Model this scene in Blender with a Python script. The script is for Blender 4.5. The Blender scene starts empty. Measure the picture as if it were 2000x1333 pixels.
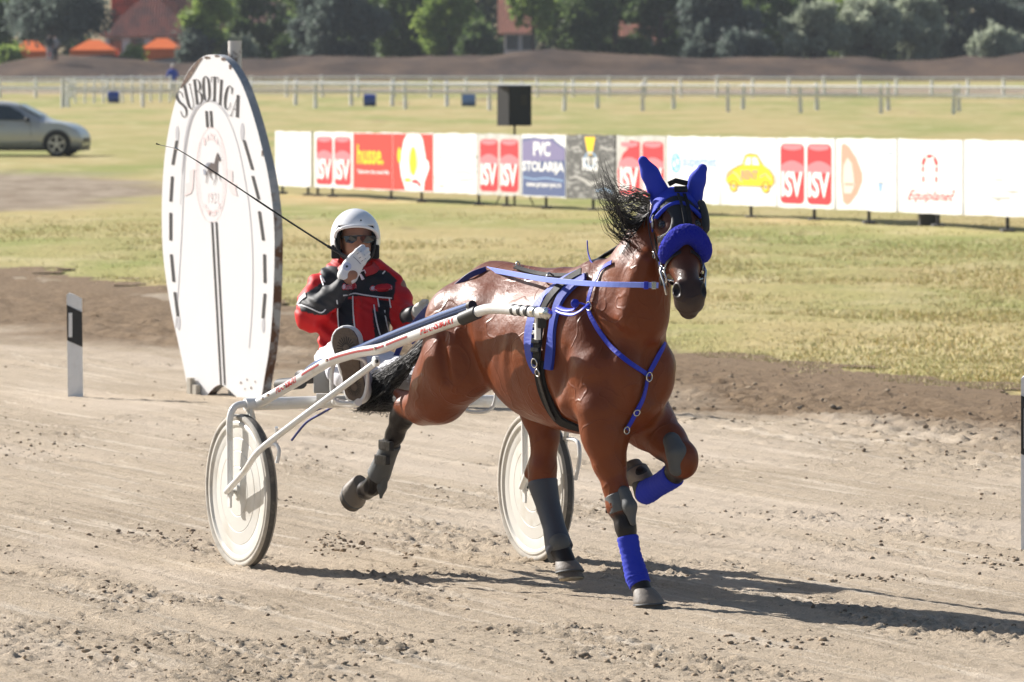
import bpy, bmesh, math, random
import numpy as np
from mathutils import Vector, Matrix
from mathutils.bvhtree import BVHTree
SC = bpy.context.scene
COL = SC.collection
R = math.radians
rng = np.random.default_rng(7)
random.seed(7)

# ------------------------------------------------------------------ camera
F = 2000 * 200.0 / 36.0          # focal length in photograph pixels
HC = 2.405                        # camera height above the track
HY = 115.0                        # picture row of the horizon
cam = bpy.data.cameras.new('camera')
cam.lens = 200.0
cam.sensor_width = 36.0
cam.shift_y = -(666.5 - HY) / 2000.0
cam.clip_start = 0.5
cam.clip_end = 3000
cam.dof.use_dof = True
cam.dof.focus_distance = 25.3
cam.dof.aperture_fstop = 9.0
camo = bpy.data.objects.new('camera', cam)
camo.location = (0, 0, HC)
camo.rotation_euler = (R(90), 0, 0)
COL.objects.link(camo)
SC.camera = camo

# ------------------------------------------------------------------ sky and sun
SUN_EL = R(31)
SUN_TO = Vector((-0.815 * math.cos(SUN_EL), 0.58 * math.cos(SUN_EL), math.sin(SUN_EL))).normalized()
w = bpy.data.worlds.new('World')
SC.world = w
w.use_nodes = True
nt = w.node_tree
bg = nt.nodes['Background']
sky = nt.nodes.new('ShaderNodeTexSky')
sky.sky_type = 'NISHITA'
sky.sun_disc = False
sky.sun_elevation = SUN_EL
sky.sun_rotation = math.atan2(SUN_TO.x, SUN_TO.y)
sky.air_density = 1.0
sky.dust_density = 1.5
nt.links.new(sky.outputs[0], bg.inputs[0])
bg.inputs[1].default_value = 0.060
sl = bpy.data.lights.new('sun', 'SUN')
sl.energy = 5.0
sl.angle = R(0.53)
sl.color = (1.0, 0.955, 0.90)
so = bpy.data.objects.new('sun', sl)
so.location = (-20, 40, 30)
so.rotation_euler = SUN_TO.to_track_quat('Z', 'Y').to_euler()
COL.objects.link(so)
SC.view_settings.view_transform = 'Standard'
SC.view_settings.look = 'None'
SC.view_settings.exposure = 0.84
SC.view_settings.gamma = 1.0
SC.cycles.max_bounces = 6
SC.cycles.use_denoising = True

# ------------------------------------------------------------------ helpers: pixels of the photograph to points of the place
def W(px, py, Y):
    return Vector(((px - 1000) * Y / F, Y, HC - (py - HY) * Y / F))

_pr = np.array([(0, .30), (20, .09), (26.8, 0), (32, -.06), (38, -.12), (44, -.18), (52, -.2), (60, -.2), (72, -.13), (84, -.09), (100, -.24), (113, -.33), (130, -.32), (150, -.22),
                (180, -.1), (215, .0), (250, .12), (264, .2), (300, .62), (335, .95), (348, 1.05), (352, 1.45), (357, 2.1), (362, 2.45), (368, 2.5), (376, 2.2), (390, 1.9), (430, 1.9), (800, 2.2), (2000, 2.2)])
def _smooth_prof():
    ys = np.linspace(0, 2000, 8001)
    zs = np.interp(ys, _pr[:, 0], _pr[:, 1])
    k = np.ones(9) / 9
    zz = np.convolve(np.pad(zs, 4, 'edge'), k, 'valid')
    return ys, zz
_PY, _PZ = _smooth_prof()
def zg(X, Y):
    X = np.asarray(X, float); Y = np.asarray(Y, float)
    fade = np.clip(1 - (Y - 32) / 20, 0, 1)
    lat = -.015 * np.clip(X + 1.27, -6, 8) * fade
    bank = np.clip((Y - 346) / 12, 0, 1) * np.clip((900 - Y) / 300, 0, 1)
    und = bank * (.22 * np.sin(X * .16 + 1.3) + .14 * np.sin(X * .39 + .4) + .07 * np.sin(X * .93))
    gap = bank * (-1.0) * np.clip((-29 - X) / 5, 0, 1)
    return np.interp(Y, _PY, _PZ) + lat + und + gap
def G(px, py):
    """where the view through a pixel meets the ground"""
    lo, hi = 15.0, 900.0
    t = (px - 1000) / F
    prev = 15.0
    Y = 15.0
    while Y < 900:
        z = HC - (py - HY) * Y / F
        if z < float(zg(t * Y, Y)):
            a, b = prev, Y
            for _ in range(30):
                m = (a + b) / 2
                if HC - (py - HY) * m / F < float(zg(t * m, m)): b = m
                else: a = m
            Y = (a + b) / 2
            return Vector((t * Y, Y, float(zg(t * Y, Y))))
        prev = Y
        Y += 0.25
    return Vector((t * Y, Y, float(zg(t * Y, Y))))

def _h(ix, iy, s):
    n = (ix.astype(np.int64) * 374761393 + iy.astype(np.int64) * 668265263 + s * 1442695041) & 0x7fffffff
    n = ((n ^ (n >> 13)) * 1274126177) & 0x7fffffff
    return ((n ^ (n >> 16)) & 0xffff) / 65535.0
def vnoise(x, y, s=0):
    ix = np.floor(x); iy = np.floor(y)
    fx = x - ix; fy = y - iy
    fx = fx * fx * (3 - 2 * fx); fy = fy * fy * (3 - 2 * fy)
    a = _h(ix, iy, s); b = _h(ix + 1, iy, s); c = _h(ix, iy + 1, s); d = _h(ix + 1, iy + 1, s)
    return (a * (1 - fx) + b * fx) * (1 - fy) + (c * (1 - fx) + d * fx) * fy
def fbm(x, y, o=4, s=0):
    r = 0; a = .5; t = 0
    for i in range(o):
        r = r + a * vnoise(x * 2 ** i, y * 2 ** i, s + i * 17); t += a; a *= .55
    return r / t

# ------------------------------------------------------------------ helpers: objects
def tag(o, label=None, cat=None, group=None, kind=None):
    if label: o['label'] = label
    if cat: o['category'] = cat
    if group: o['group'] = group
    if kind: o['kind'] = kind
    return o
def empty(name, loc, label=None, cat=None, group=None, rz=0):
    o = bpy.data.objects.new(name, None)
    o.location = loc
    o.rotation_euler = (0, 0, rz)
    o.empty_display_size = .2
    COL.objects.link(o)
    return tag(o, label, cat, group)
def link(name, me, mat=None, parent=None, org=None, smooth=False):
    """links a mesh given in world coordinates; its origin is put at its parent (or at org)"""
    o = bpy.data.objects.new(name, me)
    COL.objects.link(o)
    if mat is not None:
        for m in (mat if isinstance(mat, (list, tuple)) else [mat]):
            me.materials.append(m)
    if smooth:
        me.polygons.foreach_set('use_smooth', np.ones(len(me.polygons), bool))
    if parent is not None:
        o.parent = parent
        mw = Matrix.LocRotScale(parent.location, parent.rotation_euler, parent.scale)
        p = parent.parent
        while p is not None:
            mw = Matrix.LocRotScale(p.location, p.rotation_euler, p.scale) @ mw
            p = p.parent
        me.transform(mw.inverted())
    elif org is not None:
        me.transform(Matrix.Translation(-Vector(org)))
        o.location = org
    return o
def mesh_np(name, V, Fc, mi=None):
    """V (n,3), Fc (m,k) all faces with k corners, or a list of arrays"""
    me = bpy.data.meshes.new(name)
    V = np.asarray(V, np.float32)
    if not isinstance(Fc, list): Fc = [np.asarray(Fc)]
    Fc = [f for f in Fc if len(f)]
    me.vertices.add(len(V)); me.vertices.foreach_set('co', V.ravel())
    nl = sum(f.size for f in Fc); npol = sum(len(f) for f in Fc)
    me.loops.add(nl); me.polygons.add(npol)
    me.loops.foreach_set('vertex_index', np.concatenate([f.ravel() for f in Fc]).astype(np.int32))
    st = []; p = 0
    for f in Fc:
        st.append(p + np.arange(len(f)) * f.shape[1]); p += f.size
    me.polygons.foreach_set('loop_start', np.concatenate(st).astype(np.int32))
    if mi is not None: me.polygons.foreach_set('material_index', np.asarray(mi, np.int32))
    me.update(calc_edges=True); me.validate()
    return me

class MB:
    """collects shapes and links them as one mesh object"""
    def __init__(s): s.v = []; s.f = []; s.m = []; s.c = 0
    def add(s, vs, fs, m=None):
        b = len(s.v)
        s.v += [tuple(v) for v in vs]
        s.f += [tuple(b + i for i in f) for f in fs]
        s.m += [s.c if m is None else m] * len(fs)
        return s
    def box(s, c, h, ax=None, bev=0):
        """box with centre c, half sizes h, axes ax (three vectors)"""
        c = Vector(c)
        if ax is None: ax = (Vector((1, 0, 0)), Vector((0, 1, 0)), Vector((0, 0, 1)))
        bm = bmesh.new()
        bmesh.ops.create_cube(bm, size=2)
        for v in bm.verts: v.co = Vector((v.co.x * h[0], v.co.y * h[1], v.co.z * h[2]))
        if bev: bmesh.ops.bevel(bm, geom=list(bm.edges), offset=bev, segments=2, affect='EDGES', profile=.6)
        for v in bm.verts: v.co = c + ax[0] * v.co.x + ax[1] * v.co.y + ax[2] * v.co.z
        bm.verts.index_update()
        s.add([v.co for v in bm.verts], [[v.index for v in f.verts] for f in bm.faces])
        bm.free(); return s
    def tube(s, pts, r, n=10, cap=True, sq=None, up=None):
        """tube along pts; r number or list; sq = (sideways, up) squash"""
        pts = [Vector(p) for p in pts]
        if not isinstance(r, (list, tuple)): r = [r] * len(pts)
        b = len(s.v); N = len(pts)
        prev = Vector(up) if up is not None else None
        for i, p in enumerate(pts):
            t = (pts[min(i + 1, N - 1)] - pts[max(i - 1, 0)]).normalized()
            if prev is None: prev = Vector((0, 0, 1)) if abs(t.z) < .9 else Vector((1, 0, 0))
            u = (prev - t * prev.dot(t)).normalized(); w_ = t.cross(u)
            prev = u
            a, c2 = (sq if sq else (1, 1))
            for k in range(n):
                an = 2 * math.pi * k / n
                s.v.append(tuple(p + w_ * (math.cos(an) * r[i] * a) + u * (math.sin(an) * r[i] * c2)))
        for i in range(N - 1):
            for k in range(n):
                k2 = (k + 1) % n
                s.f.append((b + i * n + k, b + i * n + k2, b + (i + 1) * n + k2, b + (i + 1) * n + k)); s.m.append(s.c)
        if cap:
            s.f.append(tuple(b + k for k in reversed(range(n)))); s.m.append(s.c)
            s.f.append(tuple(b + (N - 1) * n + k for k in range(n))); s.m.append(s.c)
        return s
    def prism(s, poly, d):
        """polygon of 3D points pushed along vector d"""
        n = len(poly); b = len(s.v); d = Vector(d)
        s.v += [tuple(Vector(p)) for p in poly] + [tuple(Vector(p) + d) for p in poly]
        s.f.append(tuple(b + i for i in reversed(range(n)))); s.m.append(s.c)
        s.f.append(tuple(b + n + i for i in range(n))); s.m.append(s.c)
        for i in range(n):
            j = (i + 1) % n
            s.f.append((b + i, b + j, b + n + j, b + n + i)); s.m.append(s.c)
        return s
    def lathe(s, c, ax, prof, n=48, close=False):
        """prof list of (distance along ax, radius)"""
        c = Vector(c); ax = Vector(ax).normalized()
        u = ax.orthogonal().normalized(); w_ = ax.cross(u)
        b = len(s.v)
        for (h, r) in prof:
            for k in range(n):
                an = 2 * math.pi * k / n
                s.v.append(tuple(c + ax * h + (u * math.cos(an) + w_ * math.sin(an)) * r))
        m = len(prof)
        for i in range(m if close else m - 1):
            j = (i + 1) % m
            for k in range(n):
                k2 = (k + 1) % n
                s.f.append((b + i * n + k, b + i * n + k2, b + j * n + k2, b + j * n + k)); s.m.append(s.c)
        return s
    def build(s, name, mat, parent=None, org=None, smooth=False, angle=None):
        me = bpy.data.meshes.new(name)
        me.from_pydata(s.v, [], s.f)
        me.validate()
        if len(me.polygons) == len(s.m): me.polygons.foreach_set('material_index', s.m)
        bm = bmesh.new(); bm.from_mesh(me)
        bmesh.ops.recalc_face_normals(bm, faces=bm.faces); bm.to_mesh(me); bm.free()
        o = link(name, me, mat, parent, org, smooth or angle is not None)
        if angle is not None:
            me.set_sharp_from_angle(angle=R(angle))
        return o

def spline(pts, n=8, closed=False):
    """Catmull-Rom through pts"""
    P = [Vector(p) for p in pts]
    out = []
    m = len(P)
    for i in range(m if closed else m - 1):
        if closed: p0, p1, p2, p3 = P[i - 1], P[i], P[(i + 1) % m], P[(i + 2) % m]
        else: p0, p1, p2, p3 = P[max(i - 1, 0)], P[i], P[i + 1], P[min(i + 2, m - 1)]
        for k in range(n):
            t = k / n
            out.append(.5 * ((2 * p1) + (p2 - p0) * t + (2 * p0 - 5 * p1 + 4 * p2 - p3) * t * t + (3 * p1 - 3 * p2 + p3 - p0) * t ** 3))
    if not closed: out.append(P[-1])
    return out

_tc = {}
def text2d(txt, bold=0.0):
    """flat triangulated lettering in a unit box: verts (n,2) in 0..1, faces, width/height ratio"""
    if (txt, bold) in _tc: return _tc[(txt, bold)]
    cu = bpy.data.curves.new('txt', 'FONT'); cu.body = txt; cu.resolution_u = 3; cu.offset = bold
    ob = bpy.data.objects.new('txt', cu); COL.objects.link(ob)
    dg = bpy.context.evaluated_depsgraph_get()
    me = bpy.data.meshes.new_from_object(ob.evaluated_get(dg))
    v = np.array([tuple(p.co)[:2] for p in me.vertices]); f = [tuple(p.vertices) for p in me.polygons]
    bpy.data.objects.remove(ob); bpy.data.curves.remove(cu); bpy.data.meshes.remove(me)
    mn = v.min(0); sz = v.max(0) - mn
    _tc[(txt, bold)] = ((v - mn) / sz, f, sz[0] / sz[1])
    return _tc[(txt, bold)]
def put_text(mb, txt, fn, x0, y0, x1, y1, bold=0.0, m=None, slant=0):
    v, f, _ = text2d(txt, bold)
    mb.add([fn(x0 + (a + slant * b) * (x1 - x0), y0 + b * (y1 - y0)) for a, b in v], f, m)

# ------------------------------------------------------------------ helpers: materials
def mat(name, col, rough=.6, metal=0.0, spec=.5, coat=0.0, bump=None, var=None, sub=None, emis=None, coord='Object', trans=None, sheen=0):
    """bump=(scale, strength, detail); var=(scale, colour2, low, high [, stretch])"""
    m = bpy.data.materials.new(name); m.use_nodes = True
    n = m.node_tree.nodes; l = m.node_tree.links; b = n['Principled BSDF']
    b.inputs['Base Color'].default_value = (*col, 1)
    b.inputs['Roughness'].default_value = rough
    b.inputs['Metallic'].default_value = metal
    b.inputs['Specular IOR Level'].default_value = spec
    b.inputs['Coat Weight'].default_value = coat
    b.inputs['Coat Roughness'].default_value = .15
    if sheen: b.inputs['Sheen Weight'].default_value = sheen
    tc = None
    if bump or var:
        tc = n.new('ShaderNodeTexCoord')
    if var:
        mp = n.new('ShaderNodeMapping'); l.new(tc.outputs[coord], mp.inputs[0])
        if len(var) > 4: mp.inputs['Scale'].default_value = var[4]
        t = n.new('ShaderNodeTexNoise'); t.inputs['Scale'].default_value = var[0]; t.inputs['Detail'].default_value = 6; t.inputs['Roughness'].default_value = .65
        l.new(mp.outputs[0], t.inputs['Vector'])
        r = n.new('ShaderNodeMapRange'); r.inputs[1].default_value = var[2]; r.inputs[2].default_value = var[3]
        l.new(t.outputs[0], r.inputs[0])
        mx = n.new('ShaderNodeMix'); mx.data_type = 'RGBA'
        mx.inputs['A'].default_value = (*col, 1); mx.inputs['B'].default_value = (*var[1], 1)
        l.new(r.outputs[0], mx.inputs['Factor']); l.new(mx.outputs['Result'], b.inputs['Base Color'])
    if bump:
        t = n.new('ShaderNodeTexNoise'); t.inputs['Scale'].default_value = bump[0]; t.inputs['Detail'].default_value = bump[2] if len(bump) > 2 else 4
        l.new(tc.outputs[coord], t.inputs['Vector'])
        bp = n.new('ShaderNodeBump'); bp.inputs['Strength'].default_value = bump[1]; bp.inputs['Distance'].default_value = bump[3] if len(bump) > 3 else .02
        l.new(t.outputs[0], bp.inputs['Height']); l.new(bp.outputs[0], b.inputs['Normal'])
    if emis: b.inputs['Emission Color'].default_value = (*emis[:3], 1); b.inputs['Emission Strength'].default_value = emis[3]
    return m
def attr_mat(name, attr, rough=.6, spec=.5, coat=0.0, bump=None, hue=None):
    """base colour read from a colour attribute (the pattern of the coat or the cloth)"""
    m = mat(name, (.5, .5, .5), rough, spec=spec, coat=coat, bump=bump)
    n = m.node_tree.nodes; l = m.node_tree.links
    a = n.new('ShaderNodeAttribute'); a.attribute_name = attr
    l.new(a.outputs['Color'], n['Principled BSDF'].inputs['Base Color'])
    return m
def set_col(me, name, C):
    a = me.color_attributes.new(name, 'FLOAT_COLOR', 'POINT')
    C = np.asarray(C, np.float32)
    if C.shape[1] == 3: C = np.concatenate([C, np.ones((len(C), 1), np.float32)], 1)
    a.data.foreach_set('color', C.ravel())
def srgb(r, g, b):
    f = lambda c: ((c / 255 + .055) / 1.055) ** 2.4 if c > 10 else c / 255 / 12.92
    return (f(r), f(g), f(b))

# ------------------------------------------------------------------ helpers: smooth bodies from blended volumes
class Body:
    """distance field of blended rounded cones and ellipsoids in a local frame, meshed by surface nets"""
    def __init__(s, M=None): s.pr = []; s.M = M or Matrix.Identity(4)
    def cone(s, a, b, ra, rb, k=.03, sq=None, op='+'):
        """rounded cone; sq=(axis vector, factor) flattens it along that axis"""
        a = np.array(a, float); b = np.array(b, float)
        s.pr.append(('c', a, b, ra, rb, k, sq, op)); return s
    def chain(s, pts, rs, k=.03, sq=None):
        for i in range(len(pts) - 1): s.cone(pts[i], pts[i + 1], rs[i], rs[i + 1], k, sq)
        return s
    def ell(s, c, r, k=.03, ax=None, op='+'):
        """ellipsoid; ax = long axis direction for r[0] (optional second for r[1])"""
        c = np.array(c, float); r = np.array(r, float)
        if ax is None: A = np.eye(3)
        else:
            if isinstance(ax, (tuple, list)) and len(ax) == 2 and hasattr(ax[0], '__len__'): a0, a1 = Vector(ax[0]).normalized(), Vector(ax[1])
            else:
                a0 = Vector(ax).normalized(); a1 = Vector((0, 1, 0)) if abs(a0.y) < .9 else Vector((0, 0, 1))
            a1 = (a1 - a0 * a1.dot(a0)).normalized(); a2 = a0.cross(a1)
            A = np.array([a0, a1, a2])
        s.pr.append(('e', c, r, A, k, op)); return s
    def bounds(s):
        lo = np.full(3, 1e9); hi = -lo
        for p in s.pr:
            if p[-1] != '+': continue
            l, h = s._bb(p, 0); lo = np.minimum(lo, l); hi = np.maximum(hi, h)
        return lo, hi
    def _bb(s, p, pad):
        if p[0] == 'c':
            ra = max(p[3], p[4]) * (max(1, p[6][1]) if p[6] else 1)
            return np.minimum(p[1], p[2]) - ra - pad, np.maximum(p[1], p[2]) + ra + pad
        e = np.sqrt(((p[3].T * p[2]) ** 2).sum(1))
        return p[1] - e - pad, p[1] + e + pad
    def _d(s, p, X):
        if p[0] == 'c':
            a, b, ra, rb, sq = p[1], p[2], p[3], p[4], p[6]
            q = X - a.astype(np.float32); ba = (b - a)
            f = 1.0
            if sq:
                n = np.array(Vector(sq[0]).normalized()); f = sq[1]
                q = q + (q @ n.astype(np.float32))[..., None] * (1 / f - 1) * n.astype(np.float32)
                ba = ba + (ba @ n) * (1 / f - 1) * n
            h = np.clip((q @ ba.astype(np.float32)) / max(ba @ ba, 1e-9), 0, 1)
            d = np.sqrt(((q - h[..., None] * ba.astype(np.float32)) ** 2).sum(-1)) - (ra + (rb - ra) * h)
            return d * min(1.0, (f + 1) / 2)
        q = (X - p[1].astype(np.float32)) @ p[3].T.astype(np.float32)
        k0 = np.sqrt(((q / p[2]) ** 2).sum(-1)); k1 = np.sqrt(((q / p[2] ** 2) ** 2).sum(-1))
        return k0 * (k0 - 1) / np.maximum(k1, 1e-6)
    def field(s, lo, n, h):
        V = np.full(n, .5, np.float32)
        for p in s.pr:
            k = p[5] if p[0] == 'c' else p[4]; op = p[-1]
            l, u = s._bb(p, k + 2.5 * h)
            i0 = np.clip(np.floor((l - lo) / h).astype(int), 0, np.array(n) - 1)
            i1 = np.clip(np.ceil((u - lo) / h).astype(int) + 1, 0, np.array(n))
            if np.any(i1 <= i0): continue
            ax = [(lo[j] + h * np.arange(i0[j], i1[j])).astype(np.float32) for j in range(3)]
            X = np.stack(np.meshgrid(*ax, indexing='ij'), -1)
            d = s._d(p, X)
            sl_ = tuple(slice(i0[j], i1[j]) for j in range(3))
            A = V[sl_]
            if op == '+':
                q = np.maximum(k - np.abs(A - d), 0) / max(k, 1e-6)
                V[sl_] = np.minimum(A, d) - q * q * k * .25
            else:
                d = -d
                q = np.maximum(k - np.abs(A - d), 0) / max(k, 1e-6)
                V[sl_] = np.maximum(A, d) + q * q * k * .25
        return V
    def mesh(s, name, h=.01, clip=None, offset=0.0, smooth=2, bumpf=None):
        """clip(X)->field that is intersected; returns mesh in world coordinates"""
        lo, hi = s.bounds(); lo = lo - 4 * h - offset; hi = hi + 4 * h + offset
        n = tuple(np.ceil((hi - lo) / h).astype(int) + 1)
        V = s.field(lo, n, h) - offset
        if clip is not None or bumpf is not None:
            ax = [(lo[j] + h * np.arange(n[j])).astype(np.float32) for j in range(3)]
            X = np.stack(np.meshgrid(*ax, indexing='ij'), -1)
            if bumpf is not None: V = V + bumpf(X)
            if clip is not None: V = np.maximum(V, clip(X, V))
        P, Q = nets(V)
        P = smooth_mesh(P, Q, smooth)
        P = lo + P * h
        M = np.array(s.M)
        return mesh_np(name, P @ M[:3, :3].T + M[:3, 3], Q)
def nets(V):
    n = V.shape
    ins = V < 0
    c = ins[:-1, :-1, :-1].astype(np.int8)
    acc = np.zeros((n[0] - 1, n[1] - 1, n[2] - 1), np.int8)
    for i in (0, 1):
        for j in (0, 1):
            for k in (0, 1):
                acc += ins[i:n[0] - 1 + i, j:n[1] - 1 + j, k:n[2] - 1 + k]
    act = (acc > 0) & (acc < 8)
    idx = np.full(act.shape, -1, np.int64)
    cells = np.argwhere(act)
    idx[act] = np.arange(len(cells))
    S = np.zeros((len(cells), 3)); C = np.zeros(len(cells))
    cor = [(i, j, k) for i in (0, 1) for j in (0, 1) for k in (0, 1)]
    val = {q: V[cells[:, 0] + q[0], cells[:, 1] + q[1], cells[:, 2] + q[2]] for q in cor}
    for a in cor:
        for d in range(3):
            if a[d]: continue
            b = list(a); b[d] = 1; b = tuple(b)
            va, vb = val[a], val[b]
            m = (va < 0) != (vb < 0)
            t = np.where(m, va / np.where(m, va - vb, 1), 0)
            p = np.array(a, float)[None].repeat(len(cells), 0); p[:, d] = t
            S[m] += p[m]; C[m] += 1
    P = cells + S / C[:, None]
    Q = []
    for d in range(3):
        sh = [slice(0, n[0]), slice(0, n[1]), slice(0, n[2])]
        s0 = list(sh); s1 = list(sh); s0[d] = slice(0, n[d] - 1); s1[d] = slice(1, n[d])
        A = ins[tuple(s0)]; B = ins[tuple(s1)]
        e = np.argwhere(A != B)
        flip = A[e[:, 0], e[:, 1], e[:, 2]]
        o1, o2 = [(1, 2), (2, 0), (0, 1)][d]
        def off(a, b):
            q = e.copy(); q[:, o1] -= a; q[:, o2] -= b; return q
        qs = [off(1, 1), off(0, 1), off(0, 0), off(1, 0)]
        ok = np.ones(len(e), bool)
        for q in qs: ok &= (q >= 0).all(1) & (q < np.array(act.shape)).all(1)
        ids = np.stack([idx[tuple(np.clip(q, 0, np.array(act.shape) - 1).T)] for q in qs], 1)
        ok &= (ids >= 0).all(1)
        ids = ids[ok]; fl = flip[ok]
        ids[~fl] = ids[~fl][:, ::-1]
        Q.append(ids)
    return P, np.concatenate(Q)
def smooth_mesh(P, Q, it=2, lam=.5, mu=-.52):
    if it <= 0: return P
    E = np.concatenate([Q[:, [0, 1]], Q[:, [1, 2]], Q[:, [2, 3]], Q[:, [3, 0]]])
    E = np.concatenate([E, E[:, ::-1]])
    cnt = np.maximum(np.bincount(E[:, 0], minlength=len(P)), 1)[:, None]
    for i in range(it * 2):
        A = np.stack([np.bincount(E[:, 0], weights=P[E[:, 1], j], minlength=len(P)) for j in range(3)], 1) / cnt
        P = P + (lam if i % 2 == 0 else mu) * (A - P)
    return P
def verts_of(me):
    a = np.empty(len(me.vertices) * 3, np.float32); me.vertices.foreach_get('co', a); return a.reshape(-1, 3)
def bvh(*mes):
    V = []; Fc = []
    for me in mes:
        b = len(V)
        V += [v.co.copy() for v in me.vertices]
        Fc += [[b + i for i in p.vertices] for p in me.polygons]
    return BVHTree.FromPolygons(V, Fc)
CAMP = Vector((0, 0, HC))
def cast(tree, px, py, default_Y=None):
    """where the view through a pixel first meets a body: point, normal"""
    d = Vector(((px - 1000) / F, 1, -(py - HY) / F)).normalized()
    h = tree.ray_cast(CAMP, d)
    if h[0] is None:
        if default_Y is None:
            # nearest point of the body to the ray
            p = CAMP + d * 25
            for _ in range(6):
                q = tree.find_nearest(p)[0]; p = CAMP + d * (q - CAMP).dot(d)
            q, nn = tree.find_nearest(p)[:2]
            return q, nn
        return W(px, py, default_Y), Vector((0, -1, 0))
    return h[0], h[1]
def strap(mb, tree, pix, wd=.022, off=.006, th=.004, n=6, flat_up=None):
    """flat strap lying on a body along a line of pixels"""
    fine = spline([(a, b, 0) for a, b in pix], n)
    pts = []; nor = []
    for p in fine:
        q, nn = cast(tree, p.x, p.y)
        pts.append(q); nor.append(nn)
    lay_strap(mb, pts, nor, wd, off, th)
    return pts, nor
def lay_strap(mb, pts, nor, wd=.022, off=.006, th=.004, sm=2):
    for _ in range(sm):
        pts = [pts[0]] + [(pts[i - 1] + pts[i] * 2 + pts[i + 1]) / 4 for i in range(1, len(pts) - 1)] + [pts[-1]]
        nor = [nor[0]] + [(nor[i - 1] + nor[i] * 2 + nor[i + 1]).normalized() for i in range(1, len(pts) - 1)] + [nor[-1]]
    b = len(mb.v); N = len(pts)
    for i in range(N):
        t = (pts[min(i + 1, N - 1)] - pts[max(i - 1, 0)]).normalized()
        s_ = nor[i].cross(t).normalized()
        c0 = pts[i] + nor[i] * off
        for q in (-s_ * wd / 2, -s_ * wd / 2 * .9 + nor[i] * th, s_ * wd / 2 * .9 + nor[i] * th, s_ * wd / 2):
            mb.v.append(tuple(c0 + q))
    for i in range(N - 1):
        for k in range(4):
            k2 = (k + 1) % 4
            mb.f.append((b + i * 4 + k, b + i * 4 + k2, b + i * 4 + 4 + k2, b + i * 4 + 4 + k)); mb.m.append(mb.c)
    mb.f.append((b, b + 1, b + 2, b + 3)); mb.m.append(mb.c)
    e = b + (N - 1) * 4
    mb.f.append((e + 3, e + 2, e + 1, e)); mb.m.append(mb.c)
# ================================================================== SETTING: ground
def ground_pt(px, py):
    p = G(px, py); return np.array([p.x, p.y])
_e0 = ground_pt(0, 522); _e1 = ground_pt(1320, 690)
_ed = (_e1 - _e0) / np.linalg.norm(_e1 - _e0)
_en = np.array([-_ed[1], _ed[0]])
if _en[1] < 0: _en = -_en
def edge_d(X, Y):
    """signed distance beyond the grass edge of the track (positive on the grass)"""
    return (X - _e0[0]) * _en[0] + (Y - _e0[1]) * _en[1]
_i0 = ground_pt(0, 660); _i1 = ground_pt(1750, 838)
_id = (_i1 - _i0) / np.linalg.norm(_i1 - _i0)
_in = np.array([-_id[1], _id[0]])
if _in[1] < 0: _in = -_in
def inner_d(X, Y):
    return (X - _i0[0]) * _in[0] + (Y - _i0[1]) * _in[1]
def along(X, Y):
    return (X - _e0[0]) * _ed[0] + (Y - _e0[1]) * _ed[1]

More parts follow.
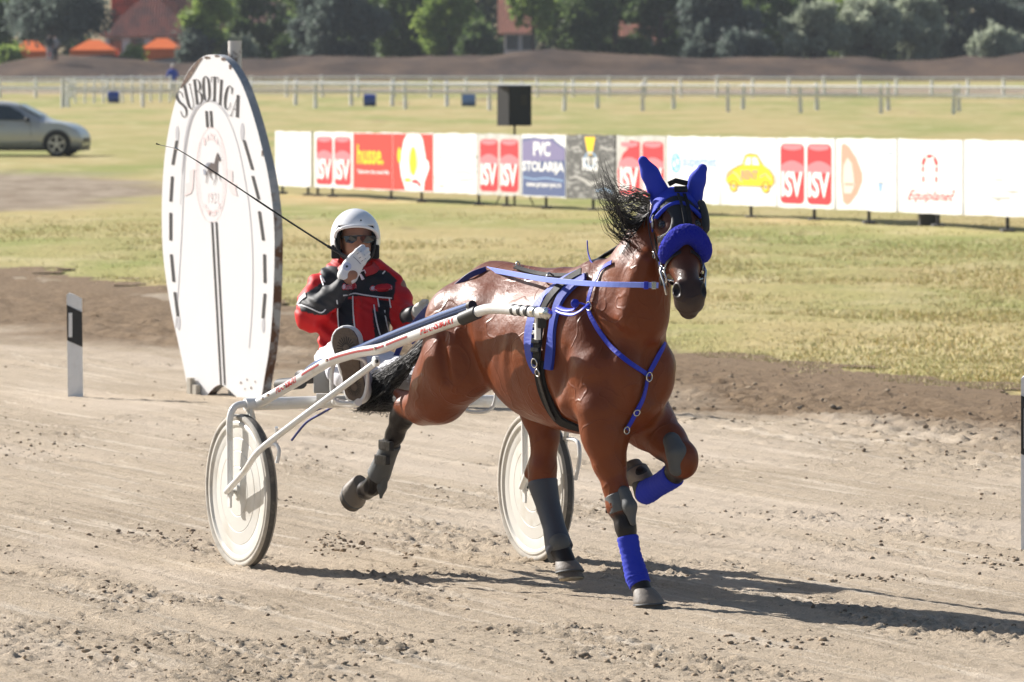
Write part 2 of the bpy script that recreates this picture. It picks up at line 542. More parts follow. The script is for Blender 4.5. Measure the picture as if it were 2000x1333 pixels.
def dirt_material():
    m = bpy.data.materials.new('track_dirt'); m.use_nodes = True
    n = m.node_tree.nodes; l = m.node_tree.links; b = n['Principled BSDF']
    b.inputs['Roughness'].default_value = .95; b.inputs['Specular IOR Level'].default_value = .15
    geo = n.new('ShaderNodeNewGeometry')
    at = n.new('ShaderNodeAttribute'); at.attribute_name = 'zone'
    al = n.new('ShaderNodeAttribute'); al.attribute_name = 'course'
    def noise(sc, det=5, ro=.6, strech=None):
        t = n.new('ShaderNodeTexNoise'); t.inputs['Scale'].default_value = sc; t.inputs['Detail'].default_value = det; t.inputs['Roughness'].default_value = ro
        if strech:
            mp = n.new('ShaderNodeMapping'); mp.inputs['Scale'].default_value = strech
            l.new(al.outputs['Vector'], mp.inputs[0]); l.new(mp.outputs[0], t.inputs['Vector'])
        else: l.new(geo.outputs['Position'], t.inputs['Vector'])
        return t
    def mix(a, bb, f, lo=0, hi=1):
        r = n.new('ShaderNodeMapRange'); r.inputs[1].default_value = lo; r.inputs[2].default_value = hi
        l.new(f, r.inputs[0])
        x = n.new('ShaderNodeMix'); x.data_type = 'RGBA'
        for s_, v in (('A', a), ('B', bb)):
            if isinstance(v, tuple): x.inputs[s_].default_value = (*v, 1)
            else: l.new(v, x.inputs[s_])
        l.new(r.outputs[0], x.inputs['Factor'])
        return x.outputs['Result']
    n1 = noise(1.0, 5, .6, (.35, 1.0, 1)); n2 = noise(13, 6, .75); n3 = noise(95, 4, .8); n4 = noise(4.5, 4, .6, (.10, 2.2, 1)); n5 = noise(42, 5, .8)
    c = mix((.56, .455, .335), (.42, .335, .24), n1.outputs[0], .48, .74)
    c = mix(c, (.70, .60, .475), n4.outputs[0], .54, .64)
    n6 = noise(3.0, 5, .65, (.12, 3.4, 1)); c = mix(c, (.34, .27, .19), n6.outputs[0], .54, .72)
    c = mix(c, (.38, .30, .21), n2.outputs[0], .54, .80)
    c = mix(c, (.68, .58, .45), n3.outputs[0], .50, .30)
    c = mix(c, (.22, .17, .12), n3.outputs[0], .55, .80)
    c = mix(c, (.16, .125, .09), n5.outputs[0], .62, .76)
    sp = n.new('ShaderNodeSeparateColor'); l.new(at.outputs['Color'], sp.inputs[0])
    d = mix((.30, .215, .135), (.16, .108, .066), n2.outputs[0], .42, .70)
    d = mix(d, (.09, .062, .04), n5.outputs[0], .54, .70)
    c = mix(c, d, sp.outputs[0])
    c = mix(c, (.68, .57, .45), sp.outputs[1], 0, 1.3)
    l.new(c, b.inputs['Base Color'])
    ad = n.new('ShaderNodeMath'); ad.operation = 'MULTIPLY_ADD'; ad.inputs[1].default_value = .6
    l.new(n3.outputs[0], ad.inputs[0]); l.new(n5.outputs[0], ad.inputs[2])
    bp = n.new('ShaderNodeBump'); bp.inputs['Strength'].default_value = 1.0; bp.inputs['Distance'].default_value = .020
    l.new(ad.outputs[0], bp.inputs['Height']); l.new(bp.outputs[0], b.inputs['Normal'])
    return m
M_DIRT = dirt_material()

def track_h(X, Y):
    d = edge_d(X, Y); a = along(X, Y)
    h = (fbm(X * 11, Y * 14, 3, 3) - .5) * .009
    rid = fbm(a * .55, d * 9, 3, 11)
    h += (fbm(X * 40, Y * 40, 2, 55) - .5) * .012
    h += (fbm(a * .12, d * 7, 2, 66) - .5) * .024
    h += (rid - .5) * .010 * np.clip(.4 + fbm(X * .7, Y * .7, 2, 8), 0, 1)
    lump = fbm(X * 34, Y * 34, 2, 21); msk = fbm(a * .9, d * 1.8, 4, 33)
    h += np.clip(lump - .56, 0, 1) * .075 * np.clip((msk - .42) * 4, .12, 1)
    rough = np.clip(1 - np.abs(d + 2.4) / 2.6, 0, 1)
    h += rough * (fbm(X * 12, Y * 10, 4, 5) - .5) * .12
    h += rough * (fbm(a * .7, d * 4, 3, 15) - .5) * .10
    return h
def build_track():
    ys = [19.5]
    while ys[-1] < 84: ys.append(ys[-1] + max(.017, .017 * ((ys[-1] - 17) / 8) ** 1.3))
    ys = np.array(ys)
    allV = []; allF = []; base = 0; Z = []; T = []
    xs = np.arange(-6.4, 6.8, .016)
    # columns coarser further away
    bands = [(0, 0.017), (31, .03), (40, .05), (56, .08)]
    for bi, (y0, dx) in enumerate(bands):
        y1 = bands[bi + 1][0] if bi + 1 < len(bands) else 99
        i0 = np.searchsorted(ys, y0); i1 = min(np.searchsorted(ys, y1) + 1, len(ys))
        yy = ys[i0:i1]
        if len(yy) < 2: continue
        hw = yy[-1] * 1000 / F + 1.8
        xx = np.arange(-hw, hw, dx)
        X, Y = np.meshgrid(xx, yy)
        d = edge_d(X, Y)
        z = zg(X, Y) + track_h(X, Y) * np.clip(-d / .5, 0, 1) + .012
        keep = (d + (fbm(X * 1.6, Y * 1.6, 4, 9) - .5) * 2.2 < .35) | (Y < 21)
        n_, m_ = X.shape
        I = np.arange(n_ * m_).reshape(n_, m_)
        q = np.stack([I[:-1, :-1], I[:-1, 1:], I[1:, 1:], I[1:, :-1]], -1).reshape(-1, 4)
        kk = keep.ravel()
        q = q[kk[q].all(1)]
        V = np.stack([X, Y, z], -1).reshape(-1, 3)
        used = np.unique(q); mp = np.full(len(V), -1); mp[used] = np.arange(len(used))
        allF.append(mp[q] + base); allV.append(V[used]); base += len(used)
        dd = d.ravel()[used]; Xu = V[used, 0]; Yu = V[used, 1]
        zone = np.clip(.5 + (inner_d(Xu, Yu) + (fbm(Xu * .5, Yu * .6, 4, 41) - .5) * 3.2) / 2.2, 0, 1)
        pale = np.clip((fbm(along(Xu, Yu) * .22, dd * .8, 4, 51) - .53) * 7, 0, 1) * (1 - zone)
        Z.append(np.stack([zone, pale * .8, zone * 0], 1)); T.append(np.stack([along(Xu, Yu), dd, dd * 0], 1))
    V = np.concatenate(allV); Fc = np.concatenate(allF)
    me = mesh_np('dirt_track', V, Fc)
    set_col(me, 'zone', np.concatenate(Z)); set_col(me, 'course', np.concatenate(T))
    link('dirt_track', me, M_DIRT, smooth=True)['kind'] = 'structure'
build_track()

def grass_material():
    m = bpy.data.materials.new('dry_grass'); m.use_nodes = True
    n = m.node_tree.nodes; l = m.node_tree.links; b = n['Principled BSDF']
    b.inputs['Roughness'].default_value = .95; b.inputs['Specular IOR Level'].default_value = .1
    geo = n.new('ShaderNodeNewGeometry')
    at = n.new('ShaderNodeAttribute'); at.attribute_name = 'zone'
    def noise(sc, det=5, st=None, ro=.6):
        t = n.new('ShaderNodeTexNoise'); t.inputs['Scale'].default_value = sc; t.inputs['Detail'].default_value = det; t.inputs['Roughness'].default_value = ro
        if st:
            mp = n.new('ShaderNodeMapping'); mp.inputs['Scale'].default_value = st
            l.new(geo.outputs['Position'], mp.inputs[0]); l.new(mp.outputs[0], t.inputs['Vector'])
        else: l.new(geo.outputs['Position'], t.inputs['Vector'])
        return t.outputs[0]
    def mix(a, bb, f, lo=0, hi=1):
        r = n.new('ShaderNodeMapRange'); r.inputs[1].default_value = lo; r.inputs[2].default_value = hi
        l.new(f, r.inputs[0])
        x = n.new('ShaderNodeMix'); x.data_type = 'RGBA'
        for s_, v in (('A', a), ('B', bb)):
            if isinstance(v, tuple): x.inputs[s_].default_value = (*v, 1)
            else: l.new(v, x.inputs[s_])
        l.new(r.outputs[0], x.inputs['Factor'])
        return x.outputs['Result']
    c = mix((.42, .34, .16), (.27, .285, .095), noise(.16, 5, (1, .45, 1)), .42, .62)
    c = mix(c, (.48, .41, .22), noise(.8, 5, (1, .5, 1)), .50, .72)
    c = mix(c, (.20, .22, .07), noise(2.6, 5, (1, .6, 1)), .58, .85)
    c = mix(c, (.22, .16, .10), noise(.45, 4, (1, .25, 1)), .64, .76)
    c = mix(c, (.17, .15, .06), noise(22, 3), .58, .90)
    sp = n.new('ShaderNodeSeparateColor'); l.new(at.outputs['Color'], sp.inputs[0])
    c = mix(c, mix((.34, .28, .21), (.22, .17, .12), noise(1.5, 5, (1, .4, 1)), .4, .65), sp.outputs[0])
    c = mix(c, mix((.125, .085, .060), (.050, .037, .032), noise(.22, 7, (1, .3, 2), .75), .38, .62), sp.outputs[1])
    l.new(c, b.inputs['Base Color'])
    bp = n.new('ShaderNodeBump'); bp.inputs['Strength'].default_value = .8; bp.inputs['Distance'].default_value = .06
    l.new(noise(9, 5), bp.inputs['Height']); l.new(bp.outputs[0], b.inputs['Normal'])
    return m
M_GRASS = grass_material()
PATCH = G(70, 378); PATCH2 = G(255, 400)
def build_ground():
    ys = [14.0]
    while ys[-1] < 515:
        y = ys[-1]; st = .5 if y < 44 else (.22 if y < 75 else (.5 if y < 130 else (1.2 if y < 340 else (.7 if y < 375 else max(2, y * .02)))))
        ys.append(y + st)
    ys = np.array(ys); k = 141
    u = np.linspace(-1, 1, k)
    Y = ys[:, None] * np.ones(k); X = u[None, :] * (12 + ys[:, None] * .42) * (.55 + .45 * np.abs(u)[None, :] ** 1.5) 
    z = zg(X, Y)
    d = edge_d(X, Y)
    z = z - .10 * np.clip((-d - .8) / 1.0, 0, 1) * (Y < 92)
    z = z + (fbm(X * .5, Y * .5, 4, 2) - .5) * .10 * (Y > 50) * (Y < 340) + (fbm(X * 3, Y * 3, 3, 2) - .5) * .05 * (d > 0) * (Y < 75)
    z = z + (fbm(X * .35, Y * .5, 4, 6) - .5) * .7 * np.clip((Y - 350) / 8, 0, 1) * (Y < 420)
    V = np.stack([X, Y, z], -1).reshape(-1, 3)
    I = np.arange(len(ys) * k).reshape(len(ys), k)
    q = np.stack([I[:-1, :-1], I[:-1, 1:], I[1:, 1:], I[1:, :-1]], -1).reshape(-1, 4)
    me = mesh_np('ground', V, q)
    Xf, Yf = V[:, 0], V[:, 1]
    nz = fbm(Xf * .35, Yf * .2, 3, 77) - .5
    pt = np.clip(1.25 - np.sqrt(((Xf + 12.9) / 5.4) ** 2 + ((Yf - 112) / 20) ** 2) + nz * .5, 0, 1) * 3
    far = np.clip(1 - np.abs(Yf - 306) / 11, 0, 1) * 4
    inner = np.clip((-edge_d(Xf, Yf)) / .5, 0, 1) * (Yf < 92)
    zone = np.clip(np.maximum(np.maximum(pt, far), inner), 0, 1)
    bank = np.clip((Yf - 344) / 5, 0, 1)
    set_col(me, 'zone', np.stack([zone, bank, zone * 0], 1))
    link('ground', me, M_GRASS, smooth=True)['kind'] = 'structure'
build_ground()

def blades(name, X, Y, Hh, Wd, lean, mats, zoff=0.0, seed=1, nb=3):
    """short upright grass blades, one triangle each, standing in small tufts"""
    r = np.random.default_rng(seed)
    X = np.repeat(X, nb) + r.normal(0, .02, len(X) * nb); Y = np.repeat(Y, nb) + r.normal(0, .02, len(Y) * nb)
    N = len(X)
    z = zg(X, Y) + zoff
    h = Hh * r.uniform(.4, 1.15, N); wd = Wd * r.uniform(.6, 1.3, N); a = r.uniform(0, math.pi, N)
    lx = r.normal(0, lean, N) * h; ly = r.normal(0, lean, N) * h
    P = np.empty((N, 3, 3), np.float32)
    P[:, 0] = np.stack([X - np.cos(a) * wd / 2, Y - np.sin(a) * wd / 2, z - .01], 1)
    P[:, 1] = np.stack([X + np.cos(a) * wd / 2, Y + np.sin(a) * wd / 2, z - .01], 1)
    P[:, 2] = np.stack([X + lx, Y + ly, z + h], 1)
    me = mesh_np(name, P.reshape(-1, 3), np.arange(N * 3).reshape(-1, 3), r.integers(0, len(mats), N))
    o = link(name, me, mats); o['kind'] = 'stuff'
    return o
GM = [mat('grass_blade_dry', (.62, .50, .25), .8, spec=.2), mat('grass_blade_pale', (.70, .60, .35), .8, spec=.2), mat('grass_blade_green', (.44, .43, .17), .8, spec=.2)]
def grass_field():
    r = np.random.default_rng(5)
    N = 170000
    Y = 44 + 60 * r.random(N) ** 1.25; X = (r.random(N) * 2 - 1) * (Y * .115 + 1.5)
    d = edge_d(X, Y)
    dn = fbm(X * .5, Y * .35, 4, 61)
    k = (d > .1 + (fbm(X * 1.6, Y * 1.6, 3, 9) - .5) * 2) & (r.random(N) < np.clip((dn - .30) * 4, .12, 1) * np.clip((98 - Y) / 40, 0, 1))
    o = blades('grass', X[k], Y[k], .035, .013, .7, GM, seed=3)
    tag(o, 'short dry yellow green grass covering the infield beyond the track', 'grass')
    # fringe where the grass meets the dirt
grass_field()

def clods():
    """loose crumbs of earth lying on the track"""
    r = np.random.default_rng(12)
    N = 19000
    Y = 20.6 + 28 * r.random(N) ** 1.7; X = (r.random(N) * 2 - 1) * (Y * .092 + .3)
    m = fbm(along(X, Y) * .9, edge_d(X, Y) * 1.8, 4, 33); d = edge_d(X, Y)
    rough = np.clip(1 - np.abs(d + 1.9) / 2.6, 0, 1)
    k = (r.random(N) < np.clip((m - .47) * 4.5, .04, 1) + rough * .6) & (d < -.1)
    X = X[k]; Y = Y[k]; rg = rough[k]
    ex = []
    for (px, py, sx, sy, n_) in ((650, 1072, 22, 12, 70), (715, 1080, 14, 4, 16), (790, 1094, 7, 3, 9), (1690, 1135, 60, 5, 60), (90, 880, 60, 8, 50), (300, 1050, 60, 8, 50), (540, 985, 40, 5, 34), (1960, 1100, 40, 8, 50), (1500, 1262, 90, 9, 70), (230, 1275, 60, 6, 30), (700, 1255, 90, 8, 60), (1150, 1290, 60, 7, 30)):
        for _ in range(n_):
            g_ = G(px + r.normal(0, sx), py + r.normal(0, sy)); ex.append((g_.x, g_.y))
    ex = np.array(ex); X = np.concatenate([X, ex[:, 0]]); Y = np.concatenate([Y, ex[:, 1]]); N = len(X)
    rg = np.concatenate([rg, np.zeros(len(ex))])
    s = (.0030 + .0085 * r.random(N) ** 5) * (1 + rg * 1.0)
    s[-len(ex):] = .004 + .010 * r.random(len(ex)) ** 3
    ico = bmesh.new(); bmesh.ops.create_icosphere(ico, subdivisions=1, radius=1)
    bv = np.array([tuple(v.co) for v in ico.verts]); bf = np.array([[v.index for v in f.verts] for f in ico.faces]); ico.free()
    n = len(bv)
    jit = 1 + r.normal(0, .22, (N, n, 1))
    sc = np.stack([r.uniform(.8, 1.7, N), r.uniform(.8, 1.7, N), r.uniform(.5, 1.0, N)], 1)[:, None, :]
    P = bv[None] * jit * sc * s[:, None, None]
    a = r.uniform(0, 6.28, N); ca, sa = np.cos(a)[:, None], np.sin(a)[:, None]
    x, y = P[..., 0] * ca - P[..., 1] * sa, P[..., 0] * sa + P[..., 1] * ca
    z0 = zg(X, Y) + track_h(X, Y) * np.clip(-edge_d(X, Y) / .5, 0, 1) + .012
    P = np.stack([x + X[:, None], y + Y[:, None], P[..., 2] + (z0 + s * .3)[:, None]], -1)
    me = mesh_np('loose_earth', P.reshape(-1, 3), (bf[None] + np.arange(N)[:, None, None] * n).reshape(-1, 3))
    o = link('loose_earth', me, mat('clod', (.38, .30, .215), .95, spec=.1, var=(14, (.17, .13, .095), .42, .62)), smooth=True)
    tag(o, 'loose crumbs and clods of earth scattered over the track', 'earth', kind='stuff')
clods()
# ================================================================== SETTING: banner boards
M_WHITE = mat('white_board', (.74, .74, .73), .55, var=(2.5, (.56, .56, .55), .52, .75), bump=(9, .3, 4, .01))
M_BACK = mat('board_back', (.06, .055, .05), .8)
def flat(name, c, rough=.6): return mat(name, c, rough, spec=.3)
C_RED = flat('print_red', srgb(222, 42, 52)); C_PINK = flat('print_pink', srgb(238, 120, 128)); C_RED2 = flat('print_vivid_red', srgb(235, 50, 40))
C_LET = flat('print_white', (.82, .82, .82)); C_YEL = flat('print_yellow', srgb(246, 200, 20)); C_NAVY = flat('print_navy', srgb(74, 88, 128))
C_LIL = flat('print_lilac', srgb(118, 112, 150)); C_BLUE = flat('print_sky_blue', srgb(90, 180, 225)); C_PALEB = flat('print_pale_blue', srgb(140, 172, 205))
C_DARK = mat('print_charcoal', (.06, .06, .06), .6, var=(3, (.30, .30, .29), .52, .62, (1.2, 1.2, 6)))
C_GREY = flat('print_grey', (.40, .39, .37)); C_BLK = flat('print_black', (.03, .03, .03)); C_SALM = flat('print_salmon', srgb(240, 150, 130)); C_SALM2 = flat('print_light_salmon', srgb(246, 200, 188))
C_WORN = mat('worn_print', (.70, .70, .69), .6, var=(2.2, (.33, .32, .30), .60, .66, (.7, .7, 5)))
C_CON = mat('bare_concrete_board', (.42, .41, .38), .8, var=(4, (.55, .54, .51), .4, .7))
PAL = [C_RED, C_PINK, C_RED2, C_LET, C_YEL, C_NAVY, C_LIL, C_BLUE, C_PALEB, C_DARK, C_GREY, C_BLK, C_SALM, C_SALM2, C_WORN, C_CON]
RED, PINK, RED2, LET, YEL, NAVY, LIL, BLUE, PALEB, DARK, GREY, BLK, SALM, SALM2, WORN, CON = range(16)
BA = Vector((-3.936, 113, -.148)); BB = Vector((7.335, 81.5, .131))
BD = (BB - BA); BDh = Vector((BD.x, BD.y, 0)).normalized(); BN = Vector((BDh.y, -BDh.x, 0))
if BN.y > 0: BN = -BN
def board_s(px):
    t = (px - 1000) / F
    return (t * BA.y - BA.x) / (BD.x - t * BD.y)
def shape(mb, pts, fn, m):
    mb.add([fn(a, b) for a, b in pts], [tuple(range(len(pts)))], m)
def oval(cx, cy, rx, ry, n=24, a0=0, a1=360):
    return [(cx + rx * math.cos(R(a0 + (a1 - a0) * i / n)), cy + ry * math.sin(R(a0 + (a1 - a0) * i / n))) for i in range(n if a1 - a0 == 360 else n + 1)]
def rrect(x0, y0, x1, y1, r, ry=None):
    ry = ry or r; o = []
    for cx, cy, a in ((x1 - r, y1 - ry, 0), (x0 + r, y1 - ry, 90), (x0 + r, y0 + ry, 180), (x1 - r, y0 + ry, 270)):
        for k in range(5): o.append((cx + r * math.cos(R(a + k * 22.5)), cy + ry * math.sin(R(a + k * 22.5))))
    return o
def band(p, wd):
    """closed outline of a stroke along p in 2D"""
    L = []; Rr = []
    for i in range(len(p)):
        a = p[max(i - 1, 0)]; b = p[min(i + 1, len(p) - 1)]
        dx, dy = b[0] - a[0], b[1] - a[1]; q = math.hypot(dx, dy) or 1
        w_ = wd[i] if isinstance(wd, (list, tuple)) else wd
        L.append((p[i][0] - dy / q * w_ / 2, p[i][1] + dx / q * w_ / 2)); Rr.append((p[i][0] + dy / q * w_ / 2, p[i][1] - dx / q * w_ / 2))
    return L, Rr
def stroke(mb, p, wd, fn, m):
    L, Rr = band(p, wd)
    n = len(p)
    mb.add([fn(*q) for q in L + Rr], [(i, i + 1, n + i + 1, n + i) for i in range(n - 1)], m)

def isv(mb, lay, torn=False, dx=0):
    for k, x0 in enumerate((.06, .53)):
        x1 = x0 + .42
        if torn and k == 0:
            shape(mb, [(x0 + .02, .08), (x1, .03), (x1, .92), (x0 + .22, .95), (x0 + .17, .80), (x0 + .08, .74), (x0 + .02, .6), (x0 - .03, .45), (x0 - .02, .3)], lay(1), RED)
        else: shape(mb, rrect(x0, .04, x1, .93, .07, .08), lay(1), RED)
        arc = [(x0 + .42 * i / 10, .60 + .08 * math.sin(math.pi * i / 10)) for i in range(11)]
        for i in range(10):
            mb.add([lay(2)(*q) for q in (arc[i], arc[i + 1], (arc[i + 1][0], .50), (arc[i][0], .50))], [(0, 1, 2, 3)], PINK)
        for i in range(8):
            a, b = x0 + .04 + .34 * i / 8, x0 + .04 + .34 * (i + 1) / 8
            mb.add([lay(2)(*q) for q in ((a, .86 - .03 * math.sin(i / 8 * 3.1)), (b, .86 - .03 * math.sin((i + 1) / 8 * 3.1)), (b, .915), (a, .915))], [(0, 1, 2, 3)], PINK)
        put_text(mb, 'ISV', lay(4), x0 + .03, .14, x1 - .02, .52, .035, LET, .0)

BOARDS = []
def board(x0, x1, kind, label, legs=(), ztop=0, zbot=0):
    s0, s1 = board_s(x0), board_s(x1)
    a = BA + BD * s0; b = BA + BD * s1
    ln = (Vector((b.x, b.y, 0)) - Vector((a.x, a.y, 0))).length
    gap = .022
    a0 = a + BDh * gap; b0 = b - BDh * gap
    H = 1.1 + ztop
    base = (a0 + b0) / 2
    g = float(zg(base.x, base.y))
    root = empty('banner_board', (base.x, base.y, g), label, 'banner board', 'advertising boards standing in a row across the infield')
    # sheet of board with a slightly uneven top edge
    mb = MB(); n = 8; r = random.Random(int(x0))
    up = Vector((0, 0, 1))
    tops = [H + r.uniform(-.012, .012) for _ in range(n + 1)]; bots = [zbot + r.uniform(-.01, .01) for _ in range(n + 1)]
    front = [a0.lerp(b0, i / n) for i in range(n + 1)]
    vs = []
    for i in range(n + 1):
        p = front[i]
        vs += [p + up * bots[i], p + up * tops[i], p + up * tops[i] - BN * .03, p + up * bots[i] - BN * .03]
    fs = []
    for i in range(n):
        q = i * 4
        fs += [(q, q + 4, q + 5, q + 1), (q + 1, q + 5, q + 6, q + 2), (q + 2, q + 6, q + 7, q + 3), (q + 3, q + 7, q + 4, q)]
    fs += [(0, 1, 2, 3), (n * 4 + 3, n * 4 + 2, n * 4 + 1, n * 4)]
    mb.add(vs, fs)
    face = {'dark': C_DARK, 'worn': C_WORN, 'torn': C_CON, 'isv2': C_CON}.get(kind, M_WHITE)
    mb.build('panel', face, root)
    def lay(k):
        def fn(x, y):
            p = a0.lerp(b0, min(max(x, 0), 1)) + up * (.02 + min(max(y, 0), 1) * (H - .04)) + BN * (.003 * k)
            return p
        return fn
    pr = MB(); texts = []; pr.parts = []
    def text(*a, **k):
        t_ = MB(); put_text(t_, *a, **k); texts.append(t_)
    _add = pr.add
    def add2(vs, fs, m=None):
        a_, fa = len(pr.v), len(pr.f); _add(vs, fs, m); pr.parts.append((a_, len(pr.v), fa, len(pr.f))); return pr
    pr.add = add2
    if kind in ('isv', 'isv2'): isv(pr, lay)
    elif kind == 'torn': isv(pr, lay, True)
    elif kind == 'husse':
        shape(pr, rrect(0, 0, 1, 1, .01), lay(1), RED2)
        text('husse.', lay(2), .10, .44, .78, .80, .025, YEL)
        text('Tailoring the good life', lay(2), .10, .25, .92, .34, .02, LET)
    elif kind == 'figure':
        shape(pr, rrect(0, 0, 1, 1, .01), lay(1), RED2)
        shape(pr, [(.33, .0), (.78, .0), (.80, .16), (.92, .40), (.90, .52), (.84, .55), (.80, .72), (.76, .90), (.70, .99), (.36, .99), (.28, .88), (.22, .66), (.18, .45), (.22, .24)], lay(2), LET)
        shape(pr, oval(.17, .62, .05, .14), lay(3), YEL); shape(pr, oval(.52, .52, .09, .26), lay(3), YEL); shape(pr, oval(.38, .18, .09, .035), lay(3), YEL)
        shape(pr, [(.48, .18), (.60, .20), (.72, .12), (.70, .05), (.62, .12), (.50, .13)], lay(3), RED)
        stroke(pr, [(.42, .8), (.40, .6), (.44, .4), (.42, .26)], .012, lay(4), GREY); stroke(pr, [(.64, .85), (.66, .6), (.62, .42), (.70, .25)], .012, lay(4), GREY)
    elif kind == 'pvc':
        shape(pr, [(.02, .0), (.99, .0), (.99, .80), (.80, .90), (.72, .96), (.5, .95), (.3, .97), (.02, .95)], lay(1), NAVY)
        shape(pr, [(.02, .56), (.99, .60), (.99, .78), (.78, .88), (.70, .93), (.3, .95), (.02, .9)], lay(2), LIL)
        text('PVC', lay(3), .28, .66, .66, .90, .03, LET)
        text('STOLARIJA', lay(3), .03, .36, .97, .57, .03, LET)
        text('www.prozor-pvc.rs', lay(3), .12, .12, .90, .21, .02, LET)
        stroke(pr, [(.05, .3), (.3, .27), (.55, .3), (.95, .26)], .02, lay(2), PALEB)
    elif kind == 'dark':
        shape(pr, [(.38, .99), (.60, .99), (.53, .70), (.45, .70)], lay(1), YEL)
        text('KUS', lay(2), .34, .44, .66, .66, .03, LET)
        stroke(pr, oval(.50, .62, .12, .12, 20, 20, 340), .025, lay(2), PALEB)
        stroke(pr, [(.05, .3), (.2, .34), (.35, .29), (.5, .22), (.66, .26), (.9, .2)], [.01, .04, .05, .07, .04, .01], lay(1), GREY)
        stroke(pr, [(.1, .8), (.25, .83), (.3, .76)], .03, lay(1), GREY); stroke(pr, [(.7, .84), (.85, .78), (.95, .82)], .03, lay(1), GREY); stroke(pr, [(.62, .12), (.8, .15), (.95, .1)], .03, lay(1), PALEB)
    elif kind == 'net':
        stroke(pr, oval(.17, .60, .075, .14, 24, 0, 360) + [(.245, .60)], .03, lay(1), BLUE)
        stroke(pr, [(.22, .70), (.14, .66), (.20, .55), (.12, .50)], .03, lay(2), BLUE)
        text('supernet', lay(1), .30, .50, .94, .70, .02, PALEB)
    elif kind == 'car':
        body = [(.10, .36), (.12, .46), (.20, .52), (.33, .58), (.40, .60), (.45, .74), (.52, .77), (.66, .76), (.73, .66), (.78, .60), (.88, .54), (.96, .44), (.97, .34), (.92, .28), (.30, .28), (.14, .30)]
        shape(pr, body, lay(1), YEL)
        for wx in (.24, .82):
            shape(pr, oval(wx, .27, .07, .085), lay(2), YEL); stroke(pr, oval(wx, .27, .07, .085, 20, 0, 360), .012, lay(3), BLK); shape(pr, oval(wx, .27, .028, .035), lay(3), GREY)
        shape(pr, [(.44, .60), (.48, .71), (.55, .72), (.55, .60)], lay(2), LET); shape(pr, [(.58, .60), (.58, .72), (.66, .71), (.71, .60)], lay(2), LET)
        stroke(pr, [(.12, .42), (.22, .49), (.30, .45), (.40, .34)], .016, lay(3), GREY); stroke(pr, [(.72, .42), (.82, .47), (.92, .38)], .016, lay(3), GREY)
        stroke(pr, body + [body[0]], .009, lay(4), BLK)
        text('RENT', lay(3), .38, .38, .68, .52, .03, SALM)
    elif kind == 'pink':
        shape(pr, [(.09, .92), (.14, .95), (.22, .90), (.34, .74), (.44, .52), (.44, .40), (.36, .22), (.24, .08), (.18, .05), (.12, .10), (.08, .4)], lay(1), SALM)
        shape(pr, [(.13, .62), (.20, .74), (.27, .66), (.30, .5), (.32, .34), (.26, .22), (.14, .22), (.12, .4)], lay(2), SALM2)
        shape(pr, [(.15, .34), (.30, .34), (.30, .37), (.15, .37)], lay(3), SALM)
        for k_, (s_, xx) in enumerate((('Uvoznik i prodaja', .55), ('opreme za', .65), ('stolariju', .70))): text(s_, lay(1), xx, .79 - k_ * .135, .95, .84 - k_ * .135, 0, PALEB)
        text('www.prodajaopreme.rs', lay(1), .52, .08, .95, .12, 0, PALEB)
        shape(pr, [(.70, .38), (.78, .38), (.76, .26), (.72, .26)], lay(1), PALEB); shape(pr, [(.69, .385), (.79, .385), (.79, .40), (.69, .40)], lay(2), GREY)
    elif kind == 'equi':
        stroke(pr, [(.50 + .105 * math.cos(R(a_)), .66 + .125 * math.sin(R(a_))) for a_ in range(0, 181, 12)], .045, lay(1), RED)
        for (xx, y0, y1) in ((.395, .56, .64), (.605, .56, .64), (.40, .42, .50), (.60, .42, .50)): shape(pr, rrect(xx - .015, y0, xx + .015, y1, .01), lay(1), RED)
        shape(pr, oval(.45, .76, .018, .022, 10), lay(2), LET); shape(pr, oval(.55, .76, .018, .022, 10), lay(2), LET)
        stroke(pr, [(.5 + .22 * math.cos(R(a_)), .56 + .36 * math.sin(R(a_))) for a_ in range(0, 181, 9)], .006, lay(1), SALM2)
        text('Equiplanet', lay(1), .13, .12, .82, .30, .006, RED, .12)
        shape(pr, oval(.87, .30, .02, .018, 10), lay(2), RED)
    elif kind == 'plain2':
        for q in ([(.3, .64), (.45, .63), (.55, .65)], [(.2, .36), (.3, .37), (.4, .36)]): stroke(pr, q, .008, lay(1), GREY)
        shape(pr, [(.34, .27), (.46, .24), (.68, .25), (.70, .22), (.56, .215), (.52, .18)], lay(1), GREY); shape(pr, [(.6, .33), (.75, .34), (.85, .32), (.72, .30)], lay(1), GREY); shape(pr, [(.38, .48), (.55, .49), (.62, .475), (.5, .465)], lay(1), GREY)
    elif kind == 'worn':
        for q in ([(.1, .62), (.2, .60), (.18, .56)], [(.5, .34), (.7, .36), (.9, .32)], [(.6, .2), (.8, .22), (.95, .25)]): stroke(pr, q, .022, lay(1), GREY)
    if kind in ('plain2', 'worn'):
        k0 = 0
        comps = pr.parts
        for a_, b_, fa, fb in comps:
            m1 = MB(); m1.v = pr.v[a_:b_]; m1.f = [tuple(i - a_ for i in f) for f in pr.f[fa:fb]]; m1.m = pr.m[fa:fb]
            m1.build('scuff', PAL, root)
    elif pr.v: pr.build('print', PAL, root)
    for t_ in texts: t_.build('lettering', PAL, root)
    for lx in legs:
        p = a.lerp(b, lx) - BN * .05
        lm = MB(); gz = float(zg(p.x, p.y))
        zt = p.z + .5
        lm.box((p.x, p.y, (gz - .03 + zt) / 2), (.025, .03, (zt - gz + .03) / 2), bev=.004)
        lm.box((p.x, p.y, gz + .02), (.09, .25, .02), bev=.004)
        lm.build('leg', M_BACK, root)
    return root
board(537, 608, 'plain', 'blank white board standing slightly apart at the left end of the row', (.15, .85))
board(613, 690, 'isv', 'board printed with two red ISV panels, next to the blank leftmost board', (.04, .42))
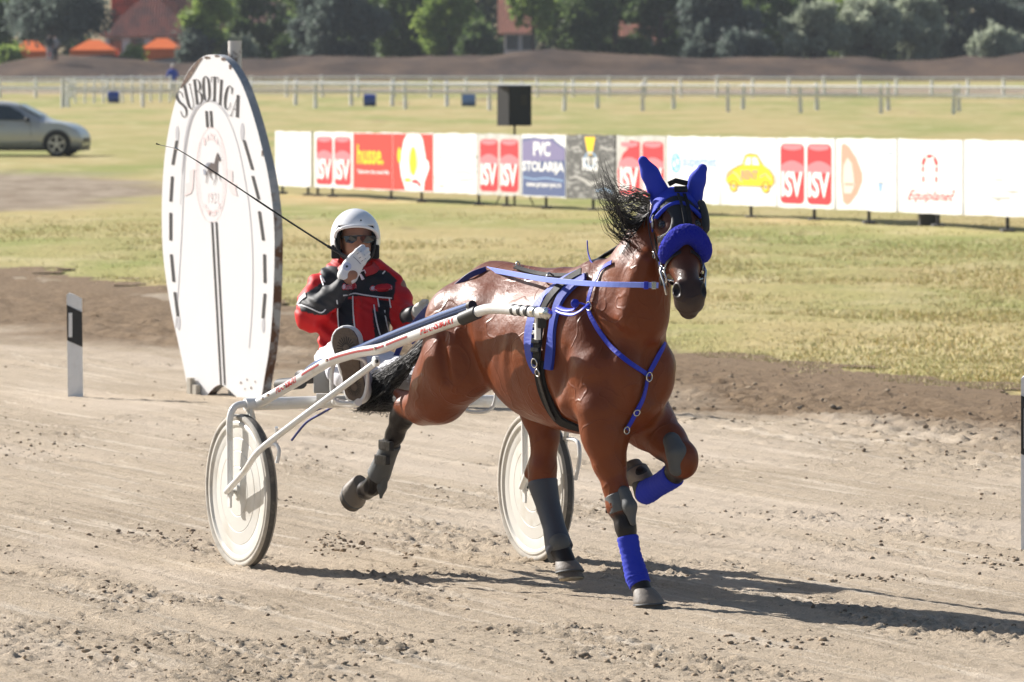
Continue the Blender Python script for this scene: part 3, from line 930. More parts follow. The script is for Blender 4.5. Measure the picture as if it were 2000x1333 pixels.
board(690, 767, 'husse', 'red board with yellow lowercase lettering husse', (.9,))
board(767, 846, 'figure', 'red board with a white figure and yellow shapes on it', (.66,))
board(846, 932, 'worn', 'worn white board with scuffed grey patches between red boards', (.98,))
board(932, 1018, 'isv2', 'faded ISV board left of the navy PVC board', (.62,))
board(1018, 1106, 'pvc', 'navy and lilac board lettered PVC STOLARIJA', (.5,))
board(1106, 1202, 'dark', 'charcoal board with white scratches and a yellow wedge at its top', (.5,))
board(1203, 1302, 'torn', 'ISV board with its red print torn away, behind the flying mane', (.5,))
board(1302, 1407, 'net', 'white board with pale blue round logo and supernet lettering', (.5,))
board(1407, 1517, 'car', 'white board with a drawing of a yellow vintage car', (.5,))
board(1517, 1631, 'isv', 'bright ISV board right of the yellow car drawing', (.6,))
board(1632, 1752, 'pink', 'white board with a salmon pink drop shape', (.5,))
board(1753, 1881, 'equi', 'white board with red horseshoe and Equiplanet script', (.58,))
board(1882, 2016, 'plain2', 'blank white board with faint scuffs at the right edge of the row', (.6,))
board(2018, 2160, 'worn', 'scuffed white board continuing the row beyond the right edge', (.5,))
# dark block standing behind the Equiplanet board
def dark_block():
    s = board_s(1783); p = BA + BD * s - BN * .25; g = float(zg(p.x, p.y))
    r = empty('support_block', (p.x, p.y, g), 'black weight block holding up the board with the red horseshoe', 'weight block')
    MB().box((p.x, p.y, g + .12), (.14, .16, .16), bev=.02).build('block', M_BACK, r)
    MB().box((p.x, p.y, g + .32), (.03, .03, .12), bev=.005).build('post', M_BACK, r)
dark_block()

# ================================================================== SETTING: rail fences
M_PAINT = mat('weathered_white_paint', (.74, .74, .73), .7, var=(8, (.40, .38, .34), .5, .7))
M_GREYW = mat('grey_weathered_wood', (.33, .29, .24), .85, var=(8, (.20, .17, .14), .45, .7))
def fence(posts, top, label, rails, matp, wd, name='rail_fence', jit=0.0, seed=1, tops=None):
    """posts: list of (px, base py); top height in metres; rails: heights"""
    P = [G(a, b) for a, b in posts]
    c = P[len(P) // 2]
    root = empty(name, tuple(c), label, 'rail fence')
    r = random.Random(seed); heads = []
    for i, p in enumerate(P):
        h = top * r.uniform(.97, 1.05)
        d = Vector((r.uniform(-.05, .05) + jit, 0, 0))
        MB().tube([p - Vector((0, 0, .1)), p + Vector((0, 0, h)) + d], [wd, wd * .9], 8).build('post', matp, root)
        heads.append(d)
    for k, rh in enumerate(rails):
        mb = MB()
        for i in range(len(P) - 1):
            a = P[i] + Vector((0, -wd - .015, rh)) + heads[i] * rh / top; b = P[i + 1] + Vector((0, -wd - .015, rh)) + heads[i + 1] * rh / top
            dv = (b - a).normalized()
            sag = Vector((0, 0, r.uniform(-.02, .01)))
            mb.tube([a - dv * .05 + sag, b + dv * .05 + sag], .046, 8)
        mb.build('rail', matp, root)
    return root
fence([(a_, 206.5 + 9.0e-3 * a_) for a_ in (-60, 127, 279, 449, 616, 792, 956, 1102, 1255, 1422, 1564, 1721, 1862, 2040)], 1.22, 'nearest grey white rail fence crossing the infield behind the boards', (1.12, .78), M_PAINT, .085, seed=2)
fence([(a_, 199.5 + 9.5e-3 * a_) for a_ in (385, 480, 577, 686, 766, 873, 1020, 1167, 1316, 1451, 1596, 1735, 1873, 2030)], 1.15, 'second white rail fence just beyond the nearest one with taller posts', (1.04, .62), M_PAINT, .095, seed=5)
fence([(-70 + 70 * i, 192 - 2.5 * math.sin(i / 29 * 3.1)) for i in range(31)], 1.05, 'farthest white rail fence along the far side of the pale track', (1.0, .55), M_PAINT, .085, seed=7)
fence([(147 + 18.5 * i, 201 - i * .2) for i in range(11)], 1.25, 'short run of closely spaced white fence posts left of the oval sign', (1.15, .5), M_PAINT, .055, seed=9)
fence([(122, 211), (133, 210)], 1.3, 'pair of thick white gate posts behind the parked car', (1.2,), M_PAINT, .085, seed=11)

def stray(px, py, h, w_, label, col):
    p = G(px, py)
    r = empty('barrel', tuple(p), label, 'barrel')
    s = p.y / F
    ww = w_ * s / 2
    MB().lathe(p + Vector((-ww, 0, ww)), (1, 0, 0), [(0, 0), (0, ww * .96), (.03, ww), (ww * 2 - .03, ww), (ww * 2, ww * .96), (ww * 2, 0)], 24).build('drum', col, r, smooth=False)
    MB().lathe(p + Vector((ww * 2 - ww - .01, 0, ww)), (1, 0, 0), [(0, ww * 1.03), (.03, ww * 1.03), (.03, ww * .8), (.02, 0)], 24).build('rim', M_PAINT, r)
M_BARREL = mat('blue_plastic', srgb(50, 80, 165), .45, var=(5, srgb(40, 60, 120), .5, .7))
stray(222, 201, 0, 22, 'blue barrel lying by the closely spaced white posts', M_BARREL)
stray(722, 208, 0, 24, 'blue barrel lying under the fence left of the loudspeaker', M_BARREL)
stray(915, 208, 0, 27, 'light blue barrel lying just left of the loudspeaker', mat('pale_blue_plastic', srgb(110, 140, 200), .45))

# ================================================================== loudspeaker on a pole
def speaker():
    Y = 104.0
    def q(px, py, y=Y): return W(px, py, y)
    s = Y / F
    base = G(1006, 395); base.y = Y; base.x = 6 * s; base.z = float(zg(base.x, Y))
    r = empty('loudspeaker', tuple(base), 'black loudspeaker box on a thin pole behind the boards', 'loudspeaker')
    blk = mat('speaker_black', (.02, .02, .022), .55, bump=(60, .4, 2, .005))
    zt, zb = q(0, 169).z, q(0, 246).z
    x0, x1, xm = 971 - 1000, 1038 - 1000, 994 - 1000
    def poly(z, g=0):
        return [Vector((x0 * s, Y + .03, z)), Vector((xm * s, Y - .22, z)), Vector((x1 * s, Y - .14, z)), Vector((x1 * s - .03, Y + .22, z)), Vector((x0 * s + .1, Y + .28, z))]
    MB().prism(poly(zb), (0, 0, zt - zb)).build('cabinet', blk, r)
    a, b = Vector((xm * s, Y - .22, 0)), Vector((x1 * s, Y - .14, 0))
    d = (b - a); nn = Vector((d.y, -d.x, 0)).normalized()
    g = MB()
    c = a.lerp(b, .5); g.box(Vector((c.x, c.y, (zt + zb) / 2)) + nn * .008, (d.length * .44, .006, (zt - zb) * .46), (d.normalized(), nn, Vector((0, 0, 1))), bev=.004)
    g.build('grille', mat('speaker_grille', (.035, .035, .038), .7, bump=(200, .8, 1, .004)), r)
    c = a.lerp(b, .66); MB().box(Vector((c.x, c.y, zt - (zt - zb) * .34)) + nn * .018, (d.length * .14, .008, (zt - zb) * .13), (d.normalized(), nn, Vector((0, 0, 1)))).build('horn', M_BACK, r)
    MB().box(Vector((xm * s + .1, Y, zt + .012)), (.30, .2, .010), bev=.004).build('cap', mat('speaker_cap', (.25, .28, .33), .5), r)
    MB().tube([Vector((5 * s, Y + .02, base.z - .05)), Vector((5 * s, Y + .02, zb + .02))], .022, 10).build('pole', blk, r)
    for k in range(3):
        an = R(90 + 120 * k); p0 = Vector((5 * s, Y + .02, base.z + .75)); p1 = Vector((5 * s + .4 * math.cos(an), Y + .02 + .4 * math.sin(an), base.z))
        MB().tube([p0, p1], .012, 8).build('leg', blk, r)
speaker()

# ================================================================== delineator posts
M_POST = mat('white_plastic', (.78, .79, .80), .4, var=(14, (.66, .66, .66), .5, .75))
def delineator(px, py, pxtop, pw, label, lean=0):
    p = G(px, py); s = p.y / F
    h = (py - pxtop) * s; w_ = pw * s
    r = empty('delineator_post', tuple(p), label, 'delineator post', 'white delineator posts beside the track')
    def prof(z, cut=None):
        return z
    def pt(x, z, y=0): return p + Vector((x * w_ + lean * z, y, z))
    def body(mb, z0a, z0b, z1a, z1b, pr=0.0):
        # hollow triangular section; z..a at the left edge, z..b at the right edge
        f = [pt(-.5, z0a, -pr), pt(.5, z0b, -pr), pt(.5, z1b, -pr), pt(-.5, z1a, -pr)]
        k = [pt(-.42, z0a, .05), pt(.42, z0b, .05), pt(.42, z1b, .05), pt(-.42, z1a, .05)]
        mb.add(f + k, [(0, 1, 2, 3), (7, 6, 5, 4), (0, 4, 5, 1), (1, 5, 6, 2), (2, 6, 7, 3), (3, 7, 4, 0)])
    mb = MB(); body(mb, -.05, -.05, h * .985, h * .95)
    mb.add([pt(-.5, h * .985), pt(-.36, h), pt(-.1, h * .99), pt(.5, h * .95), pt(.42, h * .95, .05), pt(-.1, h * .99, .05), pt(-.36, h, .05), pt(-.42, h * .985, .05)], [(0, 3, 2, 1), (4, 7, 6, 5), (0, 1, 6, 7), (1, 2, 5, 6), (2, 3, 4, 5)])
    mb.build('shaft', M_POST, r)
    mb = MB(); body(mb, h * .555, h * .49, h * .89, h * .82, .004)
    mb.build('black_band', mat('black_plastic', (.02, .02, .022), .45, bump=(30, .3)), r)
    mb = MB(); mb.box(pt(-.27, h * .70, -.009), (w_ * .12, .004, h * .115), bev=.002)
    mb.build('reflector', mat('reflector', (.75, .76, .78), .2, spec=.8), r)
delineator(147.5, 780, 573, 30, 'white post with black band standing left of the oval sign', -.012)
delineator(2019, 1076, 735, 50, 'white post with black band cut off by the right edge of the picture', 0)
# ================================================================== oval horseshoe sign
def sign():
    base = G(440, 778)
    rr = R(55)
    nrm = Vector((-math.sin(rr), -math.cos(rr), 0))
    side = Vector((math.cos(rr), -math.sin(rr), 0))
    # plane through base: pixel -> point on the plane
    def on(px, py, off=0.0):
        d = Vector(((px - 1000) / F, 1, -(py - HY) / F))
        t = ((base - CAMP).dot(nrm) + off) / d.dot(nrm)
        return CAMP + d * t
    r = empty('oval_sign', tuple(base), 'tall white oval horseshoe sign lettered SUBOTICA beside the track', 'sign')
    M_S = mat('sign_white', (.78, .78, .79), .45, var=(1.2, (.66, .66, .66), .60, .75), bump=(4, .15, 3, .01))
    M_RUST = mat('rusty_edge', (.13, .06, .03), .8, var=(7, (.42, .42, .42), .45, .6), bump=(30, .5))
    out = [(415, 107), (395, 112), (372, 133), (352, 172), (338, 215), (325, 280), (318, 350), (316, 420), (318, 490), (325, 550), (335, 610), (347, 665), (360, 725), (370, 772), (380, 777), (398, 781),
           (408, 768), (420, 756), (432, 752), (445, 760), (458, 772), (470, 780), (492, 780), (509, 778), (517, 735), (526, 680), (532, 610), (535, 540), (536, 470), (533, 410), (524, 345), (513, 295), (500, 245), (486, 200), (470, 160), (452, 130), (434, 112)]
    outs = [(p.x, p.y) for p in spline([(a, b, 0) for a, b in out], 4, closed=True)]
    front = [on(a, b) for a, b in outs]
    bk = -nrm * .075
    n = len(front)
    mb = MB(); mb.add(front, [tuple(range(n))]); mb.build('face', M_S, r)
    mb = MB(); mb.add([p + bk * .999 for p in front], [tuple(reversed(range(n)))])
    mb.add([p for p in front] + [p + bk for p in front], [(i, (i + 1) % n, n + (i + 1) % n, n + i) for i in range(n)])
    for i in range(n): mb.m[1 + i] = 0 if outs[i][1] > 400 + 30 * math.sin(i * 1.7) else 1
    mb.build('rim', [M_RUST, mat('rim_grey_paint', (.30, .32, .35), .6, var=(5, (.5, .5, .5), .5, .7))], r)
    # chipped paint along the top left edge
    M_CH = mat('chipped_rust', (.10, .06, .045), .8, var=(40, (.30, .22, .16), .5, .7))
    mb = MB()
    L = [(394, 113), (385, 119), (376, 129), (367, 142), (359, 157), (352, 172)]
    Wd = [2, 7, 9, 8, 6, 2]
    pts = [on(a + w_ * (.15 + .0 * i), b, .003) for i, ((a, b), w_) in enumerate(zip(L, [0] * 6))] + [on(a + w_ * (1 + .25 * math.sin(i * 5)), b + w_ * .35, .003) for i, ((a, b), w_) in reversed(list(enumerate(zip(L, Wd))))]
    mb.add(pts, [tuple(range(len(pts)))]); 
    for (cx, cy, rx, ry) in ((404, 113, 6, 2.5), (436, 116, 5, 3), (449, 131, 2.5, 5), (423, 110, 5, 2), (512, 300, 1.5, 6), (470, 748, 1.5, 2.5), (482, 742, 1.2, 2), (490, 758, 1.4, 2.5), (478, 760, 1, 1.6), (498, 746, 1, 2)):
        mb.add([on(cx + rx * (1 + .25 * math.sin(k * 2.3)) * math.cos(k * .63), cy + ry * math.sin(k * .63), .003) for k in range(10)], [tuple(range(10))])
    mb.build('chipped_paint', M_CH, r)
    M_L = mat('sign_black', (.035, .035, .04), .5); M_G = mat('sign_grey_line', (.50, .50, .53), .5); M_P = mat('sign_faded_red', (.79, .58, .58), .5); M_P2 = mat('sign_pale_red', (.79, .68, .68), .5)
    # horseshoe line
    mb = MB()
    def strk(p, wd, off, m, close=False):
        pp = [(q.x, q.y) for q in spline([(a, b, 0) for a, b in p], 6)]
        L_, R_ = band(pp, wd if not isinstance(wd, list) else [wd[min(int(i * len(wd) / len(pp)), len(wd) - 1)] for i in range(len(pp))])
        k = len(pp)
        mb.add([on(a, b, off) for a, b in L_ + R_], [(i, i + 1, k + i + 1, k + i) for i in range(k - 1)], m)
    strk([(343, 640), (352, 500), (357, 400), (360, 330), (366, 270), (380, 222), (402, 199), (424, 205), (445, 232), (463, 280), (476, 340), (487, 410), (493, 500), (492, 600), (486, 680)], 1.6, .002, 1)
    strk([(352, 400), (356, 330), (363, 265), (377, 219), (400, 197), (424, 201), (447, 228)], [1, 2.5, 4, 4, 4, 2.5, 1.5], .0025, 1)
    # nail slots
    left = [(343, 262, 336, 342), (335, 348, 331, 396), (331, 414, 333, 470), (333, 495, 339, 552), (340, 570, 347, 617)]
    right = [(474, 272, 494, 338), (494, 338, 504, 396), (503, 412, 515, 470), (516, 496, 518, 552), (516, 574, 513, 622)]
    right = [(476, 274, 493, 332), (493, 344, 505, 390), (506, 413, 514, 470), (516, 497, 517, 553), (517, 574, 513, 622)]
    left = [(345, 275, 337, 322), (336, 345, 333, 394), (333, 416, 333, 470), (334, 497, 339, 551), (341, 571, 347, 618)]
    for (a, b, c, d) in left + right:
        mb.add([on(a - 2.6, b, .003), on(a + 2.8, b, .003), on(c + 2.8, d, .003), on(c - 2.6, d, .003)], [(0, 1, 2, 3)], 0)
    for (cx, cy, dx, dy) in ((346, 262, 3.5, 16), (473, 258, 4, 18), (349, 632, 3, 14), (514, 636, 3, 15)):
        mb.add([on(cx + dx * math.cos(k * .5236), cy + dy * math.sin(k * .5236), .002) for k in range(12)], [tuple(range(12))], 1)
    # double centre line
    for (x0, x1) in ((402.5, 404.5), (411, 413)):
        mb.add([on(x0 - 2, 217, .003), on(x0 + 2.6, 217, .003), on(x1 + 2.6, 249, .003), on(x1 - 2, 249, .003)], [(0, 1, 2, 3)], 0)
    for (x0, x1) in ((413.5, 431), (422, 438.5)):
        mb.add([on(x0 - 1.7, 434, .003), on(x0 + 2, 434, .003), on(x1 + 1.6, 752, .003), on(x1 - 1.4, 752, .003)], [(0, 1, 2, 3)], 0)
    # SUBOTICA: lettering with thick and thin strokes and serifs, set on an arc
    def arc_pt(t):
        c = [(353, 210), (362, 190), (374, 174), (390, 166), (407, 163), (424, 166), (438, 175), (451, 196), (459, 215)]
        return c
    LT = {
     'S': [([(.86, .74), (.84, .93), (.62, 1.0), (.36, .97), (.18, .82), (.30, .62), (.62, .46), (.84, .28), (.74, .08), (.5, 0), (.24, .03), (.14, .26)], [.05, .10, .10, .12, .26, .30, .30, .26, .14, .1, .1, .05])],
     'U': [([(.2, 1), (.2, .28), (.32, .06), (.55, .0), (.76, .08), (.86, .3), (.86, 1)], [.28, .28, .2, .1, .08, .07, .07]), ([(.02, .985), (.42, .985)], .05), ([(.7, .985), (1.0, .985)], .05)],
     'B': [([(.22, 0), (.22, 1)], .28), ([(.2, .98), (.6, .98), (.84, .86), (.84, .66), (.6, .53), (.3, .53)], [.06, .07, .2, .24, .08, .06]), ([(.3, .52), (.62, .5), (.9, .36), (.9, .16), (.62, .02), (.2, .02)], [.06, .08, .26, .26, .08, .06]), ([(.02, .015), (.3, .015)], .05), ([(.02, .985), (.3, .985)], .05)],
     'O': [([(.5, 1), (.22, .88), (.12, .5), (.22, .12), (.5, 0), (.78, .12), (.88, .5), (.78, .88), (.5, 1)], [.06, .22, .3, .22, .06, .22, .3, .22, .06])],
     'T': [([(.5, 0), (.5, 1)], .28), ([(.02, .97), (.98, .97)], .06), ([(.04, .99), (.04, .76)], .06), ([(.96, .99), (.96, .76)], .06), ([(.28, .015), (.72, .015)], .05)],
     'I': [([(.5, 0), (.5, 1)], .42), ([(.15, .015), (.85, .015)], .05), ([(.15, .985), (.85, .985)], .05)],
     'C': [([(.9, .68), (.82, .9), (.56, 1), (.26, .88), (.14, .5), (.26, .12), (.56, 0), (.84, .1), (.92, .3)], [.1, .1, .06, .22, .3, .22, .06, .07, .05]), ([(.91, .95), (.91, .66)], .06)],
     'A': [([(.08, 0), (.5, 1)], .07), ([(.46, 1), (.86, 0)], .30), ([(.2, .33), (.7, .33)], .06), ([(-.04, .015), (.24, .015)], .05), ([(.64, .015), (1.06, .015)], .05)]}
    # each letter: centre pixel of its foot, centre pixel of its head, half width
    GL = [('S', 361, 228, 348, 180, 8), ('U', 374, 213, 364, 165, 8), ('B', 389, 204, 383, 155, 7.5), ('O', 404, 198, 401, 149, 7.5), ('T', 418, 198, 419, 150, 7), ('I', 429, 205, 432, 156, 4.5), ('C', 442, 214, 448, 168, 7.5), ('A', 457, 228, 465, 186, 8)]
    for ch, fx, fy, hx, hy, hw in GL:
        ux, uy = hx - fx, hy - fy; q = math.hypot(ux, uy); sx, sy = -uy / q, ux / q
        for pts, wd in LT[ch]:
            n0 = len(pts)
            pp = spline([(a, b, 0) for a, b in pts], 5) if n0 > 3 else [Vector((a, b, 0)) for a, b in pts]
            ws = [np.interp(i / (len(pp) - 1) * (n0 - 1), range(n0), wd) for i in range(len(pp))] if isinstance(wd, list) else [wd] * len(pp)
            # stroke in pixel space: width measured in units of the letter width
            P2 = [(fx + ux * p.y + sx * (p.x - .5) * 2 * hw, fy + uy * p.y + sy * (p.x - .5) * 2 * hw) for p in pp]
            L_, R_ = band(P2, [max(w2 * 2 * hw, 1.2) for w2 in ws]); k = len(P2)
            mb.add([on(a, b, .004) for a, b in L_ + R_], [(i, i + 1, k + i + 1, k + i) for i in range(k - 1)], 0)
    mb.build('lettering', [M_L, M_G], r)
    # round club emblem
    mb = MB()
    def ring(cx, cy, rx, ry, wd, m, off=.003):
        k = 48; o = [(cx + rx * math.cos(R(i * 7.5)), cy + ry * math.sin(R(i * 7.5))) for i in range(k + 1)]
        L_, R_ = band(o, wd); mb.add([on(a, b, off) for a, b in L_ + R_], [(i, i + 1, k + 1 + i + 1, k + 1 + i) for i in range(k)], m)
    ring(412, 342, 30, 93, .8, 0)
    for yy in range(-60, 70, 9):
        for sgn in (-1, 1):
            cx = 412 + sgn * 28 * math.sqrt(max(0, 1 - (yy / 93) ** 2)) * .9 + yy * .03; ring(cx, 342 + yy, 2.2, 4.5, .5, 1, .002)
    for sgn in (-1, 1):
        x0 = 412 + sgn * 33
        pts = [(x0, 330), (x0 + sgn * 9, 334), (x0 + sgn * 9, 356), (x0 + sgn * 17, 360), (x0 + sgn * 15, 370), (x0 + sgn * 19, 384), (x0 + sgn * 6, 378), (x0 + 2 * sgn, 368)]
        mb.add([on(a, b, .003) for a, b in pts], [tuple(range(8))], 1)
    def txt(s_, cx, cy, rad, span, hh, ww, flip=1, m=0):
        for i, ch in enumerate(s_):
            a = (i - (len(s_) - 1) / 2) * span * flip
            px, py = cx + rad[0] * math.sin(R(a)), cy - flip * rad[1] * math.cos(R(a))
            fn = lambda x, y: on(px + (x - .5) * ww + (y - .5) * hh * .1 * math.sin(R(a)) * flip, py - (y - .5) * hh + (x - .5) * ww * math.tan(R(a * flip)) * .5 * flip, .004)
            put_text(mb, ch, fn, 0, 0, 1, 1, .01, m)
    txt('BAČKA', 411, 342, (24, 76), 15, 14, 4.2)
    txt('SUBOTICA', 414, 342, (22, 76), 11, 10, 3.4, -1)
    put_text(mb, '1921', lambda x, y: on(405 + x * 20, 396 - y * 20, .004), 0, 0, 1, 1, 0, 1)
    mb.build('emblem', [M_P, M_P2], r)
    # little trotter in the emblem
    mb = MB()
    def poly(pts, m=0, off=.005): mb.add([on(a, b, off) for a, b in pts], [tuple(range(len(pts)))], m)
    poly([(405, 320), (412, 318), (418, 320), (421, 308), (423, 301), (425, 298), (427, 304), (430, 312), (428, 316), (425, 312), (424, 322), (424, 334), (422, 342), (416, 338), (407, 336), (405, 330)])
    for pts in ([(406, 334), (404, 346), (402, 358)], [(410, 336), (411, 346), (416, 352)], [(421, 338), (421, 350), (417, 361)], [(423, 338), (428, 344), (431, 354)]):
        L_, R_ = band(pts, [2.4, 1.5, 1]); k = 3; mb.add([on(a, b, .005) for a, b in L_ + R_], [(i, i + 1, k + i + 1, k + i) for i in range(k - 1)], 0)
    poly([(398, 326), (404, 318), (411, 318), (409, 325), (402, 329)], 1); poly([(396, 332), (400, 330), (402, 340), (398, 343)], 1)
    mb.build('trotter_picture', [mat('emblem_dark', (.10, .08, .08), .5), mat('emblem_grey', (.35, .38, .45), .5)], r)
    # posts that carry it
    t0 = on(424, 80); pw = .075
    back = -nrm * .16
    px_ = on(424, 107); 
    MB().tube([Vector((px_.x, px_.y, base.z - .05)) + back, Vector((px_.x, px_.y, t0.z)) + back], .052, 20).build('post', mat('painted_post', (.62, .60, .57), .6, var=(3, (.12, .08, .06), .56, .62)), r)
    for (a, b, c) in ((379, 738, 778), (390, 752, 778), (457, 765, 790)):
        p = on(a, c); q = on(a, b)
        MB().box(Vector((p.x, p.y, (base.z - .05 + q.z) / 2)) + (nrm * .03 if a != 457 else -nrm * .10), (.028, .02, (q.z - base.z + .05) / 2), (side, nrm, Vector((0, 0, 1))), bev=.004).build('foot_stake', mat('stake_wood', (.45, .42, .36), .8, var=(9, (.3, .27, .22), .4, .7)), r)
sign()

# ================================================================== parked car
def car():
    wb = G(111, 306)             # front wheel on the ground
    Y = wb.y; s = Y / F
    hd = Vector((1, -.10, 0)).normalized(); lf = Vector((-hd.y, hd.x, 0))   # nose to picture right; lf points away from the camera
    fx = wb.x                    # x of the front axle, near side
    O = Vector((fx, Y, wb.z))
    r = empty('hatchback_car', tuple(O + hd * -1.3 + lf * .8), 'grey beige hatchback parked on the grass, cut off by the left edge', 'car')
    def L(x, y, z): return O + hd * x + lf * y + Vector((0, 0, z))
    M_B = mat('car_paint', (.50, .49, .46), .28, metal=.3, coat=.5); M_GL = mat('car_glass', (.03, .045, .055), .06, spec=.9); M_T = mat('tyre_rubber', (.02, .02, .02), .8); M_R = mat('alloy', (.55, .55, .57), .3, metal=.8); M_D = mat('dark_trim', (.02, .02, .02), .5)
    M_H = mat('headlight_glass', (.55, .58, .62), .12, spec=.9)
    # side outline (x forward of front axle, z)
    top = [(-3.35, .62), (-3.33, .95), (-3.15, 1.12), (-2.75, 1.36), (-2.2, 1.45), (-1.6, 1.46), (-1.15, 1.38), (-.75, 1.20), (-.42, 1.02), (-.2, .95), (.15, .89), (.38, .80), (.56, .66), (.64, .50), (.64, .30)]
    sec = []
    n = 22
    tp = spline([(x, 0, z) for x, z in top], 3)
    mb = MB()
    W2 = .89
    rows = []
    for p in tp:
        x, zt = p.x, p.z
        zb = .22 + (.04 if x > .5 else 0)
        belt = min(zt, .93 - .02 * x * (x < 0)) if zt > .93 else zt
        wtop = .58 if zt > 1.2 else np.interp(zt, (.3, .9, 1.2), (.80, .76, .60))
        wn = 1.0 - .24 * max(0, (x - .28) / .36) ** 2 - .12 * max(0, (-2.9 - x) / .45) ** 2
        half = [(0, zb), (.80 * wn, zb), (.87 * wn, zb + .08), (.90 * wn, .45 if zt > .5 else zt * .9), (.89 * wn, min(.70, zt * .96)), (.86 * wn, min(.90, zt * .98)), (wtop * wn + .03, zt * .975 if zt < 1.0 else zt - .07), (wtop * wn - .08, zt - .012), (0, zt + .012)]
        rows.append([(x, y, z) for y, z in half] + [(x, -y, z) for y, z in half[-2:0:-1]])
    m_ = len(rows[0])
    vs = [L(a, .89 + b, c) for row in rows for a, b, c in row]
    fs = [(i * m_ + k, i * m_ + (k + 1) % m_, (i + 1) * m_ + (k + 1) % m_, (i + 1) * m_ + k) for i in range(len(rows) - 1) for k in range(m_)]
    fs += [tuple(range(m_)), tuple((len(rows) - 1) * m_ + k for k in reversed(range(m_)))]
    mb.add(vs, fs)
    body = mb.build('body', M_B, r, smooth=True, angle=50)
    def side_pt(x, z, o=.006, near=True):
        wn = 1.0 - .22 * max(0, (x - .35) / .45) ** 2
        y = np.interp(z, (.2, .30, .45, .70, .90, 1.0, 1.15, 1.3, 1.42), (.80, .87, .90, .89, .865, .83, .76, .70, .63)) * wn
        return L(x, .89 - y - o if near else .89 + y + o, z)
    for near in (True, False):
        g = MB()
        for poly in ([(-.78, .965), (-1.0, 1.18), (-1.32, 1.34), (-1.75, 1.38), (-1.75, .97)], [(-1.81, .97), (-1.81, 1.38), (-2.35, 1.36), (-2.62, 1.26), (-2.6, .99)]):
            g.add([side_pt(a, b, .012, near) for a, b in poly], [tuple(range(len(poly)))])
        g.build('side_window', M_GL, r)
        for ax in (0, -2.6):
            a = MB(); c = L(ax, .89 - .905 if near else .89 + .905, .33)
            ar = [c + hd * (.39 * math.cos(R(t))) + Vector((0, 0, .39 * math.sin(R(t)))) for t in range(-15, 196, 10)]
            a.add(ar, [tuple(range(len(ar)))]); a.build('wheel_arch', M_D, r)
            wmesh = MB(); sg = -1 if near else 1
            c2 = L(ax, (.08 if near else 1.70), .325)
            wmesh.lathe(c2, lf * sg, [(-.10, .20), (-.10, .31), (-.07, .325), (.09, .325), (.115, .31), (.115, .235), (.09, .22), (.05, .22), (.05, 0)], 40)
            wo = wmesh.build('wheel', M_T, r, smooth=True, angle=40)
            rm = MB()
            rm.lathe(c2, lf * sg, [(.06, .235), (.12, .235), (.12, .215), (.07, .20)], 40)
            for k in range(5):
                t = R(72 * k + 20); dd = hd * math.cos(t) + Vector((0, 0, math.sin(t)))
                tg = dd.cross(lf)
                rm.box(c2 + lf * sg * .105 + dd * .12, (.105, .028, .012), (dd, tg, lf))
            rm.lathe(c2, lf * sg, [(.09, .05), (.125, .045), (.125, 0)], 20)
            rm.build('rim', M_R, wo)
    # door lines, mirror, handle
    g = MB()
    for pth in ([(-.72, .32), (-.70, .6), (-.74, .94)], [(-1.78, .32), (-1.78, .94)], [(-.72, .32), (-1.78, .32), (-2.3, .34)]):
        pts = [side_pt(a, b, .004) for a, b in pth]; g.tube(pts, .006, 5)
    g.build('door_seam', M_D, r)
    g = MB(); pts = [side_pt(a, b, .010) for a, b in ((-2.0, .40), (-1.3, .38), (-.55, .42))]; g.tube(pts, .02, 6, sq=(.4, 1)); g.build('sill_trim', mat('bright_sill', (.45, .45, .44), .35, metal=.5), r)
    g = MB(); g.tube([L(-.80, -.02, .96), L(-.78, -.12, .99), L(-.76, -.2, 1.0)], [.05, .075, .05], 10, sq=(1, .8)); g.build('mirror', M_D, r, smooth=True)
    g = MB(); g.tube([side_pt(-1.62, .86, .02), side_pt(-1.45, .86, .03), side_pt(-1.4, .86, .01)], .014, 6); g.build('door_handle', M_B, r)
    # windscreen, headlamps, bumper grille
    g = MB(); g.add([L(-.50, .28, 1.085), L(-.50, 1.5, 1.085), L(-1.12, 1.40, 1.395), L(-1.12, .38, 1.395)], [(0, 1, 2, 3)]); g.build('windscreen', M_GL, r)
    for sg in (-1, 1):
        g = MB(); c = L(.38, .89 + sg * .66, .69); g.tube([c - hd * .24 + Vector((0, 0, .07)), c, c + hd * .14 - Vector((0, 0, .03))], [.02, .075, .04], 12, sq=(.9, 1)); g.build('headlight', M_H, r, smooth=True)
        g = MB(); g.lathe(L(.60, .89 + sg * .58, .36), hd + lf * sg * .3, [(0, .06), (.04, .055), (.04, 0)], 16); g.build('fog_light', M_D, r)
    g = MB(); g.box(L(.63, .89, .42), (.02, .52, .06), (hd, lf, Vector((0, 0, 1))), bev=.01); g.build('grille', M_D, r)
    g = MB(); g.box(L(-1.3, .89, .2), (1.9, .8, .05), (hd, lf, Vector((0, 0, 1)))); g.build('underbody', M_D, r)
car()

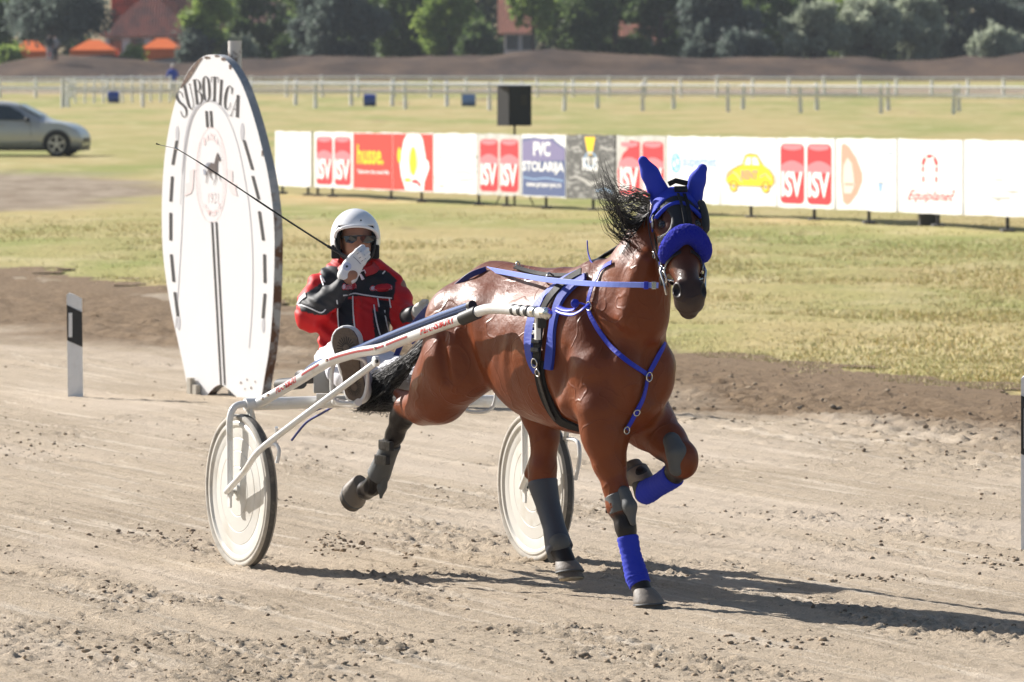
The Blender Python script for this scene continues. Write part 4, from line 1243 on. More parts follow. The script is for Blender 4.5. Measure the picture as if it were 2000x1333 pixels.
# ================================================================== house and stalls beyond the bank
def gable_house(px0, px1, Y, eave_py, name, label, wallc, roofc, depth=10, ridge=3.2, hip=False, win=3, rows=1):
    x0 = (px0 - 1000) * Y / F; x1 = (px1 - 1000) * Y / F
    ze = HC - (eave_py - HY) * Y / F
    z0 = float(zg((x0 + x1) / 2, Y)) - .3
    r = empty(name, ((x0 + x1) / 2, Y + depth / 2, z0), label, 'house')
    mb = MB(); mb.box(((x0 + x1) / 2, Y + depth / 2, (z0 + ze) / 2), ((x1 - x0) / 2, depth / 2, (ze - z0) / 2))
    if not hip:
        for x in (x0, x1): mb.add([(x, Y, ze), (x, Y + depth, ze), (x, Y + depth / 2, ze + ridge)], [(0, 1, 2)])
    mb.build('wall', wallc, r)
    o = .5; rd = MB(); i = depth / 2 if hip else -o
    a = [(x0 - o, Y - o, ze - .15), (x1 + o, Y - o, ze - .15), (x1 + o, Y + depth + o, ze - .15), (x0 - o, Y + depth + o, ze - .15), (x0 + i, Y + depth / 2, ze + ridge), (x1 - i, Y + depth / 2, ze + ridge)]
    rd.add(a, [(0, 1, 5, 4), (2, 3, 4, 5), (1, 2, 5), (3, 0, 4), (0, 3, 2, 1)])
    ro = rd.build('roof', roofc, r)
    ch = MB(); ch.box(((x0 * .4 + x1 * .6), Y + depth * .55, ze + ridge + .2), (.3, .3, .9), bev=.03); ch.build('chimney', mat('chimney_brick', (.35, .18, .12), .9), ro)
    for k in range(win):
        xx = x0 + (x1 - x0) * (k + .5) / win
        for rr_ in range(rows):
            zz = z0 + 1.7 + rr_ * 2.8
            w_ = MB(); w_.box((xx, Y - .03, zz), (.55, .05, .65), bev=.02); wo = w_.build('window', mat('window_frame', (.55, .52, .48), .5), r)
            g = MB(); g.box((xx, Y - .085, zz), (.46, .006, .56)); g.build('pane', mat('window_glass', (.04, .05, .06), .1, spec=.8), wo)
    return r
M_WALL = mat('white_render', (.82, .82, .82), .9, var=(.5, (.5, .5, .5), .5, .7)); M_CREAM = mat('cream_render', (.82, .79, .72), .9)
def tile_mat(name, c1, c2):
    m = mat(name, c1, .9, var=(1.4, c2, .42, .62, (1, .6, .6)), spec=.2)
    n = m.node_tree.nodes; l = m.node_tree.links
    g = n.new('ShaderNodeNewGeometry'); wv = n.new('ShaderNodeTexWave'); wv.bands_direction = 'X'; wv.inputs['Scale'].default_value = 1.4; wv.inputs['Distortion'].default_value = .8
    w2 = n.new('ShaderNodeTexWave'); w2.bands_direction = 'Z'; w2.inputs['Scale'].default_value = 1.0; ad = n.new('ShaderNodeMath'); ad.operation = 'ADD'
    l.new(g.outputs['Position'], wv.inputs[0]); l.new(g.outputs['Position'], w2.inputs[0]); l.new(wv.outputs['Fac'], ad.inputs[0]); l.new(w2.outputs['Fac'], ad.inputs[1])
    b = n.new('ShaderNodeBump'); b.inputs['Distance'].default_value = .12; b.inputs['Strength'].default_value = 1
    l.new(ad.outputs[0], b.inputs['Height']); l.new(b.outputs[0], n['Principled BSDF'].inputs['Normal'])
    return m
gable_house(205, 372, 432, 68, 'long_house', 'white house under a big red tiled roof behind the orange stalls', M_WALL, tile_mat('red_tiles', (.50, .15, .10), (.27, .10, .08)), 13, 6.5, hip=True, win=4)
gable_house(985, 1047, 436, 62, 'small_house', 'pale house with salmon tiled roof glimpsed through the central trees', M_CREAM, tile_mat('salmon_tiles', (.80, .32, .20), (.66, .27, .18)), 9, 4.2, win=2)
gable_house(1225, 1275, 440, 92, 'far_house', 'small tan house almost hidden behind the trees right of centre', M_CREAM, tile_mat('orange_tiles', (.40, .16, .10), (.3, .12, .08)), 8, 2.5, win=2)
gable_house(440, 520, 440, 80, 'grey_house', 'low grey house between the two leafy trees right of the red roof', M_WALL, tile_mat('brown_tiles', (.24, .13, .10), (.16, .09, .07)), 8, 3.0, win=2)
M_OR = mat('orange_canvas', srgb(240, 110, 20), .7, bump=(3, .5, 3, .05)); M_OR2 = mat('white_canvas', (.7, .7, .7), .7)
def stall(px0, px1, top, bot, Y, label):
    x0 = (px0 - 1000) * Y / F; x1 = (px1 - 1000) * Y / F
    zt = HC - (top - HY) * Y / F; zb = HC - (bot - HY) * Y / F; g = float(zg((x0 + x1) / 2, Y)); zb = min(zb, g + 1.0); d = 3.0
    r = empty('market_stall', ((x0 + x1) / 2, Y + d / 2, g), label, 'market stall', 'orange stalls in front of the long house')
    m = MB(); ze = zt - .75; xm = (x0 + x1) / 2
    m.add([(x0, Y, ze), (x1, Y, ze), (x1, Y + d, ze), (x0, Y + d, ze), (xm - .4, Y + d / 2, zt), (xm + .4, Y + d / 2, zt), (x0, Y, ze - .9), (x1, Y, ze - .6), (x1, Y + d, ze - .9), (x0, Y + d, ze - .9)],
          [(0, 1, 5, 4), (2, 3, 4, 5), (1, 2, 5), (3, 0, 4), (0, 6, 7, 1), (1, 7, 8, 2), (2, 8, 9, 3), (3, 9, 6, 0)])
    m.build('canopy', M_OR, r)
    for sx in (x0 + .06, x1 - .06):
        for sy in (Y + .06, Y + d - .06): MB().tube([(sx, sy, g - .1), (sx, sy, ze)], .04, 8).build('pole', M_OR2, r)
    MB().box((x0 + (x1 - x0) * .33, Y + d - .08, (g + ze) / 2), ((x1 - x0) * .32, .03, (ze - g) / 2)).build('back_cloth', M_OR, r)
    MB().box((xm, Y + .5, g + .5), ((x1 - x0) * .38, .3, .5), bev=.03).build('counter', mat('stall_counter', (.5, .48, .46), .6), r)
stall(274, 355, 75, 112, 418, 'orange canopy stall standing clear to the right of the white wall')
stall(136, 226, 78, 118, 416, 'wide orange stall right of the leaning tree trunk')
stall(22, 92, 80, 118, 416, 'orange stall left of the leaning tree trunk')

def figure(px, py, h, label, shirt, trousers, hair, side=False, Y=None):
    """small standing person far away: one continuous skinned body, clothing and hair as children"""
    p = G(px, py) if Y is None else Vector(((px - 1000) * Y / F, Y, float(zg((px - 1000) * Y / F, Y))))
    r = empty('person', tuple(p), label, 'person')
    k = h / 1.75
    def L(x, z, y=0): return (p.x + x * k, p.y + y * k, p.z + z * k)
    b = Body()
    for s_ in (-1, 1):
        b.chain([L(s_ * .09, .92), L(s_ * .10, .5, -.02), L(s_ * .10, .08)], [.085, .06, .04], .03)
        b.cone(L(s_ * .10, .05), L(s_ * .12, .03, -.16), .042, .035, .02)
        b.chain([L(s_ * .19, 1.40), L(s_ * .25, 1.13, .02), L(s_ * .22, .90, -.08)], [.052, .04, .03], .02)
        b.ell(L(s_ * .22, .83, -.09), (.025, .04, .05), .02)
    b.chain([L(0, .95), L(0, 1.15), L(0, 1.36)], [.14, .13, .16], .05, sq=((0, 1, 0), .65))
    b.cone(L(0, 1.42), L(0, 1.56), .06, .05, .03); b.ell(L(0, 1.64), (.075, .09, .11), .02); b.ell(L(0, 1.62, -.09), (.015, .02, .02), .01)
    sk = mat('far_skin', (.40, .22, .15), .6)
    link('body', b.mesh('body', .022, smooth=1), sk, r, smooth=True)
    t = Body(); t.chain([L(0, .93), L(0, 1.15), L(0, 1.40)], [.155, .148, .18], .05, sq=((0, 1, 0), .65))
    for s_ in (-1, 1): t.chain([L(s_ * .19, 1.40), L(s_ * .25, 1.15, .02)], [.07, .06], .02)
    link('shirt', t.mesh('shirt', .022, smooth=1), shirt, r, smooth=True)
    t = Body(); t.ell(L(0, .95), (.15, .11, .1), .03)
    for s_ in (-1, 1): t.chain([L(s_ * .09, .90), L(s_ * .10, .5, -.02), L(s_ * .10, .14)], [.10, .078, .062], .02)
    link('trousers', t.mesh('trousers', .022, smooth=1), trousers, r, smooth=True)
    t = Body(); t.ell(L(0, 1.68, .015), (.083, .10, .09), .02)
    link('cap', t.mesh('cap', .018, smooth=1), hair, r, smooth=True)
M_BL = mat('blue_shirt', srgb(40, 70, 175), .8); M_WH = mat('white_cloth', (.7, .7, .7), .8); M_DK = mat('dark_cloth', (.03, .03, .035), .8); M_GY = mat('grey_cloth', (.35, .33, .35), .8)
figure(337, 196, 1.74, 'person in blue shirt, white cap and white trousers standing at the white fence', M_BL, M_WH, M_WH)
figure(97, 122, 1.75, 'person in a black shirt standing on the bank left of the leaning trunk', M_DK, M_GY, M_DK)
figure(108, 122, 1.68, 'person in a grey shirt standing close to the leaning trunk', M_GY, M_DK, M_DK)

# ================================================================== trees
def leaf_mat(name, c, c2):
    m = bpy.data.materials.new(name); m.use_nodes = True
    n = m.node_tree.nodes; l = m.node_tree.links; b = n['Principled BSDF']
    b.inputs['Roughness'].default_value = .6; b.inputs['Specular IOR Level'].default_value = .25
    at = n.new('ShaderNodeAttribute'); at.attribute_name = 'leaf'
    mx = n.new('ShaderNodeMix'); mx.data_type = 'RGBA'; mx.inputs['A'].default_value = (*c, 1); mx.inputs['B'].default_value = (*c2, 1)
    l.new(at.outputs['Fac'], mx.inputs['Factor']); l.new(mx.outputs['Result'], b.inputs['Base Color'])
    tr = n.new('ShaderNodeBsdfTranslucent'); l.new(mx.outputs['Result'], tr.inputs['Color'])
    ms = n.new('ShaderNodeMixShader'); ms.inputs[0].default_value = .5
    l.new(b.outputs[0], ms.inputs[1]); l.new(tr.outputs[0], ms.inputs[2]); l.new(ms.outputs[0], n['Material Output'].inputs['Surface'])
    return m
M_OLIVE = leaf_mat('silver_green_leaves', (.22, .26, .18), (.50, .54, .40)); M_DGREEN = leaf_mat('dark_green_leaves', (.06, .10, .04), (.17, .24, .08)); M_MGREEN = leaf_mat('fresh_green_leaves', (.15, .23, .055), (.36, .46, .12))
M_BLUEG = leaf_mat('blue_green_leaves', (.08, .11, .095), (.19, .23, .19)); M_BARK = mat('bark', (.10, .075, .055), .9, bump=(6, .6, 4, .05))
def tree(px, Y, top_z, w_, m, label, seed, base_z=None, lean=0, trunk=.22, low=.12, n=7200, leaf=.20, name='leafy_tree', px_top=None, clump=None):
    r = np.random.default_rng(seed)
    x = (px - 1000) * Y / F
    g = float(zg(x, Y))
    root = empty(name, (x, Y, g), label, 'tree' if 'tree' in name else 'bush', None)
    H = top_z - g
    cx = x + lean * H
    # crown made of clumps
    nc = (clump or 16) * 2; w_ *= 1.12
    C = []
    for i in range(nc):
        t = r.uniform(low, .97)
        prof_ = math.sin(math.pi * min(1, (t - low * .6) / (1 - low * .6)) ** .75) ** .6
        a = r.uniform(0, 2 * math.pi); rr = w_ / 2 * prof_ * math.sqrt(r.uniform(.15, 1)) * .8
        C.append((x + (cx - x) * t + rr * math.cos(a), Y + rr * math.sin(a) * .8, g + H * t, w_ * r.uniform(.07, .20)))
    C = np.array(C)
    k = r.choice(nc, n, p=C[:, 3] ** 2 / (C[:, 3] ** 2).sum())
    d = r.normal(0, 1, (n, 3)); d /= np.linalg.norm(d, axis=1)[:, None]
    rad = C[k, 3] * r.uniform(.35, 1.0, n) ** .6 * (1 + .25 * (r.random(n) < .08))
    P = C[k, :3] + d * rad[:, None] * np.array([1, 1, .8]) + r.normal(0, .12, (n, 3)) * (r.random(n) < .35)[:, None] * 2
    P[:, 2] = np.maximum(P[:, 2], zg(P[:, 0], P[:, 1]) + .1)
    s = leaf * r.uniform(.5, 1.4, n)
    u = r.normal(0, 1, (n, 3)) + d * .2; u /= np.linalg.norm(u, axis=1)[:, None]
    v = np.cross(u, r.normal(0, 1, (n, 3)) ); v /= np.linalg.norm(v, axis=1)[:, None]
    q = np.stack([P - u * s[:, None], P + v * s[:, None] * .45, P + u * s[:, None], P - v * s[:, None] * .45], 1).reshape(-1, 3)
    me = mesh_np('crown', q, np.arange(n * 4).reshape(-1, 4))
    a_ = me.attributes.new('leaf', 'FLOAT', 'POINT'); cl = r.random(nc)
    a_.data.foreach_set('value', np.repeat(np.clip(cl[k] * .6 + r.random(n) * .55 - .05, 0, 1), 4).astype(np.float32))
    link('crown', me, m, root)
    tb = MB()
    top = Vector((x + (cx - x) * .5 + lean * .3, Y, g + H * .55))
    mid = Vector((x + lean * .3 * H, Y, g + H * .25))
    tb.tube(spline([(x, Y, g - .2), mid, top], 5), [trunk * (1 - .06 * i) for i in range(11)], 8)
    for i in range(min(7, nc)):
        c = Vector(C[i, :3]); st = mid.lerp(top, r.uniform(.0, .9))
        tb.tube(spline([st, st.lerp(c, .5) + Vector((0, 0, -.2)), c], 3), [trunk * .45 * (1 - .12 * j) for j in range(7)], 6)
    tb.build('trunk', M_BARK, root, smooth=True)
    return root
_T = [
 (105, 370, 6.8, 6.8, M_BLUEG, 'broad dark grey green tree leaning at the left with a bare trunk', 1, dict(low=.42, n=9000, trunk=.3, lean=.03)),
 (-8, 385, 6.5, 3.0, M_DGREEN, 'dark tree at the very left edge of the picture', 2, dict(low=.1)),
 (410, 372, 7.0, 3.4, M_MGREEN, 'bright green tree just right of the big red roof', 3, dict(low=.28, n=7000)),
 (500, 382, 7.2, 3.8, M_DGREEN, 'mid green tree between the bright green tree and the grey willow', 4, dict(low=.08)),
 (650, 376, 8.0, 6.4, M_BLUEG, 'drooping grey blue willow like tree left of centre', 5, dict(low=.05, n=10500, leaf=.24)),
 (790, 384, 7.5, 4.4, M_DGREEN, 'dark green tree right of the grey blue willow', 6, dict(low=.05, n=7500)),
 (880, 380, 8.0, 4.2, M_MGREEN, 'green tree with sunlit top left of the salmon roof', 7, dict(low=.2, n=7000)),
 (935, 374, 4.7, 2.6, M_DGREEN, 'low dark tree in front of the pale house', 8, dict(low=.05, n=3800)),
 (1042, 376, 8.0, 3.4, M_MGREEN, 'slender tree with a thin trunk right of the pale house', 9, dict(low=.4, n=4600, trunk=.16)),
 (1120, 380, 8.5, 5.0, M_DGREEN, 'dark tree with a curved dark limb right of the pale house', 10, dict(low=.05, n=8000, lean=.06)),
 (1200, 384, 8.5, 4.6, M_DGREEN, 'dense dark tree right of centre behind the flying mane', 11, dict(low=.04, n=8000)),
 (1290, 382, 8.0, 5.0, M_DGREEN, 'dark leafy tree above the ear tips of the horse', 12, dict(low=.04, n=8000)),
 (1400, 378, 7.0, 5.4, M_BLUEG, 'grey green tree right of the horse', 13, dict(low=.05, n=9000, leaf=.24)),
 (1500, 384, 7.6, 4.6, M_DGREEN, 'dark tree between the grey green trees on the right', 14, dict(low=.04, n=7500)),
 (1590, 376, 6.0, 4.4, M_OLIVE, 'pale silver green olive like tree with round crown', 15, dict(low=.1, n=8500)),
 (1660, 390, 8.0, 5.0, M_MGREEN, 'yellow green tree rising behind the silver green trees', 16, dict(low=.1, n=6000)),
 (1700, 377, 6.6, 4.8, M_OLIVE, 'tall silver green tree right of the round pale one', 17, dict(low=.1, n=8500)),
 (1790, 379, 6.2, 4.4, M_OLIVE, 'silver green tree with drooping shaded side', 18, dict(low=.06, n=8000)),
 (1860, 385, 8.0, 5.0, M_BLUEG, 'tall grey green tree near the right edge', 19, dict(low=.05, n=8500)),
 (1975, 384, 7.6, 5.2, M_BLUEG, 'tall dark grey tree at the right edge', 20, dict(low=.05, n=8500)),
 (1945, 374, 4.1, 3.4, M_OLIVE, 'low pale silver bush at the right edge', 21, dict(low=.1, n=5000, name='silver_bush')),
 (1450, 374, 3.9, 3.6, M_BLUEG, 'low grey bush on the bank below the dark trees', 22, dict(low=.05, n=4500, name='grey_bush')),
 (385, 371, 4.2, 2.6, M_BLUEG, 'low grey green bush under the bright green tree', 23, dict(low=.05, n=3600, name='grey_green_bush')),
 (470, 372, 3.6, 2.6, M_OLIVE, 'small pale bush beside the top of the oval sign', 24, dict(low=.05, n=3200, name='pale_bush')),
 (262, 369, 2.9, 0.9, M_MGREEN, 'small green bush in front of the right orange stall', 25, dict(low=.05, n=2200, name='green_bush')),
 (12, 366, 2.9, 1.8, M_MGREEN, 'low green bush by the left end of the bank', 26, dict(low=.05, n=2200, name='low_bush')),
 (860, 392, 9.0, 5.5, M_DGREEN, 'tall dark tree standing behind the sunlit green tree', 27, dict(low=.05, n=7000)),
 (1350, 396, 9.0, 6.0, M_DGREEN, 'tall dark tree behind the grey green tree right of the horse', 28, dict(low=.05, n=7000)),
 (580, 392, 9.0, 5.0, M_DGREEN, 'tall dark tree behind the left edge of the willow like tree', 29, dict(low=.05, n=6000)),
 (720, 394, 9.0, 5.0, M_DGREEN, 'tall dark tree behind the right edge of the willow like tree', 30, dict(low=.05, n=6000)),
]
for (px, Y, tz, w_, m, lab, sd, kw) in _T:
    tree(px, Y, tz, w_, m, lab, sd, **kw)
def far_wood():
    """mass of woodland behind the single trees"""
    r = np.random.default_rng(99); n = 60000
    x = r.uniform(-75, 75, n); y = 452 + r.random(n) * 14; top = 8 + 5 * fbm(x * .12, x * 0 + 3, 4, 5)
    k = (x < -34.0) | (x > -24)
    z = 1.5 + r.random(n) ** .8 * top * 1.2
    P = np.stack([x, y, z], 1)[k]; n = len(P); s = r.uniform(.25, .6, n)
    u = r.normal(0, 1, (n, 3)); u /= np.linalg.norm(u, axis=1)[:, None]; v = np.cross(u, r.normal(0, 1, (n, 3))); v /= np.linalg.norm(v, axis=1)[:, None]
    q = np.stack([P - u * s[:, None], P + v * s[:, None] * .6, P + u * s[:, None], P - v * s[:, None] * .6], 1).reshape(-1, 3)
    me = mesh_np('far_wood', q, np.arange(n * 4).reshape(-1, 4))
    a_ = me.attributes.new('leaf', 'FLOAT', 'POINT'); a_.data.foreach_set('value', np.repeat(r.random(n), 4).astype(np.float32))
    o = link('far_wood', me, M_DGREEN); tag(o, 'far off dark woodland closing the view behind the trees', 'wood', kind='stuff')
far_wood()
# ================================================================== HORSE
AS = R(27)                                             # heading of the sulky
SO = Vector((-.5817, 27.16, 0))                        # ground under the middle of the axle
SU = Vector((math.sin(AS), -math.cos(AS), 0)); SV = Vector((math.cos(AS), math.sin(AS), 0))
def S3(u, v, z): return SO + SU * u + SV * v + Vector((0, 0, z))
AH = R(34)
HO = SO + SU * 2.15
HU = Vector((math.sin(AH), -math.cos(AH), 0)); HV = Vector((math.cos(AH), math.sin(AH), 0))
HM = Matrix(((HU.x, HV.x, 0, HO.x), (HU.y, HV.y, 0, HO.y), (0, 0, 1, 0), (0, 0, 0, 1)))
HMI = HM.inverted()
def Jw(px, py, v, O=HO, U=HU, V=HV):
    """point seen at a pixel at sideways distance v from the middle plane of the horse (or sulky)"""
    t = (px - 1000) / F
    u = (t * (O.y + v * V.y) - O.x - v * V.x) / (U.x - t * U.y)
    Y = O.y + u * U.y + v * V.y
    return W(px, py, Y)
def J(px, py, v): return tuple(HMI @ Jw(px, py, v))
def JS(px, py, v): return Jw(px, py, v, SO, SU, SV)

# head frame
HB, HP = R(10), R(50)
HORG = W(1318, 380, 24.9)
HS = 1.03
E1 = Vector((math.cos(HP) * math.sin(HB), -math.cos(HP) * math.cos(HB), -math.sin(HP)))
E2 = Vector((math.cos(HB), math.sin(HB), 0)); E2 = (E2 + Vector((0, 0, .04))).normalized(); E2 = (E2 - E1 * E2.dot(E1)).normalized()
E3 = E1.cross(E2)
KM = Matrix(((E1.x, E2.x, E3.x, HORG.x), (E1.y, E2.y, E3.y, HORG.y), (E1.z, E2.z, E3.z, HORG.z), (0, 0, 0, 1)))
def K(x, y, z): return KM @ (Vector((x, y, z)) * HS)          # head frame -> world
def KH(x, y, z): return tuple(HMI @ K(x, y, z))        # head frame -> horse frame
K1 = tuple(HMI.to_3x3() @ E1); K2 = tuple(HMI.to_3x3() @ E2); K3 = tuple(HMI.to_3x3() @ E3)

LEG = dict(
 RF=[(1174, 800, -.15, .110), (1181, 850, -.135, .089), (1190, 905, -.125, .070), (1203, 955, -.115, .052), (1213, 988, -.11, .054), (1222, 1030, -.11, .042), (1232, 1082, -.105, .036), (1244, 1128, -.10, .044), (1254, 1152, -.10, .036), (1263, 1176, -.10, .042)],
 LF=[(1235, 785, .13, .125), (1266, 826, .15, .105), (1303, 862, .16, .084), (1331, 892, .165, .066), (1334, 908, .165, .056), (1310, 933, .165, .043), (1283, 950, .165, .038), (1261, 962, .16, .046), (1253, 945, .16, .036), (1250, 928, .155, .042)],
 RH=[(890, 722, -.18, .135), (858, 774, -.175, .112), (825, 795, -.16, .078), (795, 795, -.15, .056), (785, 815, -.15, .052), (771, 850, -.145, .040), (757, 885, -.14, .036), (741, 925, -.13, .042), (728, 950, -.125, .040), (715, 958, -.12, .046)],
 LH=[(1042, 740, .13, .12), (1058, 800, .125, .088), (1064, 855, .12, .062), (1060, 915, .11, .060), (1059, 940, .11, .058), (1070, 985, .11, .044), (1082, 1030, .105, .038), (1092, 1070, .10, .046), (1102, 1090, .10, .038), (1109, 1106, .10, .044)])
def legpts(k): return [J(a, b, v) for a, b, v, r in LEG[k]], [r for *_, r in LEG[k]]

hb = Body(HM)
S = (0, 1, 0)
# trunk
hb.ell((-.36, 0, 1.095), (.46, .268, .335), .08)
hb.ell((-.12, 0, 1.085), (.40, .240, .355), .08)
hb.ell((-.70, 0, 1.19), (.34, .250, .25), .08)
hb.ell((-.85, 0, 1.20), (.25, .245, .25), .08)
hb.ell((-.97, -.10, 1.10), (.15, .145, .20), .08); hb.ell((-.97, .10, 1.10), (.15, .145, .20), .08)
hb.ell((-.02, 0, 1.36), (.26, .065, .12), .10)
hb.cone((-.85, 0, 1.40), (-.3, 0, 1.385), .06, .06, .10)
# chest and shoulders
hb.ell((.12, 0, 1.04), (.24, .19, .27), .09)
hb.ell((.28, -.085, 1.02), (.11, .092, .16), .05); hb.ell((.28, .085, 1.02), (.11, .092, .16), .05)
hb.ell((.22, 0, .88), (.14, .12, .12), .06)
for s_ in (-1, 1):
    hb.cone((-.04, s_ * .13, 1.33), (.16, s_ * .155, 1.06), .08, .090, .08)          # shoulder blade
    hb.cone((.20, s_ * .145, 1.04), (.06, s_ * .160, .90), .092, .085, .05)              # upper arm
    hb.cone((-.10, s_ * .175, 1.10), (.04, s_ * .168, .90), .080, .065, .05)             # triceps
    hb.cone((-.66, s_ * .18, 1.28), (-.62, s_ * .16, 1.06), .05, .035, .07)              # point of hip down the flank
# hind quarters
hb.chain([(-.94, -.13, 1.22), (-.86, -.165, 1.05), (-.82, -.165, .99)], [.155, .150, .125], .06)
hb.chain([(-.97, -.14, 1.08), J(858, 735, -.17)], [.135, .12], .06)
hb.cone(J(888, 742, -.18), J(835, 792, -.17), .118, .066, .05)
hb.chain([(-.92, .12, 1.20), (-.78, .14, 1.05)], [.15, .12], .06)
for k in ('RF', 'LF', 'RH', 'LH'):
    P, rr = legpts(k)
    hb.chain(P[:3], rr[:3], .07); hb.chain(P[2:], rr[2:], .028)
# knees, hocks, tendons
def at(k, i): return np.array(legpts(k)[0][i])
hb.cone(J(803, 782, -.15), J(777, 768, -.145), .035, .022, .02)                       # point of hock
hb.cone(J(830, 775, -.16), J(786, 775, -.145), .03, .02, .02)
hb.cone(J(1047, 905, .11), J(1036, 925, .105), .035, .03, .02)
hb.cone(J(1052, 870, .12), J(1042, 915, .11), .025, .022, .02)
hb.ell(J(1208, 985, -.11), (.05, .056, .065), .02)
hb.ell(J(1336, 898, .165), (.055, .056, .055), .02)
# forearm muscles
hb.cone(J(1160, 835, -.17), J(1188, 905, -.14), .055, .035, .02); hb.cone(J(1196, 840, -.10), J(1204, 925, -.10), .052, .032, .02)
# neck
hb.ell((.06, 0, 1.24), (.26, .19, .27), .08)
NK = [J(1205, 655, .0), J(1233, 600, .0), J(1248, 540, -.005), J(1268, 482, .03), J(1284, 436, .07), J(1298, 405, .09)]
hb.chain(NK, [.235, .198, .158, .115, .088, .070], .06, sq=(S, .68))
hb.chain([J(1165, 540, 0), J(1205, 532, -.01), J(1232, 500, -.01), J(1254, 462, .02), J(1272, 425, .07), J(1292, 396, .09)], [.055, .045, .040, .036, .030, .03], .05)
hb.cone(J(1228, 620, -.105), J(1258, 510, -.075), .045, .034, .07); hb.cone((.28, .10, 1.28), J(1300, 480, .07), .045, .04, .05)
# head
def he(c, r, k=.02, op='+'): hb.ell(KH(*c), tuple(q * HS for q in r), k, (K1, K2), op)
def hc(a, b, ra, rb, k=.02, sq=None): hb.cone(KH(*a), KH(*b), ra * HS, rb * HS, k, sq)
he((.05, 0, -.055), (.10, .090, .085), .04)
he((.16, 0, -.030), (.13, .098, .058), .03)
hc((.10, 0, -.07), (.34, 0, -.055), .088, .066, .03, (K2, .92))
hc((.33, 0, -.045), (.50, 0, -.045), .064, .054, .03, (K2, .92))
hc((.20, 0, -.015), (.47, 0, -.008), .032, .027, .025)
for s_ in (-1, 1):
    he((.19, s_ * .060, -.145), (.125, .030, .095), .03)                              # jowl
    he((.14, s_ * .088, -.015), (.045, .026, .028), .02)                              # brow
    hc((.24, s_ * .078, -.050), (.36, s_ * .052, -.062), .018, .012, .025)             # cheek crest
    he((.500, s_ * .044, -.022), (.044, .030, .036), .02)                             # nostril rim
he((.530, 0, -.060), (.055, .064, .056), .02)
he((.545, 0, -.100), (.040, .040, .030), .008)                                          # lower lip
hc((.30, 0, -.130), (.50, 0, -.105), .040, .030, .025)
he((.50, 0, -.130), (.035, .030, .022), .012)
for s_ in (-1, 1):
    he((.510, s_ * .060, -.006), (.030, .018, .018), .008, '-')
    he((.160, s_ * .084, .006), (.026, .018, .014), .010, '-')
    he((.10, s_ * .085, .0), (.03, .02, .02), .02, '-')
hc((.47, -.075, -.088), (.56, -.040, -.086), .004, .004, .012) if False else None
# grooves of the muscles
hb.cone(J(1162, 872, -.245), J(1196, 950, -.175), .008, .006, .02, op='-')
hb.cone(J(1212, 840, -.02), J(1214, 930, -.055), .008, .006, .02, op='-')
hb.cone(J(1150, 760, -.30), J(1205, 690, -.24), .010, .010, .04, op='-')
hb.cone(J(1110, 640, -.33), J(1128, 760, -.32), .012, .010, .04, op='-')
hb.cone(J(905, 600, -.31), J(925, 690, -.32), .014, .012, .06, op='-')
hb.cone(J(862, 655, -.31), J(872, 740, -.30), .010, .010, .05, op='-')
hb.cone(J(838, 778, -.25), J(806, 782, -.215), .008, .006, .02, op='-')
hb.cone(J(1238, 640, -.20), J(1275, 520, -.14), .010, .008, .04, op='-')
for i_ in range(5): hb.cone((-.30 - .09 * i_, -.295, 1.20 - .01 * i_), (-.36 - .09 * i_, -.285, .95 + .01 * i_), .006, .006, .05, op='-')
hb.cone((.09, -.262, 1.12), (.02, -.262, .93), .012, .012, .05, op='-')
hb.cone((-.70, -.275, 1.18), (-.66, -.235, .95), .016, .014, .05, op='-')
hb.cone((.39, 0, 1.12), (.40, 0, .92), .018, .018, .06, op='-')
hb.cone((.12, -.19, 1.33), (.30, -.17, 1.14), .014, .014, .05, op='-')
hb.cone((-1.17, -.17, 1.16), (-1.10, -.215, .98), .012, .012, .05, op='-')
def skinbump(X):
    """veins and folds under the skin"""
    u, v, z = X[..., 0], X[..., 1], X[..., 2]
    return (.0012 * np.sin(u * 13 + 2.2 * np.sin(z * 7 + v * 5)) * np.sin(z * 15 + 2 * np.sin(u * 9)) * np.clip((z - .8) * 4, 0, 1) * np.clip((1.6 - z) * 4, 0, 1)).astype(np.float32)
horse_me = hb.mesh('horse', .0075, smooth=2, bumpf=skinbump)
